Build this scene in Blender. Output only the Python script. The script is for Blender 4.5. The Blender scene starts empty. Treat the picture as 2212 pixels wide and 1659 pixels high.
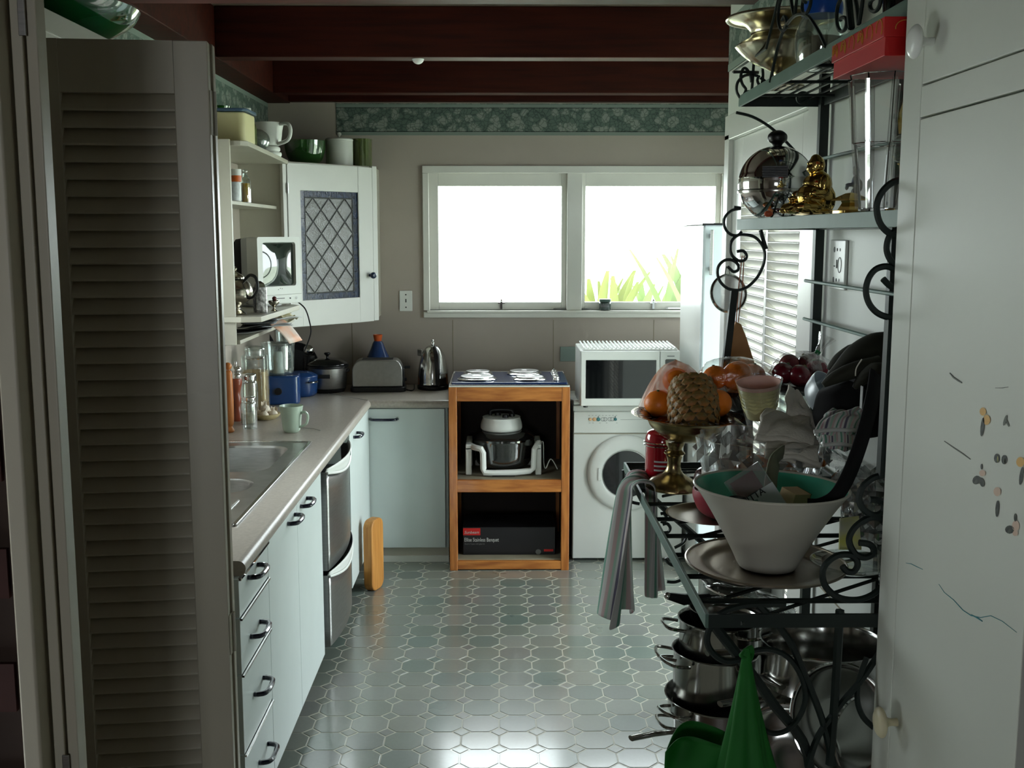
import bpy, bmesh, math, random
from mathutils import Vector, Matrix, Euler
random.seed(7)
SC = bpy.context.scene
COL = SC.collection
PI = math.pi

# ---------------------------------------------------------------- camera, sky, exposure
CAM_H = 1.75; FPX = 2350.0; PITCH = math.radians(7.85); YAW = math.radians(-0.56)
cam_d = bpy.data.cameras.new('camera'); cam_d.sensor_width = 36.0; cam_d.lens = FPX / 2212 * 36
cam_d.clip_start = 0.05; cam_d.clip_end = 200
cam = bpy.data.objects.new('camera', cam_d); COL.objects.link(cam)
cam.location = (0, 0, CAM_H); cam.rotation_euler = (PI / 2 - PITCH, 0, YAW)
SC.camera = cam

world = bpy.data.worlds.new('world'); SC.world = world; world.use_nodes = True
wn = world.node_tree.nodes; wl = world.node_tree.links; wn.clear()
wo = wn.new('ShaderNodeOutputWorld'); wb = wn.new('ShaderNodeBackground')
wb.inputs['Color'].default_value = (0.90, 0.965, 1.0, 1); wb.inputs['Strength'].default_value = 14.5
wl.new(wb.outputs[0], wo.inputs[0])

XSW = -1.44
def portal(name, loc, rot, sx, sy):
    d = bpy.data.lights.new(name, 'AREA'); d.shape = 'RECTANGLE'; d.size = sx; d.size_y = sy
    d.cycles.is_portal = True
    o = bpy.data.objects.new(name, d); COL.objects.link(o); o.location = loc; o.rotation_euler = rot
    return o
portal('window_daylight', (0.42, 6.40, 1.70), (-PI / 2, 0, 0), 1.72, 0.84)
portal('glass_door_daylight', (1.86, 4.80, 1.15), (0, PI / 2, 0), 2.2, 1.30)
portal('sink_window_daylight', (XSW, 3.56, 1.66), (0, -PI / 2, 0), 0.84, 1.20)
portal('added_opening_daylight', (-0.75, -3.12, 1.45), (PI / 2, 0, 0), 0.8, 0.75)  # opening added behind the camera to brighten surfaces facing it

SC.view_settings.view_transform = 'Standard'
SC.view_settings.look = 'None'
SC.view_settings.gamma = 1.0
SC.view_settings.use_curve_mapping = False
SC.view_settings.exposure = -0.04
cy = SC.cycles
cy.max_bounces = 10; cy.diffuse_bounces = 6; cy.glossy_bounces = 5; cy.transmission_bounces = 8; cy.transparent_max_bounces = 16
cy.sample_clamp_indirect = 6.0; cy.caustics_reflective = False; cy.caustics_refractive = False
cy.blur_glossy = 0.5

# ---------------------------------------------------------------- helpers
def at(u, v, X=None, Y=None, Z=None):
    """point of the place that the photograph shows at pixel u, v, on the given plane"""
    x = (u - 1106) / FPX; y = (829.5 - v) / FPX; a = PI / 2 - PITCH
    d = Vector((x, y * math.cos(a) + math.sin(a), y * math.sin(a) - math.cos(a)))
    d = Matrix.Rotation(YAW, 3, 'Z') @ d
    t = X / d.x if X is not None else Y / d.y if Y is not None else (Z - CAM_H) / d.z
    return Vector((0, 0, CAM_H)) + d * t

def tag(o, label=None, cat=None, group=None, kind=None):
    if label: o['label'] = label
    if cat: o['category'] = cat
    if group: o['group'] = group
    if kind: o['kind'] = kind
    return o

def thing(name, label, cat, loc=(0, 0, 0), rz=0, group=None, rot=None):
    o = bpy.data.objects.new(name, None); COL.objects.link(o)
    o.empty_display_size = 0.02
    o.location = loc; o.rotation_euler = rot if rot else (0, 0, rz)
    return tag(o, label, cat, group)

def copy_tree(o, parent=None):
    c = o.copy(); COL.objects.link(c)
    if parent: c.parent = parent
    for ch in KIDS.get(o.name, []): copy_tree(ch, c)
    return c
KIDS = {}

class MB:
    def __init__(s): s.v = []; s.f = []; s.m = []; s.cur = 0
    def add(s, vs, fs, M=None):
        n = len(s.v)
        if M is not None: vs = [M @ Vector(p) for p in vs]
        s.v += [tuple(p) for p in vs]; s.f += [tuple(i + n for i in f) for f in fs]; s.m += [s.cur] * len(fs)
        return s
    def box(s, x0, x1, y0, y1, z0, z1, M=None):
        vs = [(x, y, z) for z in (z0, z1) for y in (y0, y1) for x in (x0, x1)]
        return s.add(vs, [(0, 2, 3, 1), (4, 5, 7, 6), (0, 1, 5, 4), (2, 6, 7, 3), (0, 4, 6, 2), (1, 3, 7, 5)], M)
    def lathe(s, prof, n=32, M=None, sx=1, sy=1, a0=0, a1=2 * PI, wob=None, cap=True):
        full = abs(a1 - a0 - 2 * PI) < 1e-6
        k = n if full else n + 1
        vs = []; fs = []
        for j, (r, z) in enumerate(prof):
            for i in range(k):
                a = a0 + (a1 - a0) * i / n
                q = r * (wob(a, j, z) if wob else 1)
                vs.append((q * math.cos(a) * sx, q * math.sin(a) * sy, z))
        for j in range(len(prof) - 1):
            for i in range(n):
                i2 = (i + 1) % k
                fs.append((j * k + i, j * k + i2, (j + 1) * k + i2, (j + 1) * k + i))
        if full and cap:
            if prof[0][0] > 1e-6: fs.append(tuple(range(k - 1, -1, -1)))
            if prof[-1][0] > 1e-6: fs.append(tuple((len(prof) - 1) * k + i for i in range(k)))
        return s.add(vs, fs, M)
    def shell(s, prof, t, n=32, M=None, **kw):
        """open vessel: outer profile bottom to top, wall thickness t"""
        inner = [(max(r - t, 0.0005), max(z, prof[0][1] + t)) for r, z in prof][::-1]
        p = [(0.0001, prof[0][1])] + list(prof) + inner + [(0.0001, prof[0][1] + t)]
        return s.lathe(p, n, M, **kw)
    def cyl(s, r, z0, z1, n=24, M=None, r2=None):
        return s.lathe([(r, z0), (r2 if r2 is not None else r, z1)], n, M)
    def ball(s, r, c=(0, 0, 0), n=16, sx=1, sy=1, sz=1, M=None):
        pr = [(max(r * math.sin(PI * i / n), 1e-5), -r * math.cos(PI * i / n) * sz) for i in range(n + 1)]
        T = Matrix.Translation(c)
        return s.lathe(pr, n * 2, (M @ T) if M else T, sx, sy)
    def tube(s, pts, r, n=8, closed=False, M=None, rr=None, flat=1.0):
        pts = [Vector(p) for p in pts]; k = len(pts); vs = []; fs = []
        up = Vector((0, 0, 1)); prev = None
        for i, p in enumerate(pts):
            if closed: t = pts[(i + 1) % k] - pts[(i - 1) % k]
            else: t = pts[min(i + 1, k - 1)] - pts[max(i - 1, 0)]
            t = t.normalized() if t.length > 1e-9 else Vector((0, 0, 1))
            if prev is None:
                prev = up.cross(t)
                if prev.length < 1e-3: prev = Vector((1, 0, 0)).cross(t)
            u = (prev - t * prev.dot(t))
            u = u.normalized() if u.length > 1e-6 else Vector((1, 0, 0)); prev = u
            w = t.cross(u); q = rr[i] if rr else r
            for j in range(n):
                a = 2 * PI * j / n + PI / n
                vs.append(p + u * q * math.cos(a) + w * q * flat * math.sin(a))
        for i in range(k if closed else k - 1):
            i2 = (i + 1) % k
            for j in range(n):
                j2 = (j + 1) % n
                fs.append((i * n + j, i * n + j2, i2 * n + j2, i2 * n + j))
        if not closed:
            fs.append(tuple(range(n - 1, -1, -1))); fs.append(tuple((k - 1) * n + j for j in range(n)))
        return s.add(vs, fs, M)
    def prism(s, poly, h0, h1, M=None):
        """poly in xy, extruded in z; M turns it"""
        k = len(poly)
        vs = [(x, y, h0) for x, y in poly] + [(x, y, h1) for x, y in poly]
        fs = [tuple(range(k - 1, -1, -1)), tuple(range(k, 2 * k))]
        fs += [(i, (i + 1) % k, k + (i + 1) % k, k + i) for i in range(k)]
        return s.add(vs, fs, M)
    def grid(s, fn, nu, nv, M=None, closed_u=False):
        vs = [fn(i / nu, j / nv) for j in range(nv + 1) for i in range(nu + 1)]
        fs = [(j * (nu + 1) + i, j * (nu + 1) + i + 1, (j + 1) * (nu + 1) + i + 1, (j + 1) * (nu + 1) + i) for j in range(nv) for i in range(nu)]
        return s.add(vs, fs, M)
    def mesh(s, name, mats, smooth=35):
        me = bpy.data.meshes.new(name); me.from_pydata(s.v, [], s.f)
        if not isinstance(mats, (list, tuple)): mats = [mats]
        for m in mats: me.materials.append(m)
        me.polygons.foreach_set('material_index', s.m)
        bm = bmesh.new(); bm.from_mesh(me)
        bmesh.ops.remove_doubles(bm, verts=bm.verts, dist=1e-6)
        bmesh.ops.recalc_face_normals(bm, faces=bm.faces); bm.to_mesh(me); bm.free()
        if smooth:
            me.polygons.foreach_set('use_smooth', [True] * len(me.polygons)); me.set_sharp_from_angle(angle=math.radians(smooth))
        me.update(); return me

def obj(name, mb, mat, parent=None, smooth=35, bevel=0, loc=None, rot=None, sub=0, solid=0, seg=2):
    me = mb.mesh(name, mat, smooth) if isinstance(mb, MB) else mb
    o = bpy.data.objects.new(name, me); COL.objects.link(o)
    if loc is not None: o.location = loc
    if rot is not None: o.rotation_euler = rot
    if parent is not None:
        o.parent = parent; KIDS.setdefault(parent.name, []).append(o)
    if solid:
        md = o.modifiers.new('solid', 'SOLIDIFY'); md.thickness = solid; md.offset = 0
    if sub:
        md = o.modifiers.new('sub', 'SUBSURF'); md.levels = sub; md.render_levels = sub
    if bevel:
        md = o.modifiers.new('bevel', 'BEVEL'); md.width = bevel; md.segments = seg; md.limit_method = 'ANGLE'; md.angle_limit = math.radians(50)
        md.harden_normals = True
    return o

def struct(name, mb, mat, label=None, parent=None, **kw):
    o = obj(name, mb, mat, parent, **kw)
    if parent is None: o['kind'] = 'structure'
    if label: o['label'] = label
    return o

def T(x, y, z): return Matrix.Translation((x, y, z))
def RX(a): return Matrix.Rotation(a, 4, 'X')
def RY(a): return Matrix.Rotation(a, 4, 'Y')
def RZ(a): return Matrix.Rotation(a, 4, 'Z')
def arc(cx, cy, r, a0, a1, n=16): return [(cx + r * math.cos(a0 + (a1 - a0) * i / n), cy + r * math.sin(a0 + (a1 - a0) * i / n)) for i in range(n + 1)]
def rrect(x0, x1, y0, y1, r, n=5):
    p = []
    for cx, cy, a in ((x1 - r, y1 - r, 0), (x0 + r, y1 - r, PI / 2), (x0 + r, y0 + r, PI), (x1 - r, y0 + r, 1.5 * PI)):
        p += arc(cx, cy, r, a, a + PI / 2, n)
    return p
def spline(pts, n=8):
    P = [Vector(p) for p in pts]; out = []
    for i in range(len(P) - 1):
        p0 = P[max(i - 1, 0)]; p1 = P[i]; p2 = P[i + 1]; p3 = P[min(i + 2, len(P) - 1)]
        for k in range(n):
            t = k / n
            out.append(0.5 * ((2 * p1) + (p2 - p0) * t + (2 * p0 - 5 * p1 + 4 * p2 - p3) * t * t + (3 * p1 - p0 - 3 * p2 + p3) * t ** 3))
    out.append(P[-1]); return out
def smooth_prof(pr, n=4): return [(max(p.x, 1e-4), p.y) for p in spline([(r, z, 0) for r, z in pr], n)]

def text_obj(name, body, size, mat, parent, M, depth=0.0004, align='LEFT', shear=0, bold=0.0, sx=1.0):
    cu = bpy.data.curves.new(name, 'FONT'); cu.body = body; cu.size = size; cu.extrude = depth; cu.align_x = align
    cu.shear = shear; cu.offset = bold; cu.resolution_u = 3
    tmp = bpy.data.objects.new(name, cu); COL.objects.link(tmp)
    dg = bpy.context.evaluated_depsgraph_get(); dg.update()
    me = bpy.data.meshes.new_from_object(tmp.evaluated_get(dg)); bpy.data.objects.remove(tmp)
    me.transform(M @ Matrix.Scale(sx, 4, (1, 0, 0))); me.materials.clear(); me.materials.append(mat)
    o = bpy.data.objects.new(name, me); COL.objects.link(o)
    if parent is not None:
        o.parent = parent; KIDS.setdefault(parent.name, []).append(o)
    return o

# ---------------------------------------------------------------- materials
def S(r, g, b):
    f = lambda c: (c / 255 / 12.92) if c / 255 <= 0.04045 else ((c / 255 + 0.055) / 1.055) ** 2.4
    return (f(r), f(g), f(b), 1)
def nodes(m): return m.node_tree.nodes, m.node_tree.links
def mk(name, col, rough=0.5, metal=0.0, var=0.0, vscale=6.0, bump=0.0, bscale=60.0, coat=0.0, sheen=0.0, spec=None, trans=0.0, ior=1.45, alpha=1.0, stretch=None, col2=None, sss=0.0, aniso=0.0):
    m = bpy.data.materials.new(name); m.use_nodes = True; n, l = nodes(m); b = n['Principled BSDF']
    b.inputs['Base Color'].default_value = col; b.inputs['Roughness'].default_value = rough; b.inputs['Metallic'].default_value = metal
    b.inputs['Coat Weight'].default_value = coat; b.inputs['Sheen Weight'].default_value = sheen
    b.inputs['Transmission Weight'].default_value = trans; b.inputs['IOR'].default_value = ior; b.inputs['Alpha'].default_value = alpha
    b.inputs['Anisotropic'].default_value = aniso
    if sss: b.inputs['Subsurface Weight'].default_value = sss; b.inputs['Subsurface Scale'].default_value = 0.02
    if spec is not None: b.inputs['Specular IOR Level'].default_value = spec
    tc = n.new('ShaderNodeTexCoord'); mp = n.new('ShaderNodeMapping'); l.new(tc.outputs['Object'], mp.inputs['Vector'])
    if stretch: mp.inputs['Scale'].default_value = stretch
    if var or col2:
        nz = n.new('ShaderNodeTexNoise'); nz.inputs['Scale'].default_value = vscale; nz.inputs['Detail'].default_value = 5
        l.new(mp.outputs[0], nz.inputs['Vector'])
        rp = n.new('ShaderNodeValToRGB'); rp.color_ramp.elements[0].position = 0.35; rp.color_ramp.elements[1].position = 0.65
        c2 = col2 or tuple(min(1, c * (1 - var)) for c in col[:3]) + (1,)
        rp.color_ramp.elements[0].color = c2; rp.color_ramp.elements[1].color = col
        l.new(nz.outputs['Fac'], rp.inputs['Fac']); l.new(rp.outputs['Color'], b.inputs['Base Color'])
    if bump:
        nb = n.new('ShaderNodeTexNoise'); nb.inputs['Scale'].default_value = bscale; nb.inputs['Detail'].default_value = 3
        l.new(mp.outputs[0], nb.inputs['Vector'])
        bp = n.new('ShaderNodeBump'); bp.inputs['Strength'].default_value = bump; bp.inputs['Distance'].default_value = 0.002
        l.new(nb.outputs['Fac'], bp.inputs['Height']); l.new(bp.outputs[0], b.inputs['Normal'])
    return m
def thin(name, tint=(0.95, 0.97, 0.97, 1), gloss=0.12, rough=0.03, haze=0.0, hcol=(0.8, 0.8, 0.8, 1), bump=0.0, bscale=40):
    """thin clear film or pane: lets light straight through, reflects more at grazing angles"""
    m = bpy.data.materials.new(name); m.use_nodes = True; n, l = nodes(m); n.clear()
    out = n.new('ShaderNodeOutputMaterial'); tr = n.new('ShaderNodeBsdfTransparent'); tr.inputs[0].default_value = tint
    gl = n.new('ShaderNodeBsdfGlossy'); gl.inputs['Roughness'].default_value = rough; gl.inputs['Color'].default_value = (1, 1, 1, 1)
    fr = n.new('ShaderNodeLayerWeight'); fr.inputs['Blend'].default_value = 0.35
    mr = n.new('ShaderNodeMapRange'); mr.inputs['To Min'].default_value = gloss; mr.inputs['To Max'].default_value = min(1, gloss + 0.55)
    l.new(fr.outputs['Facing'], mr.inputs['Value'])
    mx = n.new('ShaderNodeMixShader'); l.new(mr.outputs[0], mx.inputs[0]); l.new(tr.outputs[0], mx.inputs[1]); l.new(gl.outputs[0], mx.inputs[2])
    last = mx
    if haze:
        df = n.new('ShaderNodeBsdfDiffuse'); df.inputs[0].default_value = hcol
        m2 = n.new('ShaderNodeMixShader'); m2.inputs[0].default_value = haze
        l.new(mx.outputs[0], m2.inputs[1]); l.new(df.outputs[0], m2.inputs[2]); last = m2
    if bump:
        tc = n.new('ShaderNodeTexCoord'); nb = n.new('ShaderNodeTexNoise'); nb.inputs['Scale'].default_value = bscale; nb.inputs['Detail'].default_value = 4
        l.new(tc.outputs['Object'], nb.inputs['Vector'])
        bp = n.new('ShaderNodeBump'); bp.inputs['Strength'].default_value = bump; bp.inputs['Distance'].default_value = 0.004
        l.new(nb.outputs['Fac'], bp.inputs['Height']); l.new(bp.outputs[0], gl.inputs['Normal']); l.new(bp.outputs[0], fr.inputs['Normal'])
    l.new(last.outputs[0], out.inputs[0]); return m

M = {}
M['paint'] = mk('white_gloss_paint', S(208, 208, 204), 0.32, var=0.06, vscale=3, bump=0.08, bscale=90)
M['paint_old'] = mk('aged_cream_paint', S(186, 182, 168), 0.34, var=0.10, vscale=4, bump=0.15, bscale=60)
M['doorpaint'] = mk('folding_door_paint', S(196, 190, 172), 0.36, var=0.08, vscale=3, bump=0.12, bscale=70)
M['trimpaint'] = mk('window_trim_paint', S(222, 222, 214), 0.3, var=0.05, vscale=5)
M['cupboard'] = mk('cupboard_paint', S(208, 212, 202), 0.38, var=0.05, vscale=2.5, bump=0.1, bscale=40)
M['laminate'] = mk('pale_blue_grey_laminate', S(205, 214, 212), 0.42, var=0.03, vscale=8, bump=0.05, bscale=300)
M['worktop'] = mk('grey_speckled_worktop', S(176, 168, 158), 0.32, var=0.16, vscale=90)
M['wall'] = mk('pinkish_beige_wall', S(176, 166, 156), 0.6, var=0.08, vscale=2.2, bump=0.1, bscale=30)
M['wall_r'] = mk('pale_wall_board', S(214, 217, 212), 0.45, var=0.05, vscale=2)
M['grout'] = mk('pale_grout', S(206, 204, 190), 0.30, coat=0.5, var=0.15, vscale=12)
M['beam'] = mk('dark_red_stained_timber', S(60, 19, 8), 0.6, spec=0.2, var=0.5, vscale=5, stretch=(0.6, 9, 9), bump=0.1, bscale=40)
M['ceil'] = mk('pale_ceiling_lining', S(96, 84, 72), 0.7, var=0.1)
M['brick'] = mk('dark_red_brick', S(72, 34, 28), 0.8, var=0.4, vscale=8)
M['steel'] = mk('polished_steel', (0.52, 0.52, 0.50, 1), 0.16, 1.0, var=0.12, vscale=7, bump=0.04, bscale=30)
M['steel_b'] = mk('brushed_steel', (0.50, 0.50, 0.49, 1), 0.30, 1.0, var=0.15, vscale=20, stretch=(1, 1, 14))
M['chrome'] = mk('chrome', (0.8, 0.8, 0.8, 1), 0.07, 1.0)
M['silver'] = mk('tarnished_silver', (0.62, 0.58, 0.48, 1), 0.2, 1.0, var=0.4, vscale=14, bump=0.1, bscale=20)
M['brass'] = mk('polished_brass', (0.72, 0.50, 0.16, 1), 0.16, 1.0, var=0.25, vscale=12, bump=0.05, bscale=20)
M['oldbrass'] = mk('antique_brass', (0.50, 0.40, 0.20, 1), 0.26, 1.0, var=0.5, vscale=10, bump=0.08, bscale=18)
M['iron'] = mk('dark_green_wrought_iron', S(24, 36, 32), 0.45, 0.1, var=0.3, vscale=20)
M['ironrim'] = mk('green_grey_trim_and_lit_iron', S(92, 118, 108), 0.5, 0.1, var=0.15, vscale=12)  # paler copy of the iron, light painted on front rims; also plain trim
M['black'] = mk('black_plastic', S(18, 18, 20), 0.35)
M['blackm'] = mk('matt_black', S(14, 14, 14), 0.75)
M['navy'] = mk('dark_blue_handle_enamel', S(20, 24, 44), 0.2, coat=0.6)
M['navyknob'] = mk('blue_glazed_knob', S(22, 38, 68), 0.15, coat=0.6)
M['whiteplastic'] = mk('white_plastic', S(226, 228, 224), 0.3)
M['appliance'] = mk('white_enamel', S(218, 220, 216), 0.28, var=0.03, vscale=4)
M['pine'] = mk('varnished_pine', S(190, 122, 58), 0.36, col2=S(150, 86, 34), vscale=5, stretch=(1.2, 10, 10), coat=0.3)
M['pine_v'] = mk('varnished_pine_upright', S(186, 118, 56), 0.36, col2=S(150, 86, 34), vscale=5, stretch=(10, 10, 1.2), coat=0.3)
M['darkwood'] = mk('dark_brown_board', S(44, 32, 26), 0.7, var=0.3)  # plain dark brown for the stand's side and back panels
M['shelfboard'] = mk('dusty_shelf_board', S(150, 142, 122), 0.6, var=0.2, vscale=10)
M['wood'] = mk('turned_beech', S(198, 126, 66), 0.35, col2=S(170, 98, 46), vscale=8, stretch=(6, 6, 1))
M['redwood'] = mk('reddish_turned_wood', S(140, 70, 48), 0.3, var=0.2, vscale=10)
M['board'] = mk('bamboo_board', S(200, 142, 72), 0.45, col2=S(176, 116, 52), vscale=6, stretch=(14, 14, 1))
M['blackglass'] = mk('black_glass', S(10, 12, 14), 0.06, coat=0.5)
M['glass'] = thin('clear_glass', (0.90, 0.94, 0.93, 1), 0.10)
M['pane'] = thin('window_pane', (0.97, 0.99, 0.98, 1), 0.03)
M['jarglass'] = thin('thick_jar_glass', (0.90, 0.94, 0.93, 1), 0.12, haze=0.04, hcol=(0.6, 0.7, 0.68, 1))
M['crystal'] = thin('pressed_crystal', (0.97, 0.975, 0.975, 1), 0.11, 0.04, haze=0.015, hcol=(0.75, 0.75, 0.75, 1))
M['film'] = thin('clear_plastic_film', (0.93, 0.93, 0.93, 1), 0.04, 0.10, haze=0.0, bump=0.9, bscale=55)
M['greenglass'] = thin('green_glass', (0.12, 0.36, 0.10, 1), 0.08, haze=0.3, hcol=(0.05, 0.18, 0.04, 1))
M['olive'] = thin('olive_green_glass', (0.34, 0.42, 0.12, 1), 0.08, haze=0.35, hcol=(0.16, 0.2, 0.06, 1))
M['smoke'] = thin('smoky_glass', (0.45, 0.45, 0.42, 1), 0.10, haze=0.15, hcol=(0.05, 0.05, 0.05, 1))
# ================================================================ SETTING
XL = -1.31; XR = 0.81; YB = 6.26; ZC = 2.68; YREC = 3.97; XREC = 1.80; YFRONT = 1.42
# floor: pale grout bed, each octagon and each small diamond a tile of its own
fb = MB().box(XL - 0.1, XREC + 0.1, -3.0, YB + 0.1, -0.06, 0.0)
floor = struct('floor', fb, M['grout'], smooth=0)
tm = bpy.data.materials.new('grey_green_floor_tile'); tm.use_nodes = True
n, l = nodes(tm); b = n['Principled BSDF']
oi = n.new('ShaderNodeObjectInfo'); rp = n.new('ShaderNodeValToRGB'); cr = rp.color_ramp
cr.elements[0].position = 0; cr.elements[0].color = S(124, 128, 120); cr.elements[1].position = 1; cr.elements[1].color = S(138, 142, 134)
for p_, c_ in ((0.25, S(112, 122, 112)), (0.5, S(130, 132, 122)), (0.62, S(104, 120, 112)), (0.8, S(118, 120, 116))):
    e = cr.elements.new(p_); e.color = c_
l.new(oi.outputs['Random'], rp.inputs[0])
tc = n.new('ShaderNodeTexCoord'); nz = n.new('ShaderNodeTexNoise'); nz.inputs['Scale'].default_value = 60; nz.inputs['Detail'].default_value = 6
l.new(tc.outputs['Object'], nz.inputs['Vector'])
mx = n.new('ShaderNodeMixRGB'); mx.blend_type = 'MULTIPLY'; mx.inputs[0].default_value = 0.22
l.new(rp.outputs[0], mx.inputs[1]); l.new(nz.outputs['Fac'], mx.inputs[2]); 
gm = n.new('ShaderNodeBrightContrast'); gm.inputs['Bright'].default_value = 0.03
l.new(mx.outputs[0], gm.inputs[0]); l.new(gm.outputs[0], b.inputs['Base Color'])
nr = n.new('ShaderNodeTexNoise'); nr.inputs['Scale'].default_value = 3.0; nr.inputs['Detail'].default_value = 4
gn = n.new('ShaderNodeNewGeometry'); l.new(gn.outputs['Position'], nr.inputs['Vector'])
mr = n.new('ShaderNodeMapRange'); mr.inputs['From Min'].default_value = 0.3; mr.inputs['From Max'].default_value = 0.7; mr.inputs['To Min'].default_value = 0.26; mr.inputs['To Max'].default_value = 0.38
l.new(nr.outputs['Fac'], mr.inputs['Value']); l.new(mr.outputs[0], b.inputs['Roughness'])
b.inputs['Specular IOR Level'].default_value = 0.6; b.inputs['Coat Weight'].default_value = 0.8; b.inputs['Coat Roughness'].default_value = 0.15; b.inputs['Coat IOR'].default_value = 1.6
bp = n.new('ShaderNodeBump'); bp.inputs['Strength'].default_value = 0.05; bp.inputs['Distance'].default_value = 0.002
l.new(nz.outputs['Fac'], bp.inputs['Height']); l.new(bp.outputs[0], b.inputs['Normal'])
TP = 0.1330; TX0 = -0.010; TY0 = 3.455; c = 0.033; h = TP / 2 - 0.0028
def slab(poly, z0, z1, bev):
    k = len(poly); cx = sum(p[0] for p in poly) / k; cy_ = sum(p[1] for p in poly) / k
    m = MB(); inn = [(cx + (x - cx) * (1 - bev), cy_ + (y - cy_) * (1 - bev)) for x, y in poly]
    vs = [(x, y, z0) for x, y in poly] + [(x, y, z1 - 0.0002) for x, y in poly] + [(x, y, z1) for x, y in inn]
    fs = [(i, (i + 1) % k, k + (i + 1) % k, k + i) for i in range(k)] + [(k + i, k + (i + 1) % k, 2 * k + (i + 1) % k, 2 * k + i) for i in range(k)]
    fs += [tuple(2 * k + i for i in range(k))]
    m.add(vs, fs); return m
octo = slab([(-h, -h + c), (-h + c, -h), (h - c, -h), (h, -h + c), (h, h - c), (h - c, h), (-h + c, h), (-h, h - c)], 0, 0.0008, 0.012).mesh('tile', tm, 0)
dd = c - 0.0050
diam = slab([(-dd, 0), (0, -dd), (dd, 0), (0, dd)], 0, 0.0008, 0.05).mesh('small_tile', tm, 0)
no = nd = 0; rest_o = MB(); rest_d = MB()
cells = []
for j in range(-9, 19):
    for i in range(-10, 14):
        x = TX0 + (i + 0.5) * TP; y = TY0 + j * TP
        if x < XL + 0.06 or y > 5.75: continue
        if x > XR - 0.0 and y < YREC: continue
        hidden = x < -0.78 or y < 3.05 or y > 5.72 or x > 0.62 + max(0, (y - 3.6)) * 0.2
        cells.append((hidden, i, j, x, y))
for hidden, i, j, x, y in cells:
    if not hidden and no < 300:
        o = bpy.data.objects.new('tile', octo); COL.objects.link(o); o.parent = floor; o.location = (x, y, 0.0004); no += 1
    else:
        rest_o.add([(v.co.x + x, v.co.y + y, v.co.z) for v in octo.vertices], [tuple(p.vertices) for p in octo.polygons])
    if not hidden and nd < 300:
        o = bpy.data.objects.new('small_tile', diam); COL.objects.link(o); o.parent = floor; o.location = (x - TP / 2, y + TP / 2, 0.0004); nd += 1
    else:
        rest_d.add([(v.co.x + x - TP / 2, v.co.y + y + TP / 2, v.co.z) for v in diam.vertices], [tuple(p.vertices) for p in diam.polygons])
tag(obj('outlying_tiles', rest_o, tm, floor, smooth=0), kind='stuff'); tag(obj('outlying_small_tiles', rest_d, tm, floor, smooth=0), kind='stuff')

# walls
WX0, WX1, WZ0, WZ1 = -0.415, 1.255, 1.315, 2.095         # window opening
w = MB()
w.box(XL - 0.12, WX0, YB, YB + 0.12, 0, 2.9); w.box(WX1, XREC + 0.12, YB, YB + 0.12, 0, 2.9)
w.box(WX0, WX1, YB, YB + 0.12, 0, WZ0); w.box(WX0, WX1, YB, YB + 0.12, WZ1, 2.9)
wall_back = struct('wall_back', w, M['wall'], smooth=0)
# upright joints of the wall boards
for x in (-0.86, -0.28, 0.30, 0.88):
    struct('panel_joint', MB().box(x - 0.0022, x + 0.0022, YB - 0.0016, YB + 0.001, 0.9, 1.26), M['shelfboard'], parent=wall_back, smooth=0)
SW = (2.96, 4.16, 1.24, 2.08)                              # window over the sink, hidden from here by the folding door
w = MB(); w.box(XL - 0.12, XL, YFRONT, SW[0], 0, 2.9); w.box(XL - 0.12, XL, SW[1], YB + 0.12, 0, 2.9); w.box(XL - 0.12, XL, SW[0], SW[1], 0, SW[2]); w.box(XL - 0.12, XL, SW[0], SW[1], SW[3], 2.9)
wall_left = struct('wall_left', w, M['wall'], smooth=0)
w2 = struct('window_2', MB(), M['trimpaint'])
for nm, a_ in (('architrave', (XL, XL + .02, SW[0] - .05, SW[0], SW[2] - .05, SW[3] + .05)), ('architrave', (XL, XL + .02, SW[1], SW[1] + .05, SW[2] - .05, SW[3] + .05)), ('architrave', (XL, XL + .02, SW[0], SW[1], SW[3], SW[3] + .05)), ('sill', (XL - .04, XL + .03, SW[0], SW[1], SW[2] - .02, SW[2])),
               ('mullion', (XL - .08, XL - .02, 3.53, 3.59, SW[2], SW[3])), ('sash', (XL - .08, XL - .04, SW[0], SW[0] + .04, SW[2], SW[3])), ('sash', (XL - .08, XL - .04, SW[1] - .04, SW[1], SW[2], SW[3])), ('sash', (XL - .08, XL - .04, SW[0], SW[1], SW[2], SW[2] + .04)), ('sash', (XL - .08, XL - .04, SW[0], SW[1], SW[3] - .05, SW[3])), ):
    struct(nm, MB().box(*a_), M['trimpaint'], parent=w2, smooth=0, bevel=0.003)
struct('pane', MB().box(XL - .064, XL - .060, SW[0] + .03, SW[1] - .03, SW[2] + .03, SW[3] - .04), M['pane'], parent=w2, smooth=0)
# right wall with an opening for the louvred door; outside air behind it
DY0, DY1, DZ = 2.87, 3.86, 2.075
w = MB(); w.box(XR, XR + 0.10, 1.0, DY0, 0, 2.9); w.box(XR, XR + 0.10, DY1, YREC, 0, 2.9); w.box(XR, XR + 0.10, DY0, DY1, DZ, 2.9)
wall_right = struct('wall_right', w, M['wall_r'], smooth=0)
for z in (0.55, 0.86): struct('panel_joint', MB().box(XR - 0.0015, XR + 0.001, 1.3, DY0 - 0.1, z, z + 0.004), M['shelfboard'], parent=wall_right, smooth=0)
w = MB(); w.box(XR + 0.10, XREC + 0.12, YREC - 0.10, YREC, 0, 2.9)
w.box(XREC, XREC + 0.12, YREC, 4.15, 0, 2.9); w.box(XREC, XREC + 0.12, 5.45, YB, 0, 2.9); w.box(XREC, XREC + 0.12, 4.15, 5.45, 2.25, 2.9); w.box(XREC, XREC + 0.12, 4.15, 5.45, 0, 0.05)
struct('wall_recess', w, M['wall_r'], smooth=0)
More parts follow.
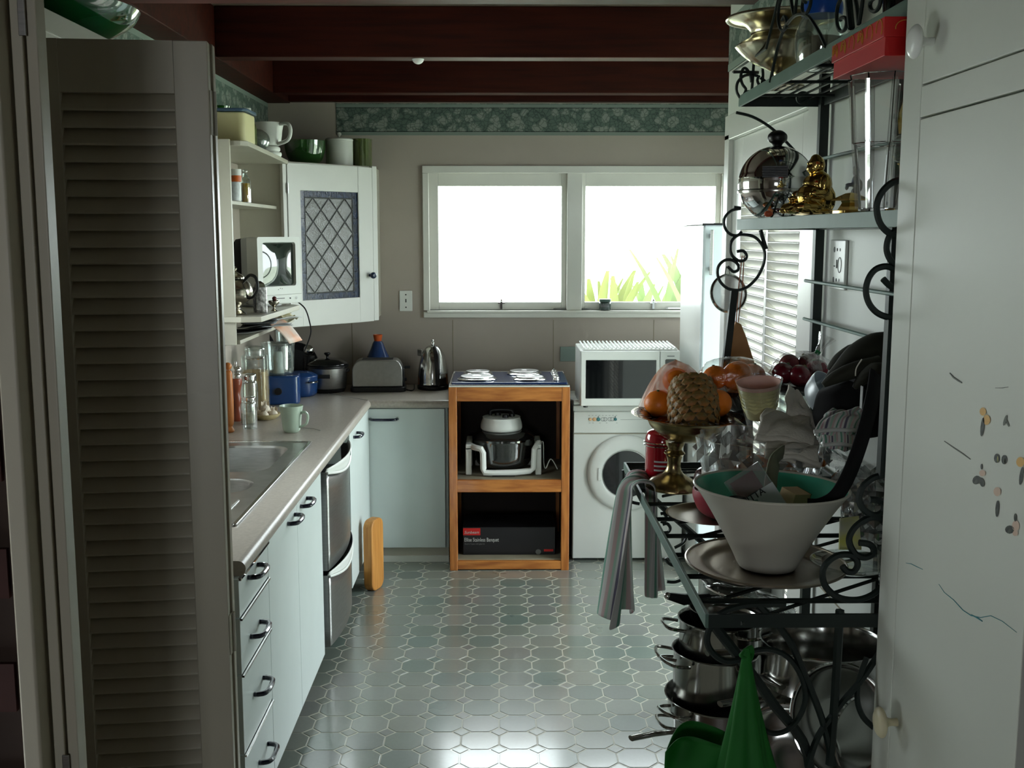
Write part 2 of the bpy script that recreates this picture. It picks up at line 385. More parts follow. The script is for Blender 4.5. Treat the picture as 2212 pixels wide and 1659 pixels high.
gd = struct('door_2', MB().box(XREC + 0.03, XREC + 0.07, 4.15, 4.22, 0.05, 2.25).box(XREC + 0.03, XREC + 0.07, 5.38, 5.45, 0.05, 2.25).box(XREC + 0.03, XREC + 0.07, 4.76, 4.84, 0.05, 2.25).box(XREC + 0.03, XREC + 0.07, 4.22, 5.38, 2.18, 2.25).box(XREC + 0.03, XREC + 0.07, 4.22, 5.38, 0.05, 0.15), M['trimpaint'], smooth=0)
for y0, y1 in ((4.22, 4.76), (4.84, 5.38)): struct('pane', MB().box(XREC + 0.045, XREC + 0.051, y0, y1, 0.15, 2.18), M['pane'], parent=gd, smooth=0)
# ceiling lining and red stained beams
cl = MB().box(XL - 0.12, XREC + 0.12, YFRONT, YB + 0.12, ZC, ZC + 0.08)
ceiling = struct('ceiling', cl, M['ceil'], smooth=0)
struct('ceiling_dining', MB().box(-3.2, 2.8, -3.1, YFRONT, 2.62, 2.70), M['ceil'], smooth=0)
for k, y in enumerate((1.62, 2.42, 3.50, 4.65, 5.80)):
    struct('beam', MB().box(XL + 0.13, XREC, y, y + 0.10, 2.475, ZC), M['beam'], parent=ceiling, smooth=0, bevel=0.004)
struct('beam', MB().box(XL, XL + 0.13, YFRONT, YB, 2.475, ZC), M['beam'], parent=ceiling, smooth=0, bevel=0.004)
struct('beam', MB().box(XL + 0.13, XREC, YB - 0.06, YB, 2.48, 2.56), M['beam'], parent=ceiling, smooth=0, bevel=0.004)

# wallpaper border: pale vine leaves on grey green
bm_ = bpy.data.materials.new('leafy_wallpaper_border'); bm_.use_nodes = True; n, l = nodes(bm_); b = n['Principled BSDF']; b.inputs['Roughness'].default_value = 0.6
tc = n.new('ShaderNodeTexCoord'); mp = n.new('ShaderNodeMapping'); mp.inputs['Scale'].default_value = (1, 1, 1.1)
l.new(tc.outputs['Object'], mp.inputs[0])
wv = n.new('ShaderNodeTexNoise'); wv.inputs['Scale'].default_value = 14; l.new(mp.outputs[0], wv.inputs['Vector'])
ad = n.new('ShaderNodeVectorMath'); ad.operation = 'MULTIPLY_ADD'; ad.inputs[1].default_value = (0.05, 0.05, 0.05); l.new(wv.outputs['Color'], ad.inputs[0]); l.new(mp.outputs[0], ad.inputs[2])
vo = n.new('ShaderNodeTexVoronoi'); vo.inputs['Scale'].default_value = 17; vo.feature = 'F1'; l.new(ad.outputs[0], vo.inputs['Vector'])
v2 = n.new('ShaderNodeTexVoronoi'); v2.inputs['Scale'].default_value = 42; v2.feature = 'DISTANCE_TO_EDGE'; l.new(ad.outputs[0], v2.inputs['Vector'])
r1 = n.new('ShaderNodeValToRGB'); r1.color_ramp.interpolation = 'LINEAR'
r1.color_ramp.elements[0].position = 0.40; r1.color_ramp.elements[0].color = S(134, 142, 134); r1.color_ramp.elements[1].position = 0.52; r1.color_ramp.elements[1].color = S(86, 104, 96)
l.new(vo.outputs['Distance'], r1.inputs[0])
r2 = n.new('ShaderNodeValToRGB'); r2.color_ramp.elements[0].position = 0.02; r2.color_ramp.elements[0].color = (0.45, 0.5, 0.48, 1); r2.color_ramp.elements[1].position = 0.10; r2.color_ramp.elements[1].color = (1, 1, 1, 1)
l.new(v2.outputs['Distance'], r2.inputs[0])
mx = n.new('ShaderNodeMixRGB'); mx.blend_type = 'MULTIPLY'; mx.inputs[0].default_value = 1; l.new(r1.outputs[0], mx.inputs[1]); l.new(r2.outputs[0], mx.inputs[2]); l.new(mx.outputs[0], b.inputs['Base Color'])
M['border'] = bm_
M['borderedge'] = mk('border_edge_stripe', S(128, 142, 134), 0.6)
BZ0, BZ1 = 2.300, 2.475
bl = struct('trim_1', MB().box(-0.925, XREC, YB - 0.003, YB, BZ0, BZ1), M['border'], 'leafy grey green wallpaper border above the window', smooth=0)
for z in (BZ0, BZ1 - 0.022):
    struct('edge_stripe', MB().box(-0.925, XREC, YB - 0.0045, YB - 0.002, z, z + 0.018), M['borderedge'], parent=bl, smooth=0)
for z in (BZ0 + 0.019, BZ1 - 0.026):
    struct('edge_line', MB().box(-0.925, XREC, YB - 0.0045, YB - 0.002, z, z + 0.0025), M['blackm'], parent=bl, smooth=0)
b2 = struct('trim_2', MB().box(XL, XL + 0.003, YFRONT, YB, BZ0, BZ1), M['border'], smooth=0)
struct('edge_stripe', MB().box(XL, XL + 0.0045, YFRONT, YB, BZ1 - 0.022, BZ1), M['borderedge'], parent=b2, smooth=0)
b3 = struct('trim_3', MB().box(XR - 0.003, XR, 1.0, YREC, BZ0 + 0.02, 2.50), M['border'], smooth=0)
for z in (BZ0 + 0.02, 2.476): struct('edge_stripe', MB().box(XR - 0.0045, XR, 1.0, YREC, z, z + 0.024), M['borderedge'], parent=b3, smooth=0)
# greenish splash strip low on the back wall, behind the microwave
struct('trim_4', MB().box(0.34, 0.97, YB - 0.012, YB, 1.02, 1.105), mk('grey_green_splash_tile', S(128, 146, 140), 0.4), smooth=0, bevel=0.002)

# back window
win = struct('window_1', MB(), M['trimpaint'])
def wbar(name, x0, x1, y0, y1, z0, z1, bev=0.004): return struct(name, MB().box(x0, x1, y0, y1, z0, z1), M['trimpaint'], parent=win, smooth=0, bevel=bev)
a = at(912, 358, Y=YB); bq = at(912, 686, Y=YB)
wbar('architrave', a.x, 1.31, YB - 0.02, YB, WZ1 - 0.005, a.z)
wbar('architrave', a.x, WX0 + 0.005, YB - 0.02, YB, WZ0, WZ1 - 0.005)
wbar('architrave', WX1 - 0.005, 1.31, YB - 0.02, YB, WZ0, WZ1 - 0.005)
wbar('architrave', a.x, 1.31, YB - 0.02, YB, bq.z, WZ0 - 0.006)
wbar('sill', a.x + 0.02, 1.30, YB - 0.035, YB + 0.04, WZ0 - 0.014, WZ0)
m0 = 0.375; m1 = 0.462
wbar('mullion', m0, m1, YB - 0.006, YB + 0.10, WZ0, WZ1)
for x0, x1 in ((WX0, m0), (m1, WX1)):
    q0 = 0.055 if x0 == WX0 else 0.02; q1 = 0.03
    sh = struct('sash', MB().box(x0, x0 + q0, YB + 0.03, YB + 0.07, WZ0, WZ1).box(x1 - q1, x1, YB + 0.03, YB + 0.07, WZ0, WZ1).box(x0 + q0, x1 - q1, YB + 0.03, YB + 0.07, WZ0, WZ0 + 0.045).box(x0 + q0, x1 - q1, YB + 0.03, YB + 0.07, WZ1 - 0.075, WZ1), M['trimpaint'], parent=win, smooth=0, bevel=0.003)
    struct('pane', MB().box(x0 + q0 - 0.004, x1 - q1 + 0.004, YB + 0.048, YB + 0.052, WZ0 + 0.04, WZ1 - 0.07), M['pane'], parent=sh, smooth=0)
    cx = (x0 + x1) / 2 + 0.02
    struct('latch', MB().box(cx - 0.006, cx + 0.006, YB + 0.016, YB + 0.03, WZ0 + 0.006, WZ0 + 0.05).box(cx - 0.02, cx + 0.02, YB + 0.014, YB + 0.026, WZ0 + 0.038, WZ0 + 0.045).lathe([(0.007, 0), (0.010, 0.006), (0.004, 0.014)], 12, T(cx, YB + 0.02, WZ0 + 0.048)), M['chrome'], parent=sh)
struct('stay', MB().box(0.30, 0.52, YB + 0.012, YB + 0.018, WZ0 + 0.004, WZ0 + 0.010), M['chrome'], parent=win, smooth=0)
struct('stay', MB().box(0.95, 1.16, YB + 0.012, YB + 0.018, WZ0 + 0.008, WZ0 + 0.014), M['chrome'], parent=win, smooth=0)

# louvred door in the right wall: frame with two banks of slats, light through the gaps
drf = struct('door_3', MB(), M['paint'])
def rbar(name, y0, y1, z0, z1, x0=XR - 0.012, x1=XR + 0.10, mat='paint'): return struct(name, MB().box(x0, x1, y0, y1, z0, z1), M[mat], parent=drf, smooth=0, bevel=0.003)
rbar('door_casing', DY0 - 0.09, DY0, 0, DZ + 0.02, XR - 0.018, XR); rbar('door_casing', DY1, DY1 + 0.07, 0, DZ + 0.02, XR - 0.018, XR); rbar('door_casing', DY0 - 0.09, DY1 + 0.07, DZ, DZ + 0.085, XR - 0.018, XR - 0.0002)
xs0, xs1 = XR + 0.004, XR + 0.040
y_a, y_m0, y_m1, y_b = 2.99, 3.345, 3.375, 3.73
rbar('stile', DY0, y_a, 0.01, DZ, xs0, xs1); rbar('stile', y_b, DY1, 0.01, DZ, xs0, xs1); rbar('stile', y_m0, y_m1, 0.25, 1.98, xs0, xs1)
rbar('rail', y_a, y_b, 1.96, DZ, xs0, xs1); rbar('rail', y_a, y_b, 0.01, 0.26, xs0, xs1)
slat = MB().prism(rrect(-0.025, 0.025, -0.0035, 0.0035, 0.0034, 3), 0, 1.0, RX(-PI / 2)).mesh('slat', M['paint'], 40)
for k in range(58):
    z = 0.285 + k * 0.0285
    for y0, y1 in ((y_a, y_m0), (y_m1, y_b)):
        o = bpy.data.objects.new('slat', slat); COL.objects.link(o); o.parent = drf
        o.location = ((xs0 + xs1) / 2, y0, z); o.scale = (1, y1 - y0, 1); o.rotation_euler = (0, math.radians(44), 0)
rbar('hinge', DY0 - 0.006, DY0 + 0.006, 1.78, 1.86, XR - 0.004, XR + 0.004, 'steel_b')

# dining room around the camera
w = MB(); w.box(-3.12, -3.0, -3.1, YFRONT, 0, 2.7)
w.box(-3.12, -1.15, -3.2, -3.1, 0, 2.7); w.box(-0.35, 2.8, -3.2, -3.1, 0, 2.7); w.box(-1.15, -0.35, -3.2, -3.1, 0, 1.08); w.box(-1.15, -0.35, -3.2, -3.1, 1.83, 2.7); w.box(2.7, 2.8, -3.1, YFRONT, 0, 2.7); w.box(XREC + 0.1, 2.8, YFRONT - 0.1, YFRONT, 0, 2.7); w.box(1.0, XREC + 0.1, YFRONT - 0.1, YFRONT, 0, 2.7)  # the gap in the end wall is added, to brighten camera-facing surfaces
struct('wall_dining', w, mk('dining_room_wall', S(150, 140, 126), 0.7), smooth=0)
struct('floor_dining', MB().box(-3.1, 2.8, -3.1, 0.9, -0.02, 0.004), mk('dining_floor', S(110, 90, 70), 0.6), smooth=0)
XJ = at(24, 1250, Y=YFRONT - 0.01).x
# brick beyond the left jamb, bricks one by one
wbk = struct('wall_front_left', MB().box(-3.0, XJ, YFRONT, YFRONT + 0.10, 0, 2.9), mk('brick_mortar', S(58, 44, 38), 0.9), smooth=0)
br = MB().box(-0.055, 0.055, -0.008, 0.0, -0.034, 0.034).mesh('brick', M['brick'], 0)
for r in range(16):
    for k in range(3):
        o = bpy.data.objects.new('brick', br); COL.objects.link(o); o.parent = wbk
        o.location = (XJ - 0.06 - k * 0.122 - (r % 2) * 0.06, YFRONT - 0.0005, 0.66 + r * 0.08)
# timber post past the near end of the cupboard
struct('trim_5', MB().box(0.585, 0.81, 1.02, 1.12, 0, 2.62), M['beam'], smooth=0, bevel=0.004)

# garden outside
struct('ground', MB().box(-30, 30, 6.6, 60, -0.5, -0.4).box(2.2, 30, -20, 6.6, -0.5, -0.4).box(-30, -3.4, -20, 6.6, -0.5, -0.4), mk('pale_dry_lawn', S(205, 212, 190), 0.9, var=0.2, vscale=1), smooth=0)
# ================================================================ FITTED KITCHEN
def wobj(name, mb, mat, parent, **kw):
    """mesh given in room coordinates, hung on its (unturned) parent"""
    W_m = Matrix.Identity(4); p = parent
    while p is not None:
        W_m = (Matrix.Translation(p.location) @ p.rotation_euler.to_matrix().to_4x4()) @ W_m; p = p.parent
    W_m = W_m.inverted(); mb.v = [tuple(W_m @ Vector(v)) for v in mb.v]
    return obj(name, mb, mat, parent, **kw)
def B(x0, x1, y0, y1, z0, z1): return MB().box(x0, x1, y0, y1, z0, z1)

def pull(parent, c, along, out, L=0.115, ends=True):
    """dark blue enamel bar handle: c centre on the face, along and out unit vectors"""
    c = Vector(c); a = Vector(along); o = Vector(out)
    pts = [c - a * L * .5, c - a * L * .5 + o * .012, c - a * L * .34 + o * .033, c + a * L * .34 + o * .033, c + a * L * .5 + o * .012, c + a * L * .5]
    return wobj('handle', MB().tube(spline(pts, 5), 0.0075, 8), M['navy'], parent)

FX = -0.700
def base_unit(label, y0, y1, fronts, ctop=0.842):
    t = thing('base_cabinet', label, 'cabinet', (FX - 0.3, (y0 + y1) / 2, 0), group='white laminate base cabinets')
    wobj('carcass', B(XL + 0.005, FX - 0.018, y0, y1, 0.10, ctop), M['laminate'], t, smooth=0)
    wobj('kickboard', B(XL + 0.005, FX - 0.07, y0, y1, 0, 0.10), M['blackm'], t, smooth=0)
    for kind, a, b_, z0, z1, hy, hz in fronts:
        g = 0.0018
        f = wobj(kind, B(FX - 0.017, FX, a + g, b_ - g, z0 + g, z1 - g), M['laminate'], t, smooth=0, bevel=0.0015)
        pull(f, (FX, hy, hz), (0, 1, 0), (1, 0, 0))
        if kind == 'drawer': wobj('edge_trim', B(FX - 0.002, FX + 0.006, a + 0.004, b_ - 0.004, z1 - 0.007, z1 - 0.001), M['chrome'], f, smooth=0)
    return t
base_unit('white base cabinet nearest the folding door, with four drawers', 2.80, 3.165, [
    ('drawer', 2.80, 3.165, 0.731, 0.842, 2.965, 0.812), ('drawer', 2.80, 3.165, 0.572, 0.731, 2.97, 0.640),
    ('drawer', 2.80, 3.165, 0.345, 0.572, 2.99, 0.462), ('drawer', 2.80, 3.165, 0.10, 0.345, 3.02, 0.242)])
base_unit('white two-door base cabinet below the sink', 3.165, 4.13, [
    ('door', 3.165, 3.635, 0.10, 0.842, 3.525, 0.812), ('door', 3.635, 4.13, 0.10, 0.842, 3.755, 0.812)], 0.70)
base_unit('narrow white base cabinet between dishwasher and corner', 4.93, 5.655, [
    ('door', 4.93, 5.655, 0.10, 0.842, 5.12, 0.800)])
# back run
FY = 5.66
t = thing('base_cabinet', 'white single-door base cabinet under the kettle against the back wall', 'cabinet', (-0.5, FY + 0.3, 0), group='white laminate base cabinets')
wobj('carcass', B(-0.70, -0.284, FY + 0.018, YB - 0.002, 0.082, 0.842), M['laminate'], t, smooth=0)
wobj('kickboard', B(-0.70, -0.284, FY + 0.03, FY + 0.045, 0, 0.082), M['paint_old'], t, smooth=0)
wobj('floor_strip', B(-0.70, -0.284, FY + 0.016, FY + 0.03, 0, 0.034), M['trimpaint'], t, smooth=0)
d = wobj('door', B(-0.722, -0.300, FY, FY + 0.017, 0.085, 0.838), M['laminate'], t, smooth=0, bevel=0.0015)
pull(d, (-0.62, FY, 0.785), (1, 0, 0), (0, -1, 0), 0.14)

# worktop, continuous, with a round nose and the sink cut out
WZT = 0.885; WZ = 0.843
SX0, SX1, SY0, SY1 = -1.24, -0.80, 3.17, 4.48
m = MB()
m.box(XL + 0.002, SX0, 2.82, YB - 0.002, WZ, WZT).box(SX0, SX1, 2.82, SY0, WZ, WZT).box(SX0, SX1, SY1, YB - 0.002, WZ, WZT)
m.box(SX1, -0.705, 2.82, 5.66, WZ, WZT).box(SX1, -0.705, 5.66, YB - 0.002, WZ, WZT).box(-0.705, -0.275, 5.655, YB - 0.002, WZ, WZT)
nose = [(0, WZT)] + [(0.021 * math.cos(a), (WZ + WZT) / 2 + 0.021 * math.sin(a)) for a in [PI / 2 - k * PI / 10 for k in range(11)]] + [(0, WZ)]
m.prism([(x, z) for x, z in nose], 0, 2.86, T(-0.705, 5.68, 0) @ RX(PI / 2))
m.prism([(-y, z) for y, z in nose][::-1], 0, 0.43, Matrix(((0, 0, 1, -0.705), (1, 0, 0, 5.655), (0, 1, 0, 0), (0, 0, 0, 1))))
wt = obj('worktop', m, M['worktop']); tag(wt, 'speckled grey L-shaped worktop with rounded front edge', 'worktop')
wobj('mitre_strip', MB().tube([(-0.700, 5.650, WZT + 0.0004), (-1.29, 6.24, WZT + 0.0004)], 0.0016, 6), M['steel_b'], wt)

# sink
def bowl_cell(mb, cx0, cx1, cy0, cy1, bx0, bx1, by0, by1, r, z, depth, n=6):
    inner = rrect(bx0, bx1, by0, by1, r, n); k = len(inner)
    mcx, mcy = (bx0 + bx1) / 2, (by0 + by1) / 2
    def out(p):
        x, y = p; q = r * 0.4
        ox = cx1 if x > bx1 - q else cx0 if x < bx0 + q else x
        oy = cy1 if y > by1 - q else cy0 if y < by0 + q else y
        if x > bx1 - r and y > by1 - r or x < bx0 + r and y > by1 - r or x > bx1 - r and y < by0 + r or x < bx0 + r and y < by0 + r: 
            ox = cx1 if x > mcx else cx0; oy = cy1 if y > mcy else cy0
        else:
            if abs((x - mcx) / (bx1 - bx0)) > abs((y - mcy) / (by1 - by0)): ox, oy = (cx1 if x > mcx else cx0), y
            else: ox, oy = x, (cy1 if y > mcy else cy0)
        return ox, oy
    rings = [[(*out(p), z) for p in inner], [(*p, z) for p in inner]]
    for s_, dz in ((0.97, -0.008), (0.95, -depth * .8), (0.88, -depth * .97), (0.4, -depth), (0.06, -depth - 0.004)):
        rings.append([(mcx + (x - mcx) * s_, mcy + (y - mcy) * s_, z + dz) for x, y in inner])
    vs = [p for rg in rings for p in rg]; fs = []
    for j in range(len(rings) - 1):
        for i in range(k): fs.append((j * k + i, j * k + (i + 1) % k, (j + 1) * k + (i + 1) % k, (j + 1) * k + i))
    fs.append(tuple((len(rings) - 1) * k + i for i in range(k)))
    mb.add(vs, fs)
sk = thing('kitchen_sink', 'stainless steel sink with two bowls and drainer set in the worktop', 'sink', ((SX0 + SX1) / 2, 3.8, WZT))
m = MB(); z = WZT + 0.004
bowl_cell(m, SX0, SX1, 3.83, SY1, -1.18, -0.862, 3.90, 4.40, 0.09, z, 0.16)
bowl_cell(m, SX0, SX1, 3.50, 3.83, -1.15, -0.862, 3.57, 3.79, 0.09, z, 0.10)
m.box(SX0, SX1, SY0, 3.50, z - 0.004, z)
wobj('basin_plate', m, M['steel_b'], sk, smooth=40)
m = MB()
for x0, x1, y0, y1 in ((SX0 - .008, SX0 + .006, SY0, SY1), (SX1 - .006, SX1 + .008, SY0, SY1), (SX0, SX1, SY0 - .008, SY0 + .006), (SX0, SX1, SY1 - .006, SY1 + .008)): m.box(x0, x1, y0, y1, WZT, z + 0.003)
wobj('rim', m, M['steel'], sk, smooth=0, bevel=0.002)
for k in range(7): wobj('drainer_rib', MB().tube([(SX0 + 0.07 + k * 0.052, 3.22, z), (SX0 + 0.07 + k * 0.052, 3.47, z)], 0.004, 6), M['steel_b'], sk)
for x, y, dz in ((-1.02, 4.15, 0.16), (-1.006, 3.68, 0.10)): wobj('drain', MB().lathe([(0.0001, 0.002), (0.03, 0.002), (0.036, 0)], 20, T(x, y, z - dz - 0.0025)), M['chrome'], sk)
# glass standing in the sink
g = obj('drinking_glass', MB().shell([(0.024, 0), (0.034, 0.10)], 0.002, 24), M['glass'], loc=(-1.10, 4.13, z - 0.157)); tag(g, 'small clear glass standing in the larger sink bowl', 'glass')

# dish drawers
t = thing('dishwasher', 'stainless steel dishwasher with two drawers between the cabinets', 'dishwasher', (-1.0, 4.53, 0))
wobj('cabinet_body', B(XL + 0.01, FX - 0.03, 4.15, 4.90, 0.08, 0.705), M['black'], t, smooth=0)
for z0, z1, zz in ((0.405, 0.820, 0), (0.085, 0.395, 1)):
    y0, y1 = 4.25, 4.875; xa = FX - 0.03
    def front(u, v, z0=z0, z1=z1): # bows outward slightly towards the middle
        y = y0 + (y1 - y0) * u
        return (xa + 0.030 + 0.030 * math.sin(PI * u) ** 0.8, y, z0 + (z1 - z0) * v)
    def sag(u): return 0.040 * math.sin(PI * u)
    m = MB().grid(lambda u, v: (lambda p: (p[0], p[1], p[2] - (sag(u) + 0.012) * v))(front(u, v)), 24, 6)
    m.box(xa, xa + 0.028, y0, y0 + 0.004, z0, z1 - 0.012).box(xa, xa + 0.028, y1 - 0.004, y1, z0, z1 - 0.012)
    dr = wobj('drawer', m, M['steel_b'], t, solid=0.003)
    m = MB().grid(lambda u, v: (xa + 0.026 + 0.042 * math.sin(PI * u) ** 0.8 + 0.008 * v, y0 + (y1 - y0) * u, z1 - (sag(u) + 0.014) * (1 - v) + 0.004 * v), 24, 3)
    wobj('grip', m, M['whiteplastic'], dr, solid=0.004)
    wobj('grip_lip', MB().tube([(xa + 0.036 + 0.036 * math.sin(PI * k / 20) ** 0.8, y0 + (y1 - y0) * k / 20, z1 - sag(k / 20) - 0.014) for k in range(21)], 0.005, 6), M['whiteplastic'], dr)
wobj('badge', MB().lathe([(0.0001, 0.003), (0.010, 0.003), (0.012, 0)], 16, T(FX + 0.040, 4.66, 0.806) @ RY(PI / 2)), M['ironrim'], t)
# narrow chopping board leaning by the dishwasher
cb = obj('chopping_board', MB().prism(rrect(-0.065, 0.065, 0, 0.36, 0.045, 6), 0, 0.05, RX(PI / 2 + 0.0)), M['board'], loc=(-0.658, 5.24, 0.001), rot=(0.0, 0, 1.22), bevel=0.008)
tag(cb, 'thick honey-coloured wooden board standing on the floor beside the dishwasher', 'chopping board')

# ---------------------------------------------------------------- pine hob trolley
def flatbox(name, x0, x1, y0, y1, z0, z1, mat, t, bev=0.004): return wobj(name, B(x0, x1, y0, y1, z0, z1), M[mat], t, smooth=0, bevel=bev)
OX0, OX1, OY0, OY1, OT = -0.272, 0.352, 5.52, 6.12, 0.972
t = thing('hob_stand', 'open pine stand with two shelves carrying the hob', 'stand', ((OX0 + OX1) / 2, 5.8, 0))
for x in (OX0, OX1 - 0.042):
    for y in (OY0, OY1 - 0.042): flatbox('post', x, x + 0.042, y, y + 0.042, 0, OT, 'pine_v', t)
for z0, z1 in ((0.898, OT), (0.420, 0.486), (0.006, 0.052)): flatbox('rail', OX0 + 0.040, OX1 - 0.040, OY0 + 0.002, OY0 + 0.026, z0, z1, 'pine', t)
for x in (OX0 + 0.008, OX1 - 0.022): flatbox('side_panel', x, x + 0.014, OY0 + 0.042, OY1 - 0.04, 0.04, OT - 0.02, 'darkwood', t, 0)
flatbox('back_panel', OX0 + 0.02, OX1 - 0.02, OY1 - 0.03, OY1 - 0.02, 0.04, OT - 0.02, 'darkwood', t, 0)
flatbox('shelf', OX0 + 0.02, OX1 - 0.02, OY0 + 0.026, OY1 - 0.03, 0.464, 0.482, 'shelfboard', t, 0.001)
flatbox('shelf', OX0 + 0.02, OX1 - 0.02, OY0 + 0.026, OY1 - 0.03, 0.040, 0.056, 'shelfboard', t, 0.001)
flatbox('top_board', OX0 + 0.002, OX1 - 0.002, OY0 + 0.002, OY1, OT, OT + 0.008, 'trimpaint', t, 0.002)
# hob
hz = OT + 0.009
t = thing('hob', 'dark blue enamel hob with four steel rings on the pine stand', 'hob', (0.04, 5.76, hz))
M['hobblue'] = mk('dark_blue_enamel', S(26, 46, 88), 0.18, coat=0.5, var=0.2)
flatbox('hob_plate', OX0 + 0.014, OX1 - 0.012, 5.535, 5.985, hz, hz + 0.014, 'hobblue', t, 0.005)
flatbox('steel_edge', OX0 + 0.006, OX1 - 0.004, 5.525, 5.993, hz - 0.0005, hz + 0.004, 'steel', t, 0.001)
for x, y, r in ((-0.128, 5.66, 0.100), (0.148, 5.65, 0.084), (-0.128, 5.875, 0.078), (0.125, 5.885, 0.092)):
    rg = wobj('ring', MB().lathe([(r, 0), (r + 0.004, 0.004), (r - 0.004, 0.010), (r - 0.014, 0.011), (r - 0.018, 0.007)], 40, T(x, y, hz + 0.014)), M['chrome'], t)
    wobj('hotplate', MB().lathe(smooth_prof([(r - 0.012, 0), (r - 0.012, 0.016), (r - 0.022, 0.020), (0.03, 0.0195), (0.02, 0.017), (0.0001, 0.017)], 3), 40, T(x, y, hz + 0.014)), M['steel_b'], rg)
for k in range(4):
    kn = wobj('knob', MB().lathe([(0.014, 0), (0.017, 0.003), (0.015, 0.020), (0.010, 0.022), (0.0001, 0.022)], 18, T(0.285, 5.60 + k * 0.098, hz + 0.014)), M['chrome'], t)
    wobj('grip', B(0.282, 0.288, 5.585 + k * 0.098, 5.615 + k * 0.098, hz + 0.034, hz + 0.042), M['chrome'], kn, smooth=0, bevel=0.001)
# convection oven on the middle shelf
sz = 0.483
t = thing('halogen_oven', 'round glass tabletop oven with white lid on the pine shelf', 'oven', (0.01, 5.78, sz))
wobj('glass_bowl', MB().shell(smooth_prof([(0.115, 0.03), (0.145, 0.05), (0.155, 0.12), (0.160, 0.17), (0.166, 0.175)]), 0.004, 40, T(0.01, 5.78, sz)), M['smoke'], t)
wobj('bowl_rim', MB().lathe([(0.160, 0.172), (0.170, 0.176), (0.170, 0.186), (0.160, 0.188)], 40, T(0.01, 5.78, sz)), M['glass'], t)
wobj('glass_lid', MB().lathe(smooth_prof([(0.165, 0.188), (0.15, 0.205), (0.11, 0.225), (0.0001, 0.228)]), 40, T(0.01, 5.78, sz)), M['smoke'], t)
hd = wobj('lid_housing', MB().lathe(smooth_prof([(0.104, 0.226), (0.112, 0.236), (0.110, 0.262), (0.100, 0.290), (0.094, 0.296), (0.0001, 0.298)]), 40, T(0.0, 5.77, sz)), M['whiteplastic'], t)
for dx, dy in ((0.02, -0.04), (0.055, 0.0), (-0.02, 0.03)): wobj('dial', MB().lathe([(0.017, 0), (0.015, 0.014), (0.0001, 0.015)], 16, T(dx, 5.77 + dy, sz + 0.297)), M['black'], hd)
wobj('lid_handle', MB().tube(spline([(-0.06, 5.80, sz + 0.296), (-0.05, 5.80, sz + 0.325), (0.05, 5.80, sz + 0.325), (0.06, 5.80, sz + 0.296)], 6), 0.009, 8), M['black'], hd)
m = MB()
for sx in (-1, 1):
    for sy in (-1, 1):
        m.box(0.01 + sx * 0.185 - 0.016, 0.01 + sx * 0.185 + 0.016, 5.78 + sy * 0.115 - 0.013, 5.78 + sy * 0.115 + 0.013, sz, sz + 0.150)
    m.box(0.01 + sx * 0.185 - 0.016, 0.01 + sx * 0.185 + 0.016, 5.78 - 0.128, 5.78 + 0.128, sz + 0.135, sz + 0.165)
for sx in (-1, 1):
    pass
fr_ = [(-0.180, -0.10, 0.152), (-0.150, -0.155, 0.150), (-0.118, -0.172, 0.146), (-0.108, -0.176, 0.125), (-0.106, -0.178, 0.040), (-0.100, -0.178, 0.020), (-0.05, -0.182, 0.019), (0.06, -0.178, 0.021), (0.140, -0.160, 0.025), (0.160, -0.155, 0.040), (0.164, -0.152, 0.140), (0.180, -0.13, 0.160), (0.190, -0.10, 0.165)]
wobj('front_frame', MB().tube([(0.01 + a, 5.80 + b_ + 0.0, sz + c_) for a, b_, c_ in fr_], 0.0165, 10), M['whiteplastic'], t)
wobj('frame_slot', B(-0.05, 0.07, 5.598, 5.603, sz + 0.004, sz + 0.008), M['blackm'], t, smooth=0)
for sy in (1,): m.prism(arc(0, 0, 0.19, PI * 1.5 - 0.98, PI * 1.5 + 0.98, 14) + arc(0, 0, 0.165, PI * 1.5 + 0.98, PI * 1.5 - 0.98, 14), 0.003, 0.032, T(0.01, 5.78 - (0 if sy > 0 else 0), sz) @ (RZ(0) if sy < 0 else RZ(PI)))
wobj('stand_frame', m, M['whiteplastic'], t, smooth=30, bevel=0.005)
wobj('wire_rack', MB().tube([(0.01 + 0.12 * math.cos(a * PI / 12), 5.78 + 0.12 * math.sin(a * PI / 12), sz + 0.09) for a in range(24)], 0.002, 6, True), M['steel'], t)
wobj('cord', MB().tube(spline([(0.205, 5.72, sz + 0.16), (0.222, 5.70, sz + 0.165), (0.225, 5.69, sz + 0.06), (0.235, 5.66, sz + 0.035), (0.262, 5.66, sz + 0.085), (0.297, 5.66, sz + 0.03)], 6), 0.0028, 6), M['whiteplastic'], t)
# carton on the bottom shelf
cz = 0.0565
t = thing('appliance_carton', 'black printed cardboard carton on the lowest shelf of the pine stand', 'carton', (0.05, 5.75, cz))
M['carton'] = mk('black_carton', S(22, 20, 22), 0.35, var=0.2)
wobj('carton_body', B(-0.205, 0.285, 5.62, 5.90, cz, cz + 0.148), M['carton'], t, smooth=0, bevel=0.002)
wobj('lid_flap', B(-0.206, 0.286, 5.618, 5.76, cz + 0.148, cz + 0.151), M['carton'], t, smooth=0)
M['logored'] = mk('print_red', S(190, 30, 26), 0.4); M['printwhite'] = mk('print_white', S(190, 190, 186), 0.5); M['printgrey'] = mk('print_grey', S(110, 110, 108), 0.5)
wobj('logo_patch', B(-0.205, -0.113, 5.6185, 5.6199, cz + 0.108, cz + 0.146), M['logored'], t, smooth=0)
def lettering(name, body, size, mat, parent, x, y, z, **kw):
    off = parent.location
    return text_obj(name, body, size, M[mat], parent, T(x - off.x, y - off.y, z - off.z) @ RX(PI / 2), **kw)
lettering('logo_lettering', 'Sunbeam', 0.0215, 'printwhite', t, -0.199, 5.6175, cz + 0.117, shear=0.25)
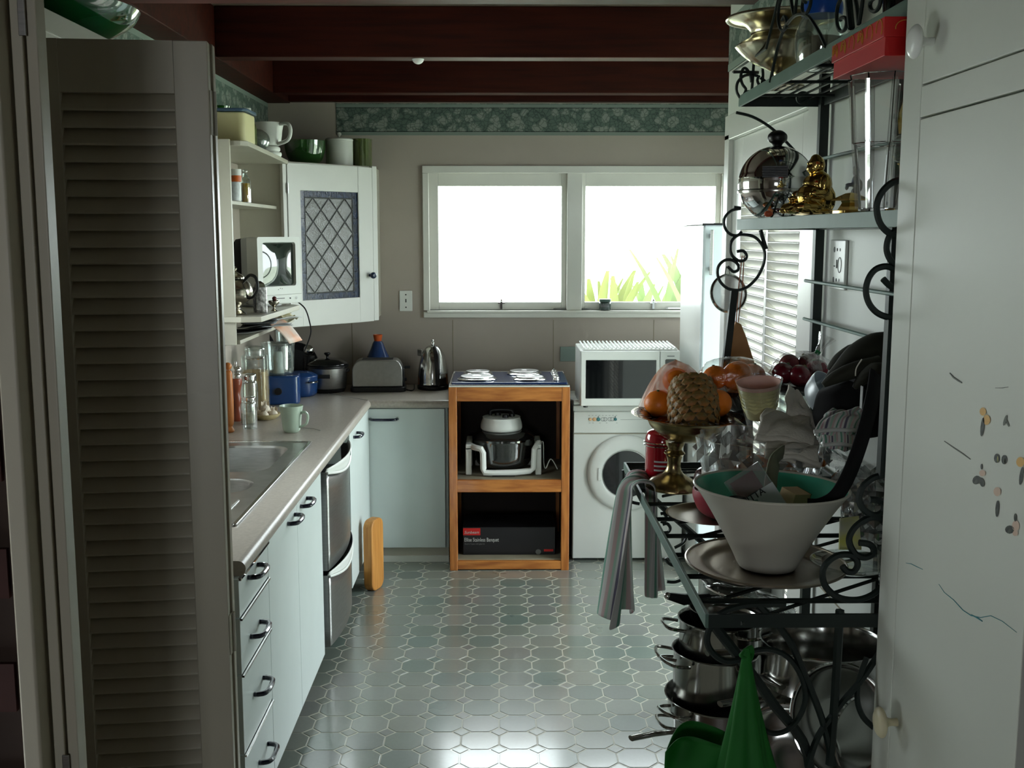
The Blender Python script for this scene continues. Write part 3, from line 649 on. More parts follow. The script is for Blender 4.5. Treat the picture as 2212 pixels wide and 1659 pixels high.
lettering('lettering', 'Ellise Stainless Banquet', 0.030, 'printwhite', t, -0.199, 5.6185, cz + 0.073, sx=0.66)
lettering('small_lettering', 'Electric frypan with glass lid', 0.0100, 'printgrey', t, -0.197, 5.6185, cz + 0.057, sx=0.95)
wobj('label_patch', B(0.225, 0.275, 5.6185, 5.6199, cz + 0.018, cz + 0.030), M['logored'], t, smooth=0)
wobj('seal', MB().lathe([(0.0001, 0.0015), (0.014, 0.0015), (0.0145, 0)], 18, T(0.195, 5.6195, cz + 0.016) @ RX(PI / 2)), M['printgrey'], t)

# ---------------------------------------------------------------- washing machine
t = thing('washing_machine', 'white front-loading washing machine beneath the microwave', 'washing machine', (0.68, 5.96, 0))
WXa, WXb, WYa, WYb = 0.380, 0.972, 5.69, 6.24
m = B(WXa, WXb, WYa, WYb, 0.012, 0.838)
wobj('casing', m, M['appliance'], t, smooth=0, bevel=0.008)
flatbox('top_panel', WXa - 0.002, WXb + 0.002, WYa - 0.006, WYb, 0.820, 0.850, 'appliance', t, 0.006)
cp = flatbox('control_panel', WXa + 0.002, WXb - 0.002, WYa - 0.012, WYa + 0.004, 0.704, 0.818, 'appliance', t, 0.004)
wobj('panel_groove', B(WXa + 0.004, WXb - 0.004, WYa - 0.0025, WYa, 0.696, 0.7005), M['shelfboard'], t, smooth=0)
dc = T(0.664, WYa, 0.486) @ RX(PI / 2)
dr = wobj('porthole_door', MB().lathe(smooth_prof([(0.205, 0), (0.207, 0.012), (0.190, 0.026), (0.150, 0.034), (0.130, 0.030), (0.126, 0.016)], 4), 56, dc), M['appliance'], t)
wobj('door_glass', MB().lathe(smooth_prof([(0.128, 0.016), (0.110, 0.010), (0.070, 0.000), (0.0001, -0.004)], 3), 40, dc @ T(0, 0, 0.012)), M['blackglass'], dr)
wobj('glass_ring', MB().tube([(0.664 + 0.128 * math.cos(k * PI / 24), WYa - 0.031, 0.486 + 0.128 * math.sin(k * PI / 24)) for k in range(48)], 0.003, 6, True), M['steel'], dr)
flatbox('door_latch', 0.512, 0.532, WYa - 0.040, WYa - 0.026, 0.45, 0.52, 'appliance', t, 0.003)
M['teal'] = mk('teal_control', S(60, 120, 124), 0.35); M['peach'] = mk('peach_control', S(214, 172, 130), 0.4); M['greyline'] = mk('grey_print', S(96, 98, 98), 0.5)
px = WYa - 0.0125
for x, mt, r in ((0.470, 'peach', 0.008), (0.492, 'peach', 0.010), (0.513, 'teal', 0.010), (0.603, 'teal', 0.008)):
    bt = wobj('button', MB().lathe([(r, 0), (r, 0.004), (r * .7, 0.006), (0.0001, 0.006)], 18, T(x, px, 0.778) @ RX(PI / 2)), M[mt], t)
    if mt == 'teal': wobj('pointer', B(x - 0.002, x + 0.002, px - 0.003, px, 0.786, 0.795), M['greyline'], bt, smooth=0)
for x in (0.537, 0.549, 0.574, 0.586): wobj('dial_print', MB().tube([(x + 0.010 * math.cos(a * PI / 10), px - 0.0005, 0.778 + 0.010 * math.sin(a * PI / 10)) for a in range(20)], 0.0010, 4, True), M['greyline'], t)
m = MB()
for k in range(9): m.box(0.46 + k * 0.018, 0.468 + k * 0.018, px - 0.0006, px, 0.798, 0.7995)
for k in (0, 1, 3, 5, 8): m.box(0.463 + k * 0.018, 0.471 + k * 0.018, px - 0.0006, px, 0.757, 0.7585)
m.box(0.63, 0.76, px - 0.0006, px, 0.775, 0.776)
tag(wobj('panel_print', m, M['greyline'], t, smooth=0), kind='stuff')
for x in (0.41, 0.94): wobj('foot', MB().cyl(0.02, 0, 0.014, 14, T(x, 5.74, 0)), M['black'], t)

# microwave on the washing machine
mz = 0.851
t = thing('microwave', 'white microwave oven standing on the washing machine', 'microwave', (0.67, 5.80, mz))
MX0, MX1, MY0, MY1, MZ0, MZ1 = 0.408, 0.926, 5.60, 5.98, mz + 0.010, 1.152
wobj('casing', B(MX0, MX1, MY0, MY1, MZ0, MZ1), M['appliance'], t, smooth=0, bevel=0.006)
flatbox('door', MX0 + 0.003, 0.820, MY0 - 0.014, MY0, MZ0 + 0.002, MZ1 - 0.003, 'appliance', t, 0.005)
flatbox('control_panel', 0.822, MX1 - 0.002, MY0 - 0.012, MY0, MZ0 + 0.002, MZ1 - 0.003, 'appliance', t, 0.005)
flatbox('door_window', 0.437, 0.802, MY0 - 0.0152, MY0 - 0.012, MZ0 + 0.042, MZ1 - 0.048, 'blackglass', t, 0.001)
wobj('display', MB().prism(rrect(0.848, 0.908, 1.078, 1.108, 0.008), 0, 0.0015, T(0, MY0 - 0.012, 0) @ RX(PI / 2)), M['blackglass'], t)
m = MB()
for r in range(5):
    for k in range(3): m.box(0.852 + k * 0.019, 0.865 + k * 0.019, MY0 - 0.0135, MY0 - 0.012, 0.92 + r * 0.030, 0.932 + r * 0.030)
wobj('keypad', m, mk('pale_key', S(196, 200, 202), 0.4), t, smooth=0)
wobj('brand_lettering', B(0.858, 0.896, MY0 - 0.0128, MY0 - 0.012, 1.122, 1.126), M['greyline'], t, smooth=0)
for x in (0.44, 0.89):
    for y in (5.63, 5.94): wobj('foot', MB().cyl(0.012, 0, 0.011, 12, T(x, y, mz)), M['black'], t)
# ribbed white rack lying on the microwave
t = thing('ribbed_rack', 'white ribbed plastic draining rack lying on the microwave', 'rack', (0.67, 5.80, MZ1))
wobj('rack_plate', B(0.425, 0.915, 5.615, 5.90, MZ1 + 0.001, MZ1 + 0.006), M['whiteplastic'], t, smooth=0)
for k in range(24): wobj('rib', MB().tube([(0.432 + k * 0.0206, 5.62, MZ1 + 0.010), (0.428 + k * 0.0206, 5.90, MZ1 + 0.018)], 0.0050, 6), M['whiteplastic'], t)
# small white cable blob beside the microwave
pl = obj('plug_adapter', MB().box(-0.018, 0.018, -0.02, 0.02, 0, 0.028), M['whiteplastic'], loc=(0.393, 5.72, 0.851), rot=(0, 0, 0.3), bevel=0.006); tag(pl, 'small white plug lying left of the microwave', 'plug')

# fridge in the recess
t = thing('fridge', 'tall white refrigerator at the right of the washing machine', 'refrigerator', (1.32, 5.78, 0))
FXa, FXb, FYa = 0.992, 1.60, 5.38
wobj('casing', B(FXa + 0.004, FXb, FYa + 0.05, 6.05, 0.03, 1.795), M['appliance'], t, smooth=0, bevel=0.006)
M['fridgedoor'] = mk('pale_blue_white_enamel', S(212, 224, 228), 0.22, coat=0.3)
for z0, z1 in ((0.05, 0.88), (0.89, 1.795)):
    f = wobj('door', B(FXa, FXb, FYa, FYa + 0.05, z0, z1), M['fridgedoor'], t, smooth=0, bevel=0.014, seg=4)
    wobj('handle', B(FXa + 0.030, FXa + 0.046, FYa - 0.028, FYa - 0.012, z0 + (0.50 if z0 < 0.5 else 0.66), z0 + (0.80 if z0 < 0.5 else 0.88)).box(FXa + 0.030, FXa + 0.046, FYa - 0.014, FYa + 0.002, z0 + (0.52 if z0 < 0.5 else 0.68), z0 + (0.54 if z0 < 0.5 else 0.70)).box(FXa + 0.030, FXa + 0.046, FYa - 0.014, FYa + 0.002, z0 + (0.76 if z0 < 0.5 else 0.84), z0 + (0.78 if z0 < 0.5 else 0.86)), M['steel_b'], f, smooth=0, bevel=0.003)
wobj('top_cap', B(FXa - 0.006, FXb, FYa - 0.004, 6.05, 1.796, 1.803), M['black'], t, smooth=0)

# sockets
def socket(loc, rot, label, par=None, w=0.073, h=0.118, double=False):
    t = thing('power_socket', label, 'socket', loc, rot=rot)
    obj('face_plate', MB().box(-w / 2, w / 2, -0.008, 0, -h / 2, h / 2), M['whiteplastic'], t, smooth=0, bevel=0.003)
    m = MB()
    for zz in (-0.036, 0.036): m.lathe([(0.0001, 0.0005), (0.0042, 0.0005), (0.0042, 0)], 10, T(0, -0.008, zz) @ RX(PI / 2))
    m.box(-0.003, 0.003, -0.0088, -0.008, -0.008, 0.012)
    tag(obj('pin_slots', m, M['blackm'], t), kind='stuff')
    if double:
        m = MB()
        for zz in (-0.036, 0.036): m.lathe([(0.0001, 0.0005), (0.004, 0.0005), (0.004, 0)], 10, T(0.022, -0.008, zz) @ RX(PI / 2)).lathe([(0.0001, 0.0005), (0.007, 0.0005), (0.007, 0)], 10, T(-0.022, -0.008, zz) @ RX(PI / 2))
        m.box(-0.024, -0.012, -0.0086, -0.008, -0.005, -0.002)
        tag(obj('switch_slots', m, M['greyline'], t), kind='stuff')
        obj('dial_ring', MB().tube([(0.022 + 0.013 * math.cos(a * PI / 10), -0.0084, 0.018 * math.sin(a * PI / 10)) for a in range(20)], 0.0009, 4, True), M['greyline'], t)
    return t
p = at(877, 650, Y=YB); socket((p.x, YB - 0.0002, p.z), (0, 0, 0), 'white power socket on the back wall left of the window')
p = at(1815, 572, X=XR); socket((XR - 0.0002, p.y, p.z), (0, 0, PI / 2 * -1), 'white power socket on the right wall behind the iron rack', double=True, w=0.12)

# ---------------------------------------------------------------- corner wall cabinet with leaded glass door
z0, z1 = 1.288, 2.108
A_ = Vector((-1.085, 5.50)); Bc = Vector((-0.690, 5.94))
t = thing('corner_cabinet', 'white diagonal corner wall cabinet with leaded diamond glass door', 'cabinet', (-1.0, 5.95, z0))
poly = [(XL + 0.002, 5.50), (A_.x, A_.y), (Bc.x, Bc.y), (Bc.x, YB - 0.002), (XL + 0.002, YB - 0.002)]
th = 0.018
m = MB().prism(poly, z0, z0 + th).prism(poly, z1 - th, z1)
m.box(XL + 0.002, A_.x, 5.50, 5.50 + th, z0 + th, z1 - th).box(Bc.x - th, Bc.x, Bc.y, YB - 0.002, z0 + th, z1 - th)
m.box(XL + 0.002, Bc.x - th, YB - 0.012, YB - 0.002, z0 + th, z1 - th).box(XL + 0.002, XL + 0.012, 5.52, YB - 0.01, z0 + th, z1 - th)
wobj('carcass', m, M['paint_old'], t, smooth=0)
wobj('shelf', MB().prism([(XL + 0.01, 5.55), (A_.x + 0.0, 5.58), (Bc.x - 0.04, 5.98), (Bc.x - 0.04, YB - 0.02), (XL + 0.01, YB - 0.02)], 1.93, 1.945), M['paint_old'], t, smooth=0)
dv = (Bc - A_); L = dv.length; ang = math.atan2(dv.y, dv.x)
Md = T(A_.x, A_.y, 0) @ RZ(ang)          # x along the door, -y outwards
off = T(-t.location.x, -t.location.y, -t.location.z)
def dpart(name, mb, mat, parent, **kw):
    Q = off @ Md; mb.v = [tuple(Q @ Vector(v)) for v in mb.v]; return obj(name, mb, M[mat], parent, **kw)
stw = 0.085; gx0, gx1, gz0, gz1 = 0.088, L - 0.122, 1.415, 1.967
dm = MB().box(0.012, gx0, -0.022, -0.002, z0 - 0.006, z1 - 0.008).box(gx1, L - 0.024, -0.022, -0.002, z0 - 0.006, z1 - 0.008).box(gx0, gx1, -0.022, -0.002, gz1, z1 - 0.008).box(gx0, gx1, -0.022, -0.002, z0 - 0.006, gz0)
cd = dpart('door', dm, 'paint', t, smooth=0, bevel=0.002)
dpart('corner_strip', MB().box(L - 0.021, L + 0.012, -0.020, 0.004, z0 - 0.004, z1 + 0.001), 'paint', t, smooth=0, bevel=0.003)
dpart('corner_strip', MB().box(-0.014, 0.010, -0.018, 0.004, z0 - 0.004, z1 + 0.001), 'paint', t, smooth=0, bevel=0.003)
M['pebble'] = thin('pebbled_glass', (0.36, 0.36, 0.36, 1), 0.05, 0.14, haze=0.35, hcol=(0.10, 0.10, 0.10, 1), bump=0.8, bscale=150)
M['lead'] = mk('dark_lead_came', S(44, 46, 44), 0.45, 0.4)
bw = 0.034
M['blueglass'] = mk('blue_rippled_glass', S(10, 34, 66), 0.25, coat=0.15, var=0.6, vscale=30, bump=0.6, bscale=110)
# blue border panes
for a, b_, c_, d_ in ((gx0, gx0 + bw, gz0, gz1), (gx1 - bw, gx1, gz0, gz1)):
    for k in range(4):
        za = c_ + (d_ - c_) * k / 4; zb = c_ + (d_ - c_) * (k + 1) / 4
        dpart('blue_pane', MB().box(a + .001, b_ - .001, -0.014, -0.009, za + .001, zb - .001), 'blueglass', cd, smooth=0)
for c_, d_ in ((gz0, gz0 + bw), (gz1 - bw, gz1)):
    for k in range(3):
        xa = gx0 + bw + (gx1 - gx0 - 2 * bw) * k / 3; xb = gx0 + bw + (gx1 - gx0 - 2 * bw) * (k + 1) / 3
        dpart('blue_pane', MB().box(xa + .001, xb - .001, -0.014, -0.009, c_ + .001, d_ - .001), 'blueglass', cd, smooth=0)
ix0, ix1, iz0, iz1 = gx0 + bw, gx1 - bw, gz0 + bw, gz1 - bw
dpart('diamond_glass', MB().box(ix0, ix1, -0.013, -0.010, iz0, iz1), 'pebble', cd, smooth=0)
m = MB()
for a, b_ in (((ix0, iz0), (ix0, iz1)), ((ix1, iz0), (ix1, iz1)), ((ix0, iz0), (ix1, iz0)), ((ix0, iz1), (ix1, iz1))): m.tube([(a[0], -0.012, a[1]), (b_[0], -0.012, b_[1])], 0.0042, 6)
dpart('lead_frame', m, 'lead', cd)
W_, H_ = ix1 - ix0, iz1 - iz0; nx, nz_ = 3.0, 4.0; du = W_ / nx; dvz = H_ / nz_
for s_ in (1, -1):
    for k in range(-6, 8):
        # lines z = iz0 + s*(x - x0)/du*dvz/... clipped to the field
        pts = []
        for q in range(0, 61):
            x = ix0 + W_ * q / 60; zz = (iz0 if s_ > 0 else iz1) + s_ * ((x - ix0) / (du) * dvz * 1.0) - s_ * k * dvz + s_ * dvz * 0.5
            if iz0 - 1e-6 <= zz <= iz1 + 1e-6: pts.append((x, -0.0125, zz))
        if len(pts) > 2: dpart('lead_came', MB().tube([pts[0], pts[-1]], 0.0036, 6), 'lead', cd)
dpart('knob', MB().lathe(smooth_prof([(0.008, 0), (0.007, 0.012), (0.016, 0.020), (0.018, 0.030), (0.012, 0.040), (0.0001, 0.042)], 4), 20, T(L - 0.050, -0.022, 1.530) @ RX(PI / 2)), 'navyknob', cd)
for z in (1.38, 1.95): dpart('hinge', MB().cyl(0.005, z, z + 0.05, 10, T(0.011, -0.024, 0)), 'steel_b', cd)

# open shelf unit on the left wall
t = thing('wall_shelf_unit', 'cream open wall shelves with end panel above the counter', 'shelf', (-1.18, 4.9, 1.31))
ya, yb = 4.33, 5.498
wobj('end_panel', B(XL + 0.002, -1.058, ya, ya + 0.018, 1.31, 2.117), M['paint_old'], t, smooth=0, bevel=0.002)
wobj('top_shelf', MB().prism([(XL + 0.002, ya + .019), (-1.02, ya + .019), (-0.995, ya + 0.05), (-1.055, yb - 0.0), (XL + 0.002, yb)], 2.093, 2.112), M['paint_old'], t, smooth=0, bevel=0.002)
wobj('shelf', MB().box(XL + 0.002, -1.118, ya + 0.019, yb, 1.872, 1.888), M['paint_old'], t, smooth=0, bevel=0.002)
wobj('television_shelf', MB().prism([(XL + 0.002, ya + 0.019), (-1.03, ya - 0.04 + 0.019), (-0.955, ya + 0.0), (-0.935, ya + 0.72), (-1.03, ya + 0.86), (XL + 0.002, ya + 0.90)], 1.402, 1.424), M['paint_old'], t, smooth=0, bevel=0.002)
wobj('bottom_shelf', MB().box(XL + 0.002, -1.045, ya + 0.019, yb, 1.312, 1.328), M['paint_old'], t, smooth=0, bevel=0.002)
wobj('back_board', B(XL + 0.0005, XL + 0.006, ya + 0.02, yb, 1.33, 2.09), M['wall'], t, smooth=0)

# ---------------------------------------------------------------- folding louvred door
hinge_y = 1.93
def leaf(t, x0, x1, y, thick, z0, z1, rail_top, rail_bot, rz, slats, pitch, sl=0.034, sr=0.058):
    """leaf in local coordinates of t: x along, y thickness"""
    obj('stile', MB().box(x0, x0 + sl, y, y + thick, z0, z1), M['doorpaint'], t, smooth=0, bevel=0.002)
    obj('stile', MB().box(x1 - sr, x1, y, y + thick, z0, z1), M['doorpaint'], t, smooth=0, bevel=0.002)
    obj('rail', MB().box(x0 + sl, x1 - sr, y + .001, y + thick - .001, z1 - rail_top, z1 - .0005), M['doorpaint'], t, smooth=0)
    obj('rail', MB().box(x0 + sl, x1 - sr, y + .001, y + thick - .001, z0, z0 + rail_bot), M['doorpaint'], t, smooth=0)
    sm = MB().prism(rrect(-0.021, 0.021, -0.003, 0.003, 0.0028, 3), 0, (x1 - sr) - (x0 + sl), Matrix(((0, 0, 1, 0), (1, 0, 0, 0), (0, 1, 0, 0), (0, 0, 0, 1)))).mesh('slat', M['doorpaint'], 40)
    zt = z1 - rail_top - 0.012; zb = z0 + rail_bot + 0.010; n_ = int(round((zt - zb) / pitch))
    for k in range(n_ + 1):
        o = bpy.data.objects.new('slat', sm); COL.objects.link(o); o.parent = t
        o.location = (x0 + sl, y + thick / 2, zb + (zt - zb) * k / n_); o.rotation_euler = (math.radians(58), 0, 0)
p0 = at(447, 88, Y=1.92)
fd = thing('folding_door', 'white louvred folding door standing folded back at the left', 'door', (p0.x, 1.92, 0.02), rz=math.radians(6), group=None)
pl_, ztop = 0.280, p0.z - 0.02
leaf(fd, -pl_, 0, 0, 0.026, 0, ztop, 0.088, 0.24, 0, 38, 0.0290)
leaf(fd, -pl_ + 0.002, 0.004, 0.031, 0.026, 0, ztop, 0.118, 0.24, 0, 38, 0.0290, 0.058, 0.034)
for z in (1.90, 0.96, 0.2):
    h_ = obj('hinge', MB().box(0.0005, 0.0025, 0.006, 0.052, z, z + 0.075), M['doorpaint'], fd, smooth=0)
    obj('hinge_pin', MB().cyl(0.0045, z, z + 0.075, 10, T(0.004, 0.0285, 0)), M['paint_old'], h_)
# near leaf pair, seen edge on, hung on the left jamb
pj = at(86, 800, Y=1.47)
jx = at(60, 800, Y=1.44).x; jx2 = at(112, 800, Y=1.50).x
nl = thing('folding_door', 'white folding door seen edge-on against the left jamb', 'door', (jx + 0.010, 1.44, 0.02))
W2 = 0.0145
e1 = obj('stile', MB().box(-0.006, W2 - 0.006, 0, 0.030, 0, 2.12), M['doorpaint'], nl, smooth=0, bevel=0.002)
obj('stile', MB().box(W2 - 0.003, W2 * 2 - 0.003, 0.004, 0.034, 0, 2.12), M['doorpaint'], nl, smooth=0, bevel=0.002)
for z in (1.98, 0.94): obj('hinge', MB().box(W2 - 0.009, W2 + 0.0005, -0.003, 0.0, z, z + 0.07), M['steel_b'], nl, smooth=0, bevel=0.001)
struct('door_1', MB().box(XJ, jx - 0.0005, YFRONT - 0.01, YFRONT + 0.06, 0, 2.45), M['doorpaint'], 'cream painted door jamb at the left edge', smooth=0, bevel=0.004)

# high shelf on the left with platters
q1 = at(250, 92, X=-0.80); zsh = q1.z
hs = obj('high_shelf', MB().box(XL + 0.004, -0.80, 1.50, 2.75, zsh - 0.042, zsh), M['trimpaint'], smooth=0, bevel=0.002); tag(hs, 'thick white high shelf above the folding door', 'shelf')
wobj('shelf_cleat', B(XL + 0.004, -0.83, 1.52, 2.70, zsh - 0.075, zsh - 0.0425), M['paint_old'], hs, smooth=0)
wobj('shelf_bracket', B(XL + 0.004, -0.85, 1.53, 1.56, zsh - 0.30, zsh - 0.076), M['paint_old'], hs, smooth=0)

# ---------------------------------------------------------------- tall cupboard at the right
CX = 0.570; CY1 = 1.580; CY0 = 1.135
t = thing('tall_cupboard', 'tall white cupboard at the right edge with round knobs', 'cupboard', (0.69, 1.35, 0))
wobj('carcass', B(CX + 0.018, XR - 0.001, CY0, CY1, 0, 2.60), M['cupboard'], t, smooth=0, bevel=0.002)
za = at(2000, 182, X=CX).z; zb = at(2000, 252, X=CX).z; ysplit = at(1985, 300, X=CX).y
wobj('stile', B(CX, CX + 0.018, ysplit, CY1, 0, 2.60), M['cupboard'], t, smooth=0, bevel=0.002)
wobj('rail', B(CX, CX + 0.018, CY0, ysplit, zb + 0.001, za - 0.001), M['cupboard'], t, smooth=0, bevel=0.001)
d1 = wobj('upper_door', B(CX, CX + 0.017, CY0, ysplit - 0.0015, za + 0.0015, 2.58), M['cupboard'], t, smooth=0, bevel=0.0015)
d2 = wobj('lower_door', B(CX, CX + 0.017, CY0, ysplit - 0.0015, 0.06, zb - 0.0015), M['cupboard'], t, smooth=0, bevel=0.0015)
wobj('gap_shadow_board', B(CX + 0.014, CX + 0.0178, CY0, CY1, 0.05, 2.58), M['blackm'], t, smooth=0)
kp = smooth_prof([(0.006, 0), (0.0055, 0.010), (0.009, 0.016), (0.0205, 0.021), (0.0215, 0.026), (0.014, 0.031), (0.0001, 0.032)], 4)
for (u, v), d in (((2016, 90), d1), ((1938, 1560), d2)):
    p = at(u, v, X=CX); wobj('knob', MB().lathe(kp, 28, T(CX, p.y, p.z) @ RY(-PI / 2)), M['whiteplastic'] if d is d1 else mk('yellowed_knob', S(204, 196, 164), 0.35), d)
# marks and insect stickers on the lower door
M['pen'] = mk('turquoise_pen', S(60, 130, 140), 0.7); M['scuff'] = mk('grey_scuff', S(118, 122, 116), 0.8)
def onface(u, v, d=0.0004): p = at(u, v, X=CX - d); return (p.x, p.y, p.z)
def ribbon(name, pts, w, mat, parent=d2):
    return wobj(name, MB().tube([onface(u, v) for u, v in pts], w, 4, rr=[w * (0.35 + 0.65 * math.sin(PI * (i + .5) / len(pts))) for i in range(len(pts))]), M[mat], parent)
ribbon('pen_line', [(1957, 1216), (1968, 1218), (1980, 1224), (1993, 1230)], 0.0006, 'pen')
ribbon('pen_line', [(2028, 1262), (2040, 1280), (2060, 1296), (2080, 1318), (2098, 1330), (2118, 1334), (2140, 1330), (2165, 1342), (2196, 1366)], 0.0006, 'pen')
ribbon('pen_line', [(2098, 1328), (2112, 1335), (2122, 1342)], 0.0010, 'pen')
ribbon('scuff_mark', [(2052, 806), (2060, 815), (2070, 822), (2078, 827)], 0.0014, 'scuff')
ribbon('scuff_mark', [(2040, 953), (2062, 968), (2080, 980), (2096, 992)], 0.0010, 'scuff')
ribbon('scuff_mark', [(2150, 838), (2165, 838), (2178, 836)], 0.0006, 'scuff')
M['wing'] = mk('sticker_black_grey', S(70, 76, 66), 0.5, col2=S(30, 32, 30), vscale=160); M['amber'] = mk('sticker_amber', S(214, 168, 88), 0.4); M['pinkish'] = mk('sticker_pale_pink', S(206, 180, 160), 0.5); M['ystripe'] = mk('sticker_yellow_stripe', S(206, 200, 120), 0.5)
def blob(m, u, v, w, h, tilt=0, n=12):
    ps = []
    for k in range(n):
        a = 2 * PI * k / n; x = w * math.cos(a); y = h * math.sin(a)
        ps.append((u + x * math.cos(tilt) - y * math.sin(tilt), v + x * math.sin(tilt) + y * math.cos(tilt)))
    o = [onface(a, b, 0.0008) for a, b in ps]; i = [onface(a, b, 0.0) for a, b in ps]; k = n
    m.add(i + o, [tuple(range(k, 2 * k))] + [(j, (j + 1) % k, k + (j + 1) % k, k + j) for j in range(k)])
def sticker(label, parts):
    cu, cv = parts[0][1], parts[0][2]; p = onface(cu, cv, 0)
    s = thing('insect_sticker', label, 'sticker', p, group='insect stickers on the cupboard door')
    by = {}
    for part_, u, v, w, h, *r in parts:
        m = by.setdefault(part_, MB()); blob(m, u, v, w, h, *(r or [0]))
    for (nm, mt), m in by.items(): wobj(nm, m, M[mt], s, smooth=0)
W1 = ('wings', 'wing'); H1 = ('head', 'amber'); H2 = ('head', 'pinkish'); ST = ('stripes', 'ystripe')
sticker('dragonfly sticker with orange head and thin striped tail', [(W1, 2122, 922, 4, 21, 0.12), (H1, 2123, 889, 7, 9), (H1, 2131, 907, 8, 11)])
sticker('faint grey worn insect sticker, topmost at the right', [(('wings', 'scuff'), 2171, 908, 3, 12, 0.3), (('wings', 'scuff'), 2176, 914, 2, 9, -0.4)])
sticker('pair of round striped beetle stickers', [(W1, 2153, 990, 6, 10), (W1, 2169, 993, 6, 10), (ST, 2155, 992, 1.2, 7), (ST, 2171, 996, 1.2, 7)])
sticker('moth sticker with one dark wing and pink body', [(W1, 2109, 1037, 8, 10, 0.5), (W1, 2121, 1042, 5, 10, -0.2), (H2, 2122, 1022, 7, 7), (('antennae', 'wing'), 2120, 1008, 2, 6)])
sticker('large orange-headed sticker with black and white striped tail at the edge', [(H1, 2204, 998, 9, 11), (W1, 2206, 1028, 4, 20, 0.15)])
sticker('plain grey stick insect sticker with pale round head', [(W1, 2154, 1099, 4, 18, 0.06), (H2, 2154, 1062, 8, 10)])
sticker('lowest moth sticker with speckled dark wing', [(W1, 2181, 1144, 10, 9), (H2, 2194, 1136, 8, 12), (H2, 2193, 1152, 6, 6), (('antennae', 'wing'), 2193, 1118, 3, 9)])
# ================================================================ THINGS ON THE LEFT SHELVES AND WORKTOP
def ppm(p):
    q = cam.rotation_euler.to_matrix().transposed() @ (Vector(p) - Vector((0, 0, CAM_H)))
    return FPX / -q.z
def solo(name, label, cat, mb, mat, loc, group=None, **kw):
    return tag(obj(name, mb, mat, loc=loc, **kw), label, cat, group)
def lat(pr, n=32, sp=4, **kw): return MB().lathe(smooth_prof(pr, sp) if sp else pr, n, **kw)

ZT = 2.113
# cream tub
t = thing('plastic_tub', 'cream plastic tub with blue lid at the near end of the top shelf', 'tub', (-1.085, 4.52, ZT))
obj('tub', MB().prism(rrect(-0.07, 0.07, -0.10, 0.10, 0.03), 0, 0.118), mk('cream_plastic', S(214, 206, 160), 0.4), t, bevel=0.008)
obj('lid', MB().prism(rrect(-0.078, 0.078, -0.108, 0.108, 0.034), 0.119, 0.131), mk('blue_grey_lid', S(70, 94, 116), 0.4), t, bevel=0.003)
t = thing('green_bottle', 'tall green glass bottle standing behind the cream tub', 'bottle', (-1.09, 4.80, ZT))
obj('bottle', lat([(0.0001, 0), (0.034, 0), (0.036, 0.06), (0.034, 0.10), (0.016, 0.135), (0.014, 0.165)]), M['olive'], t)
obj('cap', lat([(0.016, 0.150), (0.016, 0.172), (0.0001, 0.172)], sp=0), M['whiteplastic'], t)
solo('green_vase', 'dark green glass vase behind the cream tub', 'vase', MB().shell(smooth_prof([(0.03, 0), (0.036, 0.03), (0.032, 0.08), (0.05, 0.17)]), 0.003, 28), M['greenglass'], (-1.19, 4.72, ZT))
t = thing('glass_carafe', 'clear round glass carafe lying tilted on the top shelf', 'carafe', (-1.085, 4.98, ZT + 0.046), rot=(0.25, -0.35, 0))
obj('flask', MB().shell(smooth_prof([(0.012, -0.042), (0.046, -0.02), (0.052, 0.012), (0.036, 0.04), (0.014, 0.06), (0.012, 0.10), (0.003, 0.16)]), 0.002, 28), M['jarglass'], t)
t = thing('white_jug', 'white plastic food processor jug with loop handle on the top shelf', 'jug', (-1.10, 5.28, ZT))
obj('jug_body', MB().shell(smooth_prof([(0.045, 0.052), (0.055, 0.07), (0.062, 0.12), (0.070, 0.158)]), 0.003, 32), M['whiteplastic'], t)
obj('handle', MB().tube(spline([(0.064, 0, 0.150), (0.115, 0, 0.148), (0.130, 0, 0.115), (0.112, 0, 0.075), (0.052, 0, 0.058)], 6), 0.009, 8), M['whiteplastic'], t, rot=(0, 0, -0.5))
obj('jug_base', lat([(0.052, 0), (0.056, 0.008), (0.055, 0.02), (0.045, 0.024), (0.050, 0.030), (0.048, 0.044), (0.03, 0.051), (0.0001, 0.051)]), M['whiteplastic'], t)
# on the corner cabinet
ZK = 2.109
solo('green_glass_bowl', 'deep green glass bowl on top of the corner cabinet', 'bowl', MB().shell(smooth_prof([(0.05, 0), (0.085, 0.025), (0.102, 0.07), (0.108, 0.125)]), 0.004, 40, wob=lambda a, j, z: 1 + 0.012 * math.cos(24 * a)), M['greenglass'], (-1.03, 5.84, ZK))
t = thing('white_canister', 'white lidded canister on top of the corner cabinet', 'canister', (-0.865, 5.94, ZK))
obj('canister_body', MB().lathe([(0.068, 0), (0.072, 0.004), (0.072, 0.132)], 36), mk('white_ceramic', S(196, 198, 192), 0.3), t)
ld = obj('lid', lat([(0.073, 0.1325), (0.074, 0.140), (0.06, 0.148), (0.012, 0.151), (0.006, 0.156), (0.013, 0.168), (0.008, 0.178), (0.0001, 0.179)]), mk('white_ceramic_lid', S(200, 202, 196), 0.25), t)
t = thing('olive_glass_vase', 'olive green ribbed glass vase at the right end of the corner cabinet', 'vase', (-0.765, 6.09, ZK))
obj('vase_body', MB().shell([(0.045, 0), (0.054, 0.01), (0.056, 0.155)], 0.003, 36, wob=lambda a, j, z: 1 + 0.02 * math.cos(18 * a)), M['olive'], t)
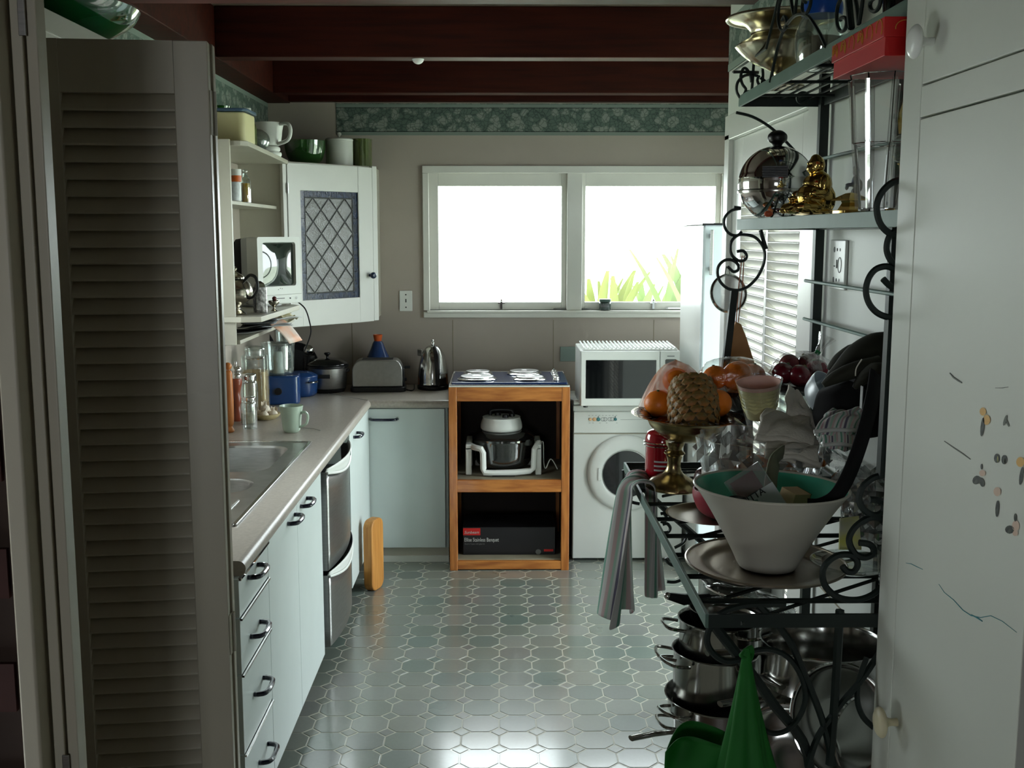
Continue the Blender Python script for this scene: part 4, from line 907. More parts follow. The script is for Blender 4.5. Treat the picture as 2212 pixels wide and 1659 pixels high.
# spices
ZS = 1.889
t = thing('enamel_mug', 'pale speckled mug on the small spice shelf', 'mug', (-1.120, 4.62, ZS))
obj('cup', MB().shell([(0.026, 0), (0.033, 0.075)], 0.002, 28), mk('speckled_enamel', S(176, 180, 184), 0.35, var=0.25, vscale=60), t)
obj('handle', MB().tube(spline([(-0.03, 0, 0.06), (-0.05, 0, 0.05), (-0.045, 0, 0.02), (-0.028, 0, 0.018)], 5), 0.003, 6), M['whiteplastic'], t)
t = thing('glass_jar', 'round glass jar with dark lid behind the speckled mug', 'jar', (-1.225, 4.86, ZS), group='spice jars')
obj('jar_body', lat([(0.0001, 0), (0.03, 0.001), (0.034, 0.05), (0.028, 0.09), (0.018, 0.11)]), M['jarglass'], t); obj('lid', lat([(0.02, 0.1105), (0.021, 0.128), (0.0001, 0.130)], sp=0), M['black'], t)
t = thing('spice_jar', 'white spice jar with orange band and grey foot label', 'jar', (-1.135, 4.74, ZS), group='spice jars')
obj('jar_body', lat([(0.018, 0), (0.020, 0.004), (0.020, 0.075), (0.015, 0.082)], sp=0), M['whiteplastic'], t)
obj('label_band', MB().lathe([(0.023, 0.083), (0.024, 0.108)], 24), mk('orange_print', S(198, 96, 36), 0.4), t); obj('lid', MB().lathe([(0.024, 0.1085), (0.024, 0.135), (0.0001, 0.136)], 24), M['whiteplastic'], t)
t = thing('oil_bottle', 'small bottle of yellow oil with glass stopper on the spice shelf', 'bottle', (-1.138, 4.93, ZS), group=None)
obj('oil', MB().cyl(0.019, 0.002, 0.085, 24), mk('yellow_oil', S(224, 168, 20), 0.12, coat=0.8), t)
obj('bottle', MB().shell(smooth_prof([(0.0225, 0), (0.0225, 0.09), (0.013, 0.112), (0.011, 0.128)], 3), 0.0015, 24), M['glass'], t)
obj('stopper', MB().ball(0.011, (0, 0, 0.138), 10), M['glass'], t)
t = thing('amber_tube', 'slim dark and amber bottle between the oil and the white jar', 'bottle', (-1.165, 4.875, ZS))
obj('bottle_body', lat([(0.011, 0), (0.012, 0.07), (0.009, 0.08), (0.009, 0.09), (0.0001, 0.092)], 16), mk('amber_glass', S(150, 96, 30), 0.15, coat=0.6), t); obj('label', MB().cyl(0.0126, 0.02, 0.055, 16), M['black'], t)
# television shelf
ZV = 1.425
t = thing('television', 'small white tube television angled into the room on the wall shelf', 'television', (-1.144, 5.052, ZV), rz=math.radians(58))
# local: screen faces -y
TW, TH = 0.275, 0.312
fr = MB().box(-TW/2, TW/2, -0.165, -0.10, 0.012, TH).prism([(-0.045 + 0, 0), (0, 0)], 0, 0) if False else MB().box(-TW/2, TW/2, -0.165, -0.10, 0.010, TH)
cut = rrect(-0.106, 0.106, 0.090, 0.288, 0.012, 4)
m = MB()
outer = rrect(-TW/2, TW/2, 0.010, TH, 0.010, 4); k = len(outer)
vs = [(x, -0.165, z) for x, z in outer] + [(x, -0.165, z) for x, z in cut] + [(x * .97, -0.150, 0.196 + (z - 0.196) * .97) for x, z in cut] + [(x, -0.10, z) for x, z in outer]
fs = [(i, (i + 1) % k, k + (i + 1) % k, k + i) for i in range(k)] + [(k + i, k + (i + 1) % k, 2 * k + (i + 1) % k, 2 * k + i) for i in range(k)] + [(3 * k + i, 3 * k + (i + 1) % k, (i + 1) % k, i) for i in range(k)] + [tuple(3 * k + i for i in range(k))]
m.add(vs, fs)
obj('bezel', m, M['appliance'], t, smooth=30)
obj('screen', MB().grid(lambda u, v: (-0.104 + 0.208 * u, -0.152 - 0.014 * math.sin(PI * u) * math.sin(PI * v) ** .8, 0.092 + 0.194 * v), 20, 16), mk('dark_green_glass_screen', S(34, 44, 38), 0.05, coat=1.0), t, smooth=60)
vb = []; 
def taper(y, s_, zc=0.17): return [(x * s_, y, zc + (z - zc) * s_) for x, z in outer]
m = MB(); rings = taper(-0.0598, .96) + taper(-0.02, .93) + taper(0.06, .62) + taper(0.12, .45)
m.add(rings, [(j * k + i, j * k + (i + 1) % k, (j + 1) * k + (i + 1) % k, (j + 1) * k + i) for j in range(3) for i in range(k)] + [tuple(3 * k + i for i in range(k)), tuple(range(k))])
obj('rear_casing', m, M['blackm'], t, smooth=30)
obj('side_casing', MB().add(taper(-0.0998, .99) + taper(-0.06, .965), [(i, (i + 1) % k, k + (i + 1) % k, k + i) for i in range(k)] + [tuple(range(k)), tuple(range(k, 2 * k))]), mk('grey_white_casing', S(180, 184, 184), 0.4), t, smooth=30)
obj('control_strip', MB().box(-TW/2 + .002, TW/2 - .002, -0.172, -0.165, 0.012, 0.052), M['appliance'], t, smooth=0, bevel=0.003)
obj('tray_slot', MB().box(-0.055, 0.020, -0.1726, -0.172, 0.034, 0.037), M['black'], t, smooth=0)
for x in (0.055, 0.095): obj('button', lat([(0.006 if x > .09 else 0.003, 0), (0.005 if x > .09 else 0.0025, 0.004), (0.0001, 0.004)], 12, 0, M=T(x, -0.172, 0.034) @ RX(PI / 2)), M['chrome'] if x > .09 else M['black'], t)
for x, z in ((-0.012, 0.074), (0.0, 0.079), (0.012, 0.077)): obj('indicator', MB().box(x - .002, x + .002, -0.1656, -0.165, z, z + .003), M['blackm'], t, smooth=0)
obj('swivel_base', MB().cyl(0.11, 0, 0.010, 30, T(0, -0.02, 0)), M['appliance'], t)
wobj('power_cord', MB().tube(spline([(-0.965, 5.18, 1.43), (-0.925, 5.14, 1.40), (-0.918, 5.20, 1.34), (-0.93, 5.30, 1.27), (-1.0, 5.5, 1.16)], 8), 0.0035, 6), M['black'], t)
# silver teapot
t = thing('silver_teapot', 'tarnished silver teapot with black handle beside the shelf end panel', 'teapot', (-1.085, 4.46, ZV))
obj('pot_body', lat([(0.0001, 0), (0.040, 0.0), (0.034, 0.010), (0.020, 0.022), (0.024, 0.034), (0.058, 0.060), (0.070, 0.095), (0.055, 0.130), (0.036, 0.142), (0.0001, 0.144)]), M['silver'], t)
ld = obj('lid', lat([(0.038, 0.1445), (0.034, 0.156), (0.012, 0.170), (0.005, 0.176), (0.010, 0.186), (0.0001, 0.196)]), M['silver'], t)
obj('spout', MB().tube(spline([(-0.05, 0, 0.08), (-0.09, 0, 0.10), (-0.11, 0, 0.15), (-0.125, 0, 0.165)], 6), 0.01, 10, rr=[0.018 - 0.0006 * i for i in range(19)]), M['silver'], t)
obj('handle', MB().tube(spline([(0.045, 0, 0.135), (0.075, 0, 0.160), (0.105, 0, 0.150), (0.112, 0, 0.110), (0.090, 0, 0.075), (0.062, 0, 0.068)], 6), 0.0065, 8), M['black'], t, rot=(0, 0, -0.45))
t = thing('embossed_tin', 'silver embossed square canister between the teapot and television', 'canister', (-1.010, 4.57, ZV), rz=0.5)
obj('tin_body', MB().prism(rrect(-0.024, 0.024, -0.024, 0.024, 0.005), 0, 0.105), mk('embossed_silver', (0.7, 0.7, 0.7, 1), 0.25, 1.0, var=0.75, vscale=55, bump=1.0, bscale=60), t)
obj('lid', MB().lathe([(0.026, 0.1055), (0.022, 0.120), (0.006, 0.130), (0.0001, 0.131)], 4, RZ(PI / 4)), M['silver'], t)
t = thing('egg_cup', 'little silver footed cup with a dark red stopper', 'cup', (-0.972, 4.66, ZV))
obj('cup', lat([(0.016, 0), (0.006, 0.008), (0.006, 0.018), (0.020, 0.030), (0.022, 0.044), (0.0001, 0.044)]), M['silver'], t); obj('stopper', MB().ball(0.010, (0.004, -0.004, 0.052), 10), mk('dark_red', S(90, 30, 30), 0.3), t)
t = thing('black_block', 'black box standing behind the silver teapot', 'block', (-1.22, 4.63, ZV))  # plain black box filling the dark spot behind the teapot
obj('box', MB().box(-0.07, 0.055, -0.07, 0.08, 0, 0.235), M['blackm'], t, smooth=0, bevel=0.01); obj('dial', lat([(0.02, 0), (0.018, 0.008), (0.0001, 0.008)], 16, 0, M=T(0.0, -0.07, 0.17) @ RX(PI / 2)), M['black'], t)
# papers on the bottom shelf
random.seed(3)
M['paper'] = mk('grey_white_paper', S(190, 192, 192), 0.7, var=0.12, vscale=20); M['paperg'] = mk('grey_magazine', S(110, 114, 118), 0.4, var=0.5, vscale=14); M['papero'] = mk('orange_printed_paper', S(206, 150, 118), 0.6, col2=S(190, 186, 178), vscale=9)
spec = [(-1.19, 4.60, 0.000, 0.2, 'paper'), (-1.17, 4.66, 0.007, -0.3, 'paperg'), (-1.15, 4.70, 0.015, 0.5, 'paper'), (-1.17, 4.62, 0.024, 0.1, 'paperg'), (-1.14, 4.72, 0.034, -0.5, 'paper'), (-1.18, 4.60, 0.045, 0.35, 'paperg')]
words_ = ['lowest white sheet in the stack of papers on the bottom shelf', 'grey magazine second from the bottom of the paper stack', 'white folded sheet in the middle of the paper stack', 'grey magazine above the middle of the paper stack', 'loose white sheet near the top of the paper stack', 'topmost grey curled magazine of the paper stack']
for (x, y, dz, rz, mt), wd in zip(spec, words_):
    def sh(u, v, k=len(wd)): return ((u - .5) * 0.15, (v - .5) * 0.25, 0.004 * math.sin(3 * u + k) + 0.010 * u * u + 0.006 * math.sin(4 * v + k) ** 2)
    o = solo('magazine' if mt == 'paperg' else 'paper_sheet', wd, 'paper', MB().grid(sh, 8, 8), M[mt], (x + 0.12, y + 0.10, 1.333 + dz), group='papers on the bottom wall shelf', rot=(0, 0, rz), solid=0.0035, smooth=60)
def droop(u, v):
    x = 0.20 * u; return (x, (v - .5) * 0.20 * (1 - 0.35 * max(0, u - .5)), 0.01 - (0.25 * max(0, u - 0.45) ** 1.6))
solo('leaflet', 'orange printed leaflet drooping off the shelf edge below the television', 'paper', MB().grid(droop, 12, 8), M['papero'], (-1.10, 4.80, 1.366), rot=(0, 0, -0.15), solid=0.0015, smooth=60)
solo('crumpled_wrapper', 'crumpled white and yellow wrapper on top of the papers', 'paper', MB().grid(lambda u, v: ((u - .5) * .11, (v - .5) * .10, 0.03 * math.sin(5 * u + 2) * math.cos(6 * v) * (1 - abs(u - .5)) + 0.02), 9, 9), mk('yellow_white_wrapper', S(206, 204, 190), 0.5, col2=S(170, 150, 60), vscale=16), (-1.00, 5.02, 1.358), rot=(0, 0.2, 0.4), solid=0.001, smooth=0)

# ---------------------------------------------------------------- worktop things
ZW = 0.8856
t = thing('pepper_mill', 'turned dark red wood pepper mill with metal crown by the left wall', 'pepper mill', (-1.235, 5.03, ZW))
obj('base', lat([(0.028, 0), (0.030, 0.02), (0.018, 0.06), (0.022, 0.10), (0.016, 0.13), (0.026, 0.17), (0.024, 0.2), (0.0001, 0.2)]), M['redwood'], t)
obj('crown', lat([(0.024, 0.2005), (0.026, 0.215), (0.02, 0.225), (0.027, 0.240), (0.018, 0.256), (0.0001, 0.258)]), M['chrome'], t); obj('finial', lat([(0.004, 0.2582), (0.007, 0.268), (0.003, 0.278), (0.0001, 0.279)], 14), M['chrome'], t)
t = thing('wooden_rolling_pin', 'tall orange beech mill with ball foot, nearest on the worktop', 'mill', (-1.195, 4.73, ZW))
obj('shaft', lat([(0.014, 0), (0.019, 0.008), (0.012, 0.026), (0.017, 0.04), (0.019, 0.10), (0.018, 0.24), (0.014, 0.27), (0.0001, 0.275)], 24), M['wood'], t)
obj('knob', MB().ball(0.017, (0, 0, 0.292), 10), M['wood'], t)
def jar(label, x, y, r, h, fill=None, fh=0.6, lid='chrome', sq=False, grp=None, lidr=1.02):
    t = thing('storage_jar', label, 'jar', (x, y, ZW), group=grp)
    if sq:
        q = [(px * r, py * r) for px, py in rrect(-1, 1, -1, 1, 0.25, 3)]
        m = MB().prism(q, 0, h * .86); obj('jar_body', m, M['jarglass'], t, smooth=30)
        if fill: obj('contents', MB().prism([(a * .93, b_ * .93) for a, b_ in q], 0.006, h * fh), fill, t, smooth=0)
        obj('neck', MB().cyl(r * .8, h * .861, h * .93, 24), M['jarglass'], t)
    else:
        obj('jar_body', lat([(r * .9, 0), (r, 0.01), (r, h * .72), (r * .8, h * .82), (r * .78, h * .86)], 28), M['jarglass'], t)
        if fill: obj('contents', MB().cyl(r * .93, 0.005, h * fh, 24), fill, t)
    obj('lid', MB().lathe(smooth_prof([(r * .84 * lidr, h * .861 if not sq else h * .93), (r * .86 * lidr, h * .95), (r * .7, h * .985), (0.0001, h)], 3), 28), M[lid] if lid in M else lid, t)
    obj('rim_clamp', MB().lathe([(r * .84, h * .80), (r * .90, h * .815), (r * .84, h * .83)], 28), M['chrome'], t)
    return t
M['spag'] = mk('dried_pasta', S(206, 170, 110), 0.6, var=0.3, vscale=12, stretch=(30, 30, 1)); M['crumb'] = mk('oats', S(196, 178, 140), 0.8, var=0.3, vscale=80)
jar('tall square glass jar of pasta with a glass lid', -1.205, 5.30, 0.058, 0.325, M['spag'], 0.62, 'jarglass', True)
jar('medium glass jar with shiny lid in front of the pasta jar', -1.19, 5.10, 0.038, 0.215, None, 0, 'chrome', grp='glass jars by the left wall')
jar('small clear glass jar nearest the beech mill', -1.13, 4.83, 0.032, 0.145, None, 0, 'chrome', grp='glass jars by the left wall')
jar('low glass jar of oats below the medium jar', -1.165, 4.95, 0.034, 0.12, M['crumb'], .4, 'jarglass', grp='glass jars by the left wall')
# garlic basket
p = (-1.115, 5.08, ZW)
t = thing('garlic_basket', 'small woven basket heaped with garlic on the worktop', 'basket', p)
obj('basket_weave', MB().shell(smooth_prof([(0.045, 0), (0.062, 0.012), (0.070, 0.026)]), 0.005, 48, wob=lambda a, j, z: 1 + 0.03 * math.cos(24 * a + PI * j)), mk('straw', S(202, 186, 140), 0.8, var=0.25, vscale=60), t)
M['garlic'] = mk('garlic_skin', S(226, 214, 196), 0.55, var=0.12, vscale=20, stretch=(3, 3, 1))
gw = ['garlic bulb at the left of the straw basket', 'garlic bulb at the right of the straw basket', 'garlic bulb at the back of the straw basket', 'garlic bulb at the front of the straw basket', 'garlic bulb crowning the heap in the straw basket']
for (dx, dy, dz, r), lb in zip(((-0.036, 0, 0.010, 0.022), (0.036, 0.004, 0.010, 0.021), (0.0, 0.036, 0.010, 0.022), (0.0, -0.034, 0.010, 0.021), (0.0, 0.0, 0.034, 0.022)), gw):
    b_ = thing('garlic_bulb', lb, 'garlic', (p[0] + dx, p[1] + dy, p[2] + dz), rot=(random.uniform(-.3, .3), random.uniform(-.3, .3), random.random()), group='garlic in the straw basket')
    obj('bulb', lat([(0.004, 0), (r * .7, 0.003), (r, r * .6), (r * .7, r * 1.2), (0.004, r * 1.55), (0.003, r * 2.1), (0.0001, r * 2.12)], 24, 3, wob=lambda a, j, z: 1 + 0.06 * abs(math.cos(4 * a))), M['garlic'], b_, smooth=60)
    obj('papery_skin', MB().grid(lambda u, v: (r * 0.9 * math.cos(2.4 * u), r * 0.9 * math.sin(2.4 * u) + 0.004, r * (1.1 + v * 0.9) + 0.004 * math.sin(14 * u)), 10, 3), M['garlic'], b_, smooth=0)
# mug and twist of wire
mg = at(627, 936, Z=ZW)
t = thing('mug', 'pale sage green mug standing alone on the worktop', 'mug', (mg.x, mg.y + 0.035, ZW))
M['sage'] = mk('sage_green_glaze', S(172, 190, 174), 0.22, coat=0.4)
obj('cup', MB().shell(smooth_prof([(0.030, 0), (0.038, 0.012), (0.042, 0.04), (0.046, 0.08), (0.053, 0.118)]), 0.0035, 40), M['sage'], t)
obj('handle', MB().tube(spline([(0.046, 0, 0.085), (0.064, 0, 0.092), (0.078, 0, 0.075), (0.072, 0, 0.042), (0.052, 0, 0.028), (0.040, 0, 0.024)], 6), 0.0055, 8), M['sage'], t, rot=(0, 0, -0.25))
a_, b_ = at(655, 925, Z=ZW), at(693, 932, Z=ZW)
solo('thin_knife', 'thin dark wire-like skewer lying beside the sage mug', 'skewer', MB().tube(spline([(a_.x - .02, a_.y, ZW + .003), ((a_.x + b_.x) / 2, (a_.y + b_.y) / 2 + .01, ZW + .004), (b_.x, b_.y, ZW + .003)], 6), 0.0018, 6), M['steel_b'], (0, 0, 0))
# food processor, blue base and clear bowls
t = thing('food_processor', 'blue food processor with clear bowls in the corner of the worktop', 'food processor', (-1.150, 5.58, ZW), rz=0.15)
M['fpblue'] = mk('glossy_blue_plastic', S(24, 62, 116), 0.25, coat=0.4, var=0.15)
obj('motor_base', MB().prism(rrect(-0.108, 0.108, -0.09, 0.09, 0.035), 0, 0.150), M['fpblue'], t, bevel=0.012)
obj('mixing_bowl', MB().shell(smooth_prof([(0.070, 0.151), (0.078, 0.17), (0.082, 0.25), (0.084, 0.30)]), 0.003, 36, T(0.0, 0, 0)), M['jarglass'], t)
obj('inner_hub', lat([(0.03, 0.155), (0.025, 0.18), (0.022, 0.26), (0.0001, 0.262)], 20), M['whiteplastic'], t)
obj('bowl_lid', MB().lathe([(0.086, 0.301), (0.088, 0.312), (0.04, 0.318), (0.0001, 0.318)], 36), M['jarglass'], t)
obj('feed_tube', MB().shell([(0.030, 0.319), (0.032, 0.375)], 0.003, 24, T(0.03, -0.02, 0), sx=1.2), M['jarglass'], t)
obj('dial', lat([(0.02, 0), (0.018, 0.012), (0.0001, 0.013)], 18, 0, M=T(0.0, -0.085, 0.07) @ RX(PI / 2)), M['black'], t)
# blue casserole behind
t = thing('blue_casserole', 'round blue enamel casserole behind the food processor', 'casserole', (-1.085, 5.83, ZW))
obj('pot', MB().shell(smooth_prof([(0.075, 0), (0.088, 0.02), (0.092, 0.10)]), 0.004, 40), M['fpblue'], t); obj('lid', lat([(0.093, 0.1005), (0.09, 0.112), (0.05, 0.13), (0.0001, 0.133)]), M['fpblue'], t)
for a in (-0.7, 2.44): obj('handle', MB().tube(spline([(0.085, -0.03, 0.08), (0.115, -0.02, 0.082), (0.115, 0.02, 0.082), (0.085, 0.03, 0.08)], 5), 0.005, 8), M['steel'], t, rot=(0, 0, a))
# chrome ball kettle/canister
t = thing('chrome_blender', 'black appliance with a shiny chrome ball top at the back corner', 'blender', (-1.075, 6.05, ZW))
obj('column', lat([(0.05, 0), (0.05, 0.02), (0.035, 0.03), (0.033, 0.19), (0.0001, 0.192)], sp=0), M['black'], t); obj('chrome_ball', MB().ball(0.030, (0, 0, 0.223), 16), M['chrome'], t)
t = thing('frying_pan', 'large black frying pan leaning against the wall behind the casserole', 'pan', (-1.16, 6.12, ZW), rot=(math.radians(76), 0, 0.3))
obj('pan_disc', MB().shell([(0.095, 0), (0.130, 0.035)], 0.004, 40, T(0, 0.132, -0.03)), M['blackm'], t); obj('handle', MB().tube([(-0.10, 0.22, 0.0), (-0.17, 0.36, 0.01)], 0.010, 8, flat=.5), M['black'], t)
# slow cooker
sx_, sy_ = at(716, 843, Z=ZW).x, 5.98
t = thing('slow_cooker', 'oval stainless slow cooker with dark lid beside the toaster', 'slow cooker', (sx_ - 0.012, sy_, ZW))
obj('base', lat([(0.085, 0), (0.095, 0.012), (0.100, 0.022)], 40, 0), M['black'], t)
obj('outer_casing', lat([(0.096, 0.0225), (0.102, 0.03), (0.110, 0.135)], 40, 0), M['steel_b'], t)
obj('inner_rim', MB().lathe([(0.110, 0.1355), (0.117, 0.139), (0.117, 0.149), (0.104, 0.151)], 40), M['black'], t)
l_ = obj('lid', lat([(0.113, 0.1515), (0.110, 0.160), (0.07, 0.180), (0.02, 0.188), (0.0001, 0.188)], 40), M['blackglass'], t); obj('lid_knob', lat([(0.007, 0.1885), (0.008, 0.200), (0.017, 0.208), (0.015, 0.216), (0.0001, 0.218)], 18), M['black'], l_)
obj('badge', MB().box(-0.035, 0.030, -0.1125, -0.108, 0.086, 0.106), M['black'], t, smooth=0)
for s_ in (-1, 1): obj('handle', MB().box(s_ * 0.108 - 0.012, s_ * 0.108 + 0.012, -0.03, 0.03, 0.11, 0.128), M['black'], t, smooth=0, bevel=0.006)
# tagine
t = thing('tagine', 'blue conical tagine with orange knob behind the toaster', 'tagine', (-0.70, 6.148, ZW))
obj('dish', MB().shell(smooth_prof([(0.07, 0), (0.10, 0.03), (0.105, 0.05)]), 0.006, 40), mk('terracotta_orange', S(196, 96, 48), 0.5), t)
l_ = obj('cone_lid', lat([(0.098, 0.051), (0.094, 0.075), (0.078, 0.14), (0.042, 0.22), (0.024, 0.262), (0.0001, 0.264)], 40), mk('deep_blue_glaze', S(34, 58, 104), 0.2, coat=0.5), t)
obj('lid_knob', MB().shell([(0.020, 0.2645), (0.027, 0.300)], 0.004, 24), mk('orange_glaze', S(206, 92, 40), 0.4), l_)
# toaster
tx = at(815, 846, Z=ZW)
t = thing('toaster', 'brushed steel two-slice toaster on black base near the kettle', 'toaster', (tx.x, tx.y + 0.055, ZW), rz=0.06)
obj('base', MB().prism(rrect(-0.150, 0.155, -0.085, 0.085, 0.03), 0, 0.028), M['black'], t, bevel=0.006)
prof = [(-0.138, 0.0285), (-0.138, 0.115)] + [(-0.138 + 0.055 - 0.055 * math.cos(a), 0.115 + 0.062 * math.sin(a)) for a in [k * PI / 16 for k in range(1, 9)]] + [(0.09 + 0.048 * math.sin(a), 0.115 + 0.062 * math.cos(a)) for a in [k * PI / 16 for k in range(1, 9)]] + [(0.138, 0.0285)]
obj('shell', MB().prism([(x, z) for x, z in prof], -0.075, 0.075, RX(PI / 2)), mk('brushed_toaster_steel', (0.45, 0.45, 0.43, 1), 0.34, 1.0, var=0.1, vscale=40), t, smooth=30, bevel=0.006)
for y in (-0.03, 0.03): obj('slot', MB().box(-0.085, 0.085, y - 0.012, y + 0.012, 0.1772, 0.1785), M['blackm'], t, smooth=0)
obj('end_panel', MB().box(0.1385, 0.146, -0.055, 0.055, 0.03, 0.13), M['black'], t, smooth=0, bevel=0.004)
obj('lever', MB().box(0.146, 0.178, -0.012, 0.012, 0.122, 0.136), M['black'], t, smooth=0, bevel=0.003)
obj('dial', lat([(0.012, 0), (0.011, 0.012), (0.0001, 0.012)], 16, 0, M=T(0.146, 0, 0.06) @ RY(PI / 2)), M['black'], t)
wobj('appliance_cord', MB().tube(spline([(-0.53, 6.02, ZW + .004), (-0.50, 5.98, ZW + .004), (-0.49, 6.05, ZW + .004), (-0.50, 6.18, ZW + .01)], 8), 0.0035, 6), M['black'], t)
# kettle
kx = at(934, 843, Z=ZW)
t = thing('kettle', 'tall polished steel kettle on black base beside the hob', 'kettle', (kx.x, kx.y + 0.07, ZW))
obj('base', lat([(0.088, 0), (0.090, 0.012), (0.080, 0.024), (0.0001, 0.025)]), M['black'], t)
obj('kettle_body', lat([(0.0001, 0.0255), (0.080, 0.026), (0.087, 0.04), (0.083, 0.10), (0.070, 0.17), (0.052, 0.215), (0.030, 0.240), (0.0001, 0.246)], 48), M['steel'], t)
obj('lid_knob', lat([(0.009, 0.2462), (0.011, 0.256), (0.006, 0.266), (0.009, 0.274), (0.0001, 0.278)], 18), M['chrome'], t)
obj('handle', MB().tube(spline([(0.012, -0.045, 0.236), (0.030, -0.092, 0.20), (0.034, -0.112, 0.13), (0.032, -0.104, 0.06), (0.030, -0.086, 0.035)], 6), 0.012, 10, flat=1.2), M['black'], t)
obj('spout', MB().prism([(-0.02, 0), (0.02, 0), (0, -0.03)], 0.185, 0.225, RZ(-PI / 2) @ T(0, 0.0, 0) @ T(0, -0.058, 0)), M['steel'], t, bevel=0.004)
# jar on the window sill
p = at(1307, 654, Y=YB - 0.0)
t = thing('small_jar', 'small dark jar with green lid standing on the window sill', 'jar', (p.x, YB + 0.002, WZ0 + 0.0005))
obj('jar_body', lat([(0.028, 0), (0.033, 0.006), (0.034, 0.040), (0.028, 0.048)], 28), mk('dark_jar_contents', S(52, 66, 62), 0.12, coat=0.8), t)
obj('lid', MB().lathe([(0.034, 0.0485), (0.035, 0.064), (0.0001, 0.065)], 28), mk('green_grey_lid', S(58, 84, 74), 0.35), t)
obj('label', MB().lathe([(0.0346, 0.018), (0.0346, 0.034)], 28, a0=-2.4, a1=-0.9), M['paperg'], t)
# light bulb under the beam
p = at(903, 125, Y=4.70)
t = thing('light_globe', 'small round white globe lamp under the middle ceiling beam', 'lamp', (p.x, 4.70, p.z))
obj('globe', MB().ball(0.026, (0, 0, 0), 16), mk('frosted_globe', S(220, 222, 220), 0.3, sss=0.3), t)
obj('holder', MB().cyl(0.014, 0.024, 2.4748 - p.z, 16) if 2.4748 - p.z > 0.03 else MB().cyl(0.014, 0.022, 0.032, 16), M['whiteplastic'], t)
# platters on the high shelf
p = at(366, 84, Y=2.02)
cx_ = p.x - 0.215
M['greenglaze'] = mk('green_glaze', S(20, 92, 48), 0.12, coat=0.8); 
t = tag(obj('platter', MB().shell(smooth_prof([(0.10, 0), (0.14, 0.012), (0.21, 0.050), (0.235, 0.080)]), 0.005, 56), M['greenglaze'], loc=(-1.01, 2.40, zsh + 0.001)), 'large glossy green platter on the high shelf at the upper left', 'platter')
q = at(322, 38, Y=2.02)
solo('white_bowl', 'white oval dish nested on the green platter', 'dish', MB().shell(smooth_prof([(0.07, 0), (0.12, 0.014), (0.155, 0.038), (0.165, 0.060)]), 0.005, 48), mk('off_white_glaze', S(196, 204, 190), 0.2, coat=0.5), (-1.04, 2.32, zsh + 0.050))
solo('blue_plate', 'thin blue plate leaning on top of the white dish', 'plate', MB().shell(smooth_prof([(0.08, 0), (0.15, 0.008), (0.18, 0.018)]), 0.004, 48), mk('blue_rim_glaze', S(60, 96, 170), 0.2, coat=0.5), (-1.05, 2.40, zsh + 0.165), rot=(0, 0.30, 0))
solo('dark_basin', 'dark blue rounded basin further back on the high shelf', 'basin', MB().shell(smooth_prof([(0.10, 0), (0.15, 0.03), (0.17, 0.12)]), 0.005, 40), mk('dark_navy_enamel', S(20, 24, 40), 0.3), (-1.06, 1.95, zsh + 0.001))
# plants outside the window
M['leafout'] = mk('garden_green_leaf', S(88, 108, 52), 0.6, var=0.3, vscale=3)  # leaf green, tuned to stay visible outside the window
M['leafy'] = mk('yellow_green_leaf', S(104, 112, 54), 0.6, var=0.2, vscale=3)
random.seed(11)
def blades(name, label, cx, y, zb, zt, n, mat, spread):
    t = thing(name, label, 'plant', (cx, y, -0.4))
    for k in range(n):
        x = random.uniform(-spread, spread); hh = (zt - zb) * random.uniform(.55, 1) ; w = random.uniform(.02, .05); ln = random.uniform(-.35, .35); yy = random.uniform(-.2, .2)
        P = []
        for s_ in range(7):
            q_ = s_ / 6; P.append((x * (1 + .3 * q_) + ln * q_ * q_, yy, (zb + .4) * q_ ** .2 * 0 + (zb + 0.4 - 0.6) + (hh + .6) * q_))
        m = MB(); vs = []
        for s_, p_ in enumerate(P):
            ww = w * math.sin(PI * min(.98, (s_ + .6) / 7)) ** .7; vs += [(p_[0] - ww, p_[1], p_[2]), (p_[0] + ww, p_[1] + .01, p_[2])]
        m.add(vs, [(2 * i, 2 * i + 1, 2 * i + 3, 2 * i + 2) for i in range(6)])
        obj('leaf', m, mat, t, smooth=0, solid=0.003)
    obj('stem_clump', lat([(spread * .9, 0), (spread * .7, (zb + .4) * .5), (spread * .25, zb + .2), (0.001, zb + 0.3)], 16), mat, t)
pa, pb = at(1335, 640, Y=9.0), at(1340, 585, Y=9.0); blades('garden_plant', 'low yellow-green plant outside the window by the sill jar', pa.x, 9.0, pa.z, pb.z, 12, M['leafy'], .16)
pa, pb = at(1400, 640, Y=9.8), at(1400, 600, Y=9.8); blades('garden_plant', 'small bright green plant outside, middle of the right pane', pa.x, 9.8, pa.z, pb.z, 10, M['leafout'], .14)
pa, pb = at(1475, 640, Y=8.6), at(1475, 535, Y=8.6); blades('garden_plant', 'tall strap-leaved green plant outside at the right of the window', pa.x, 8.6, pa.z, pb.z, 16, M['leafout'], .17)
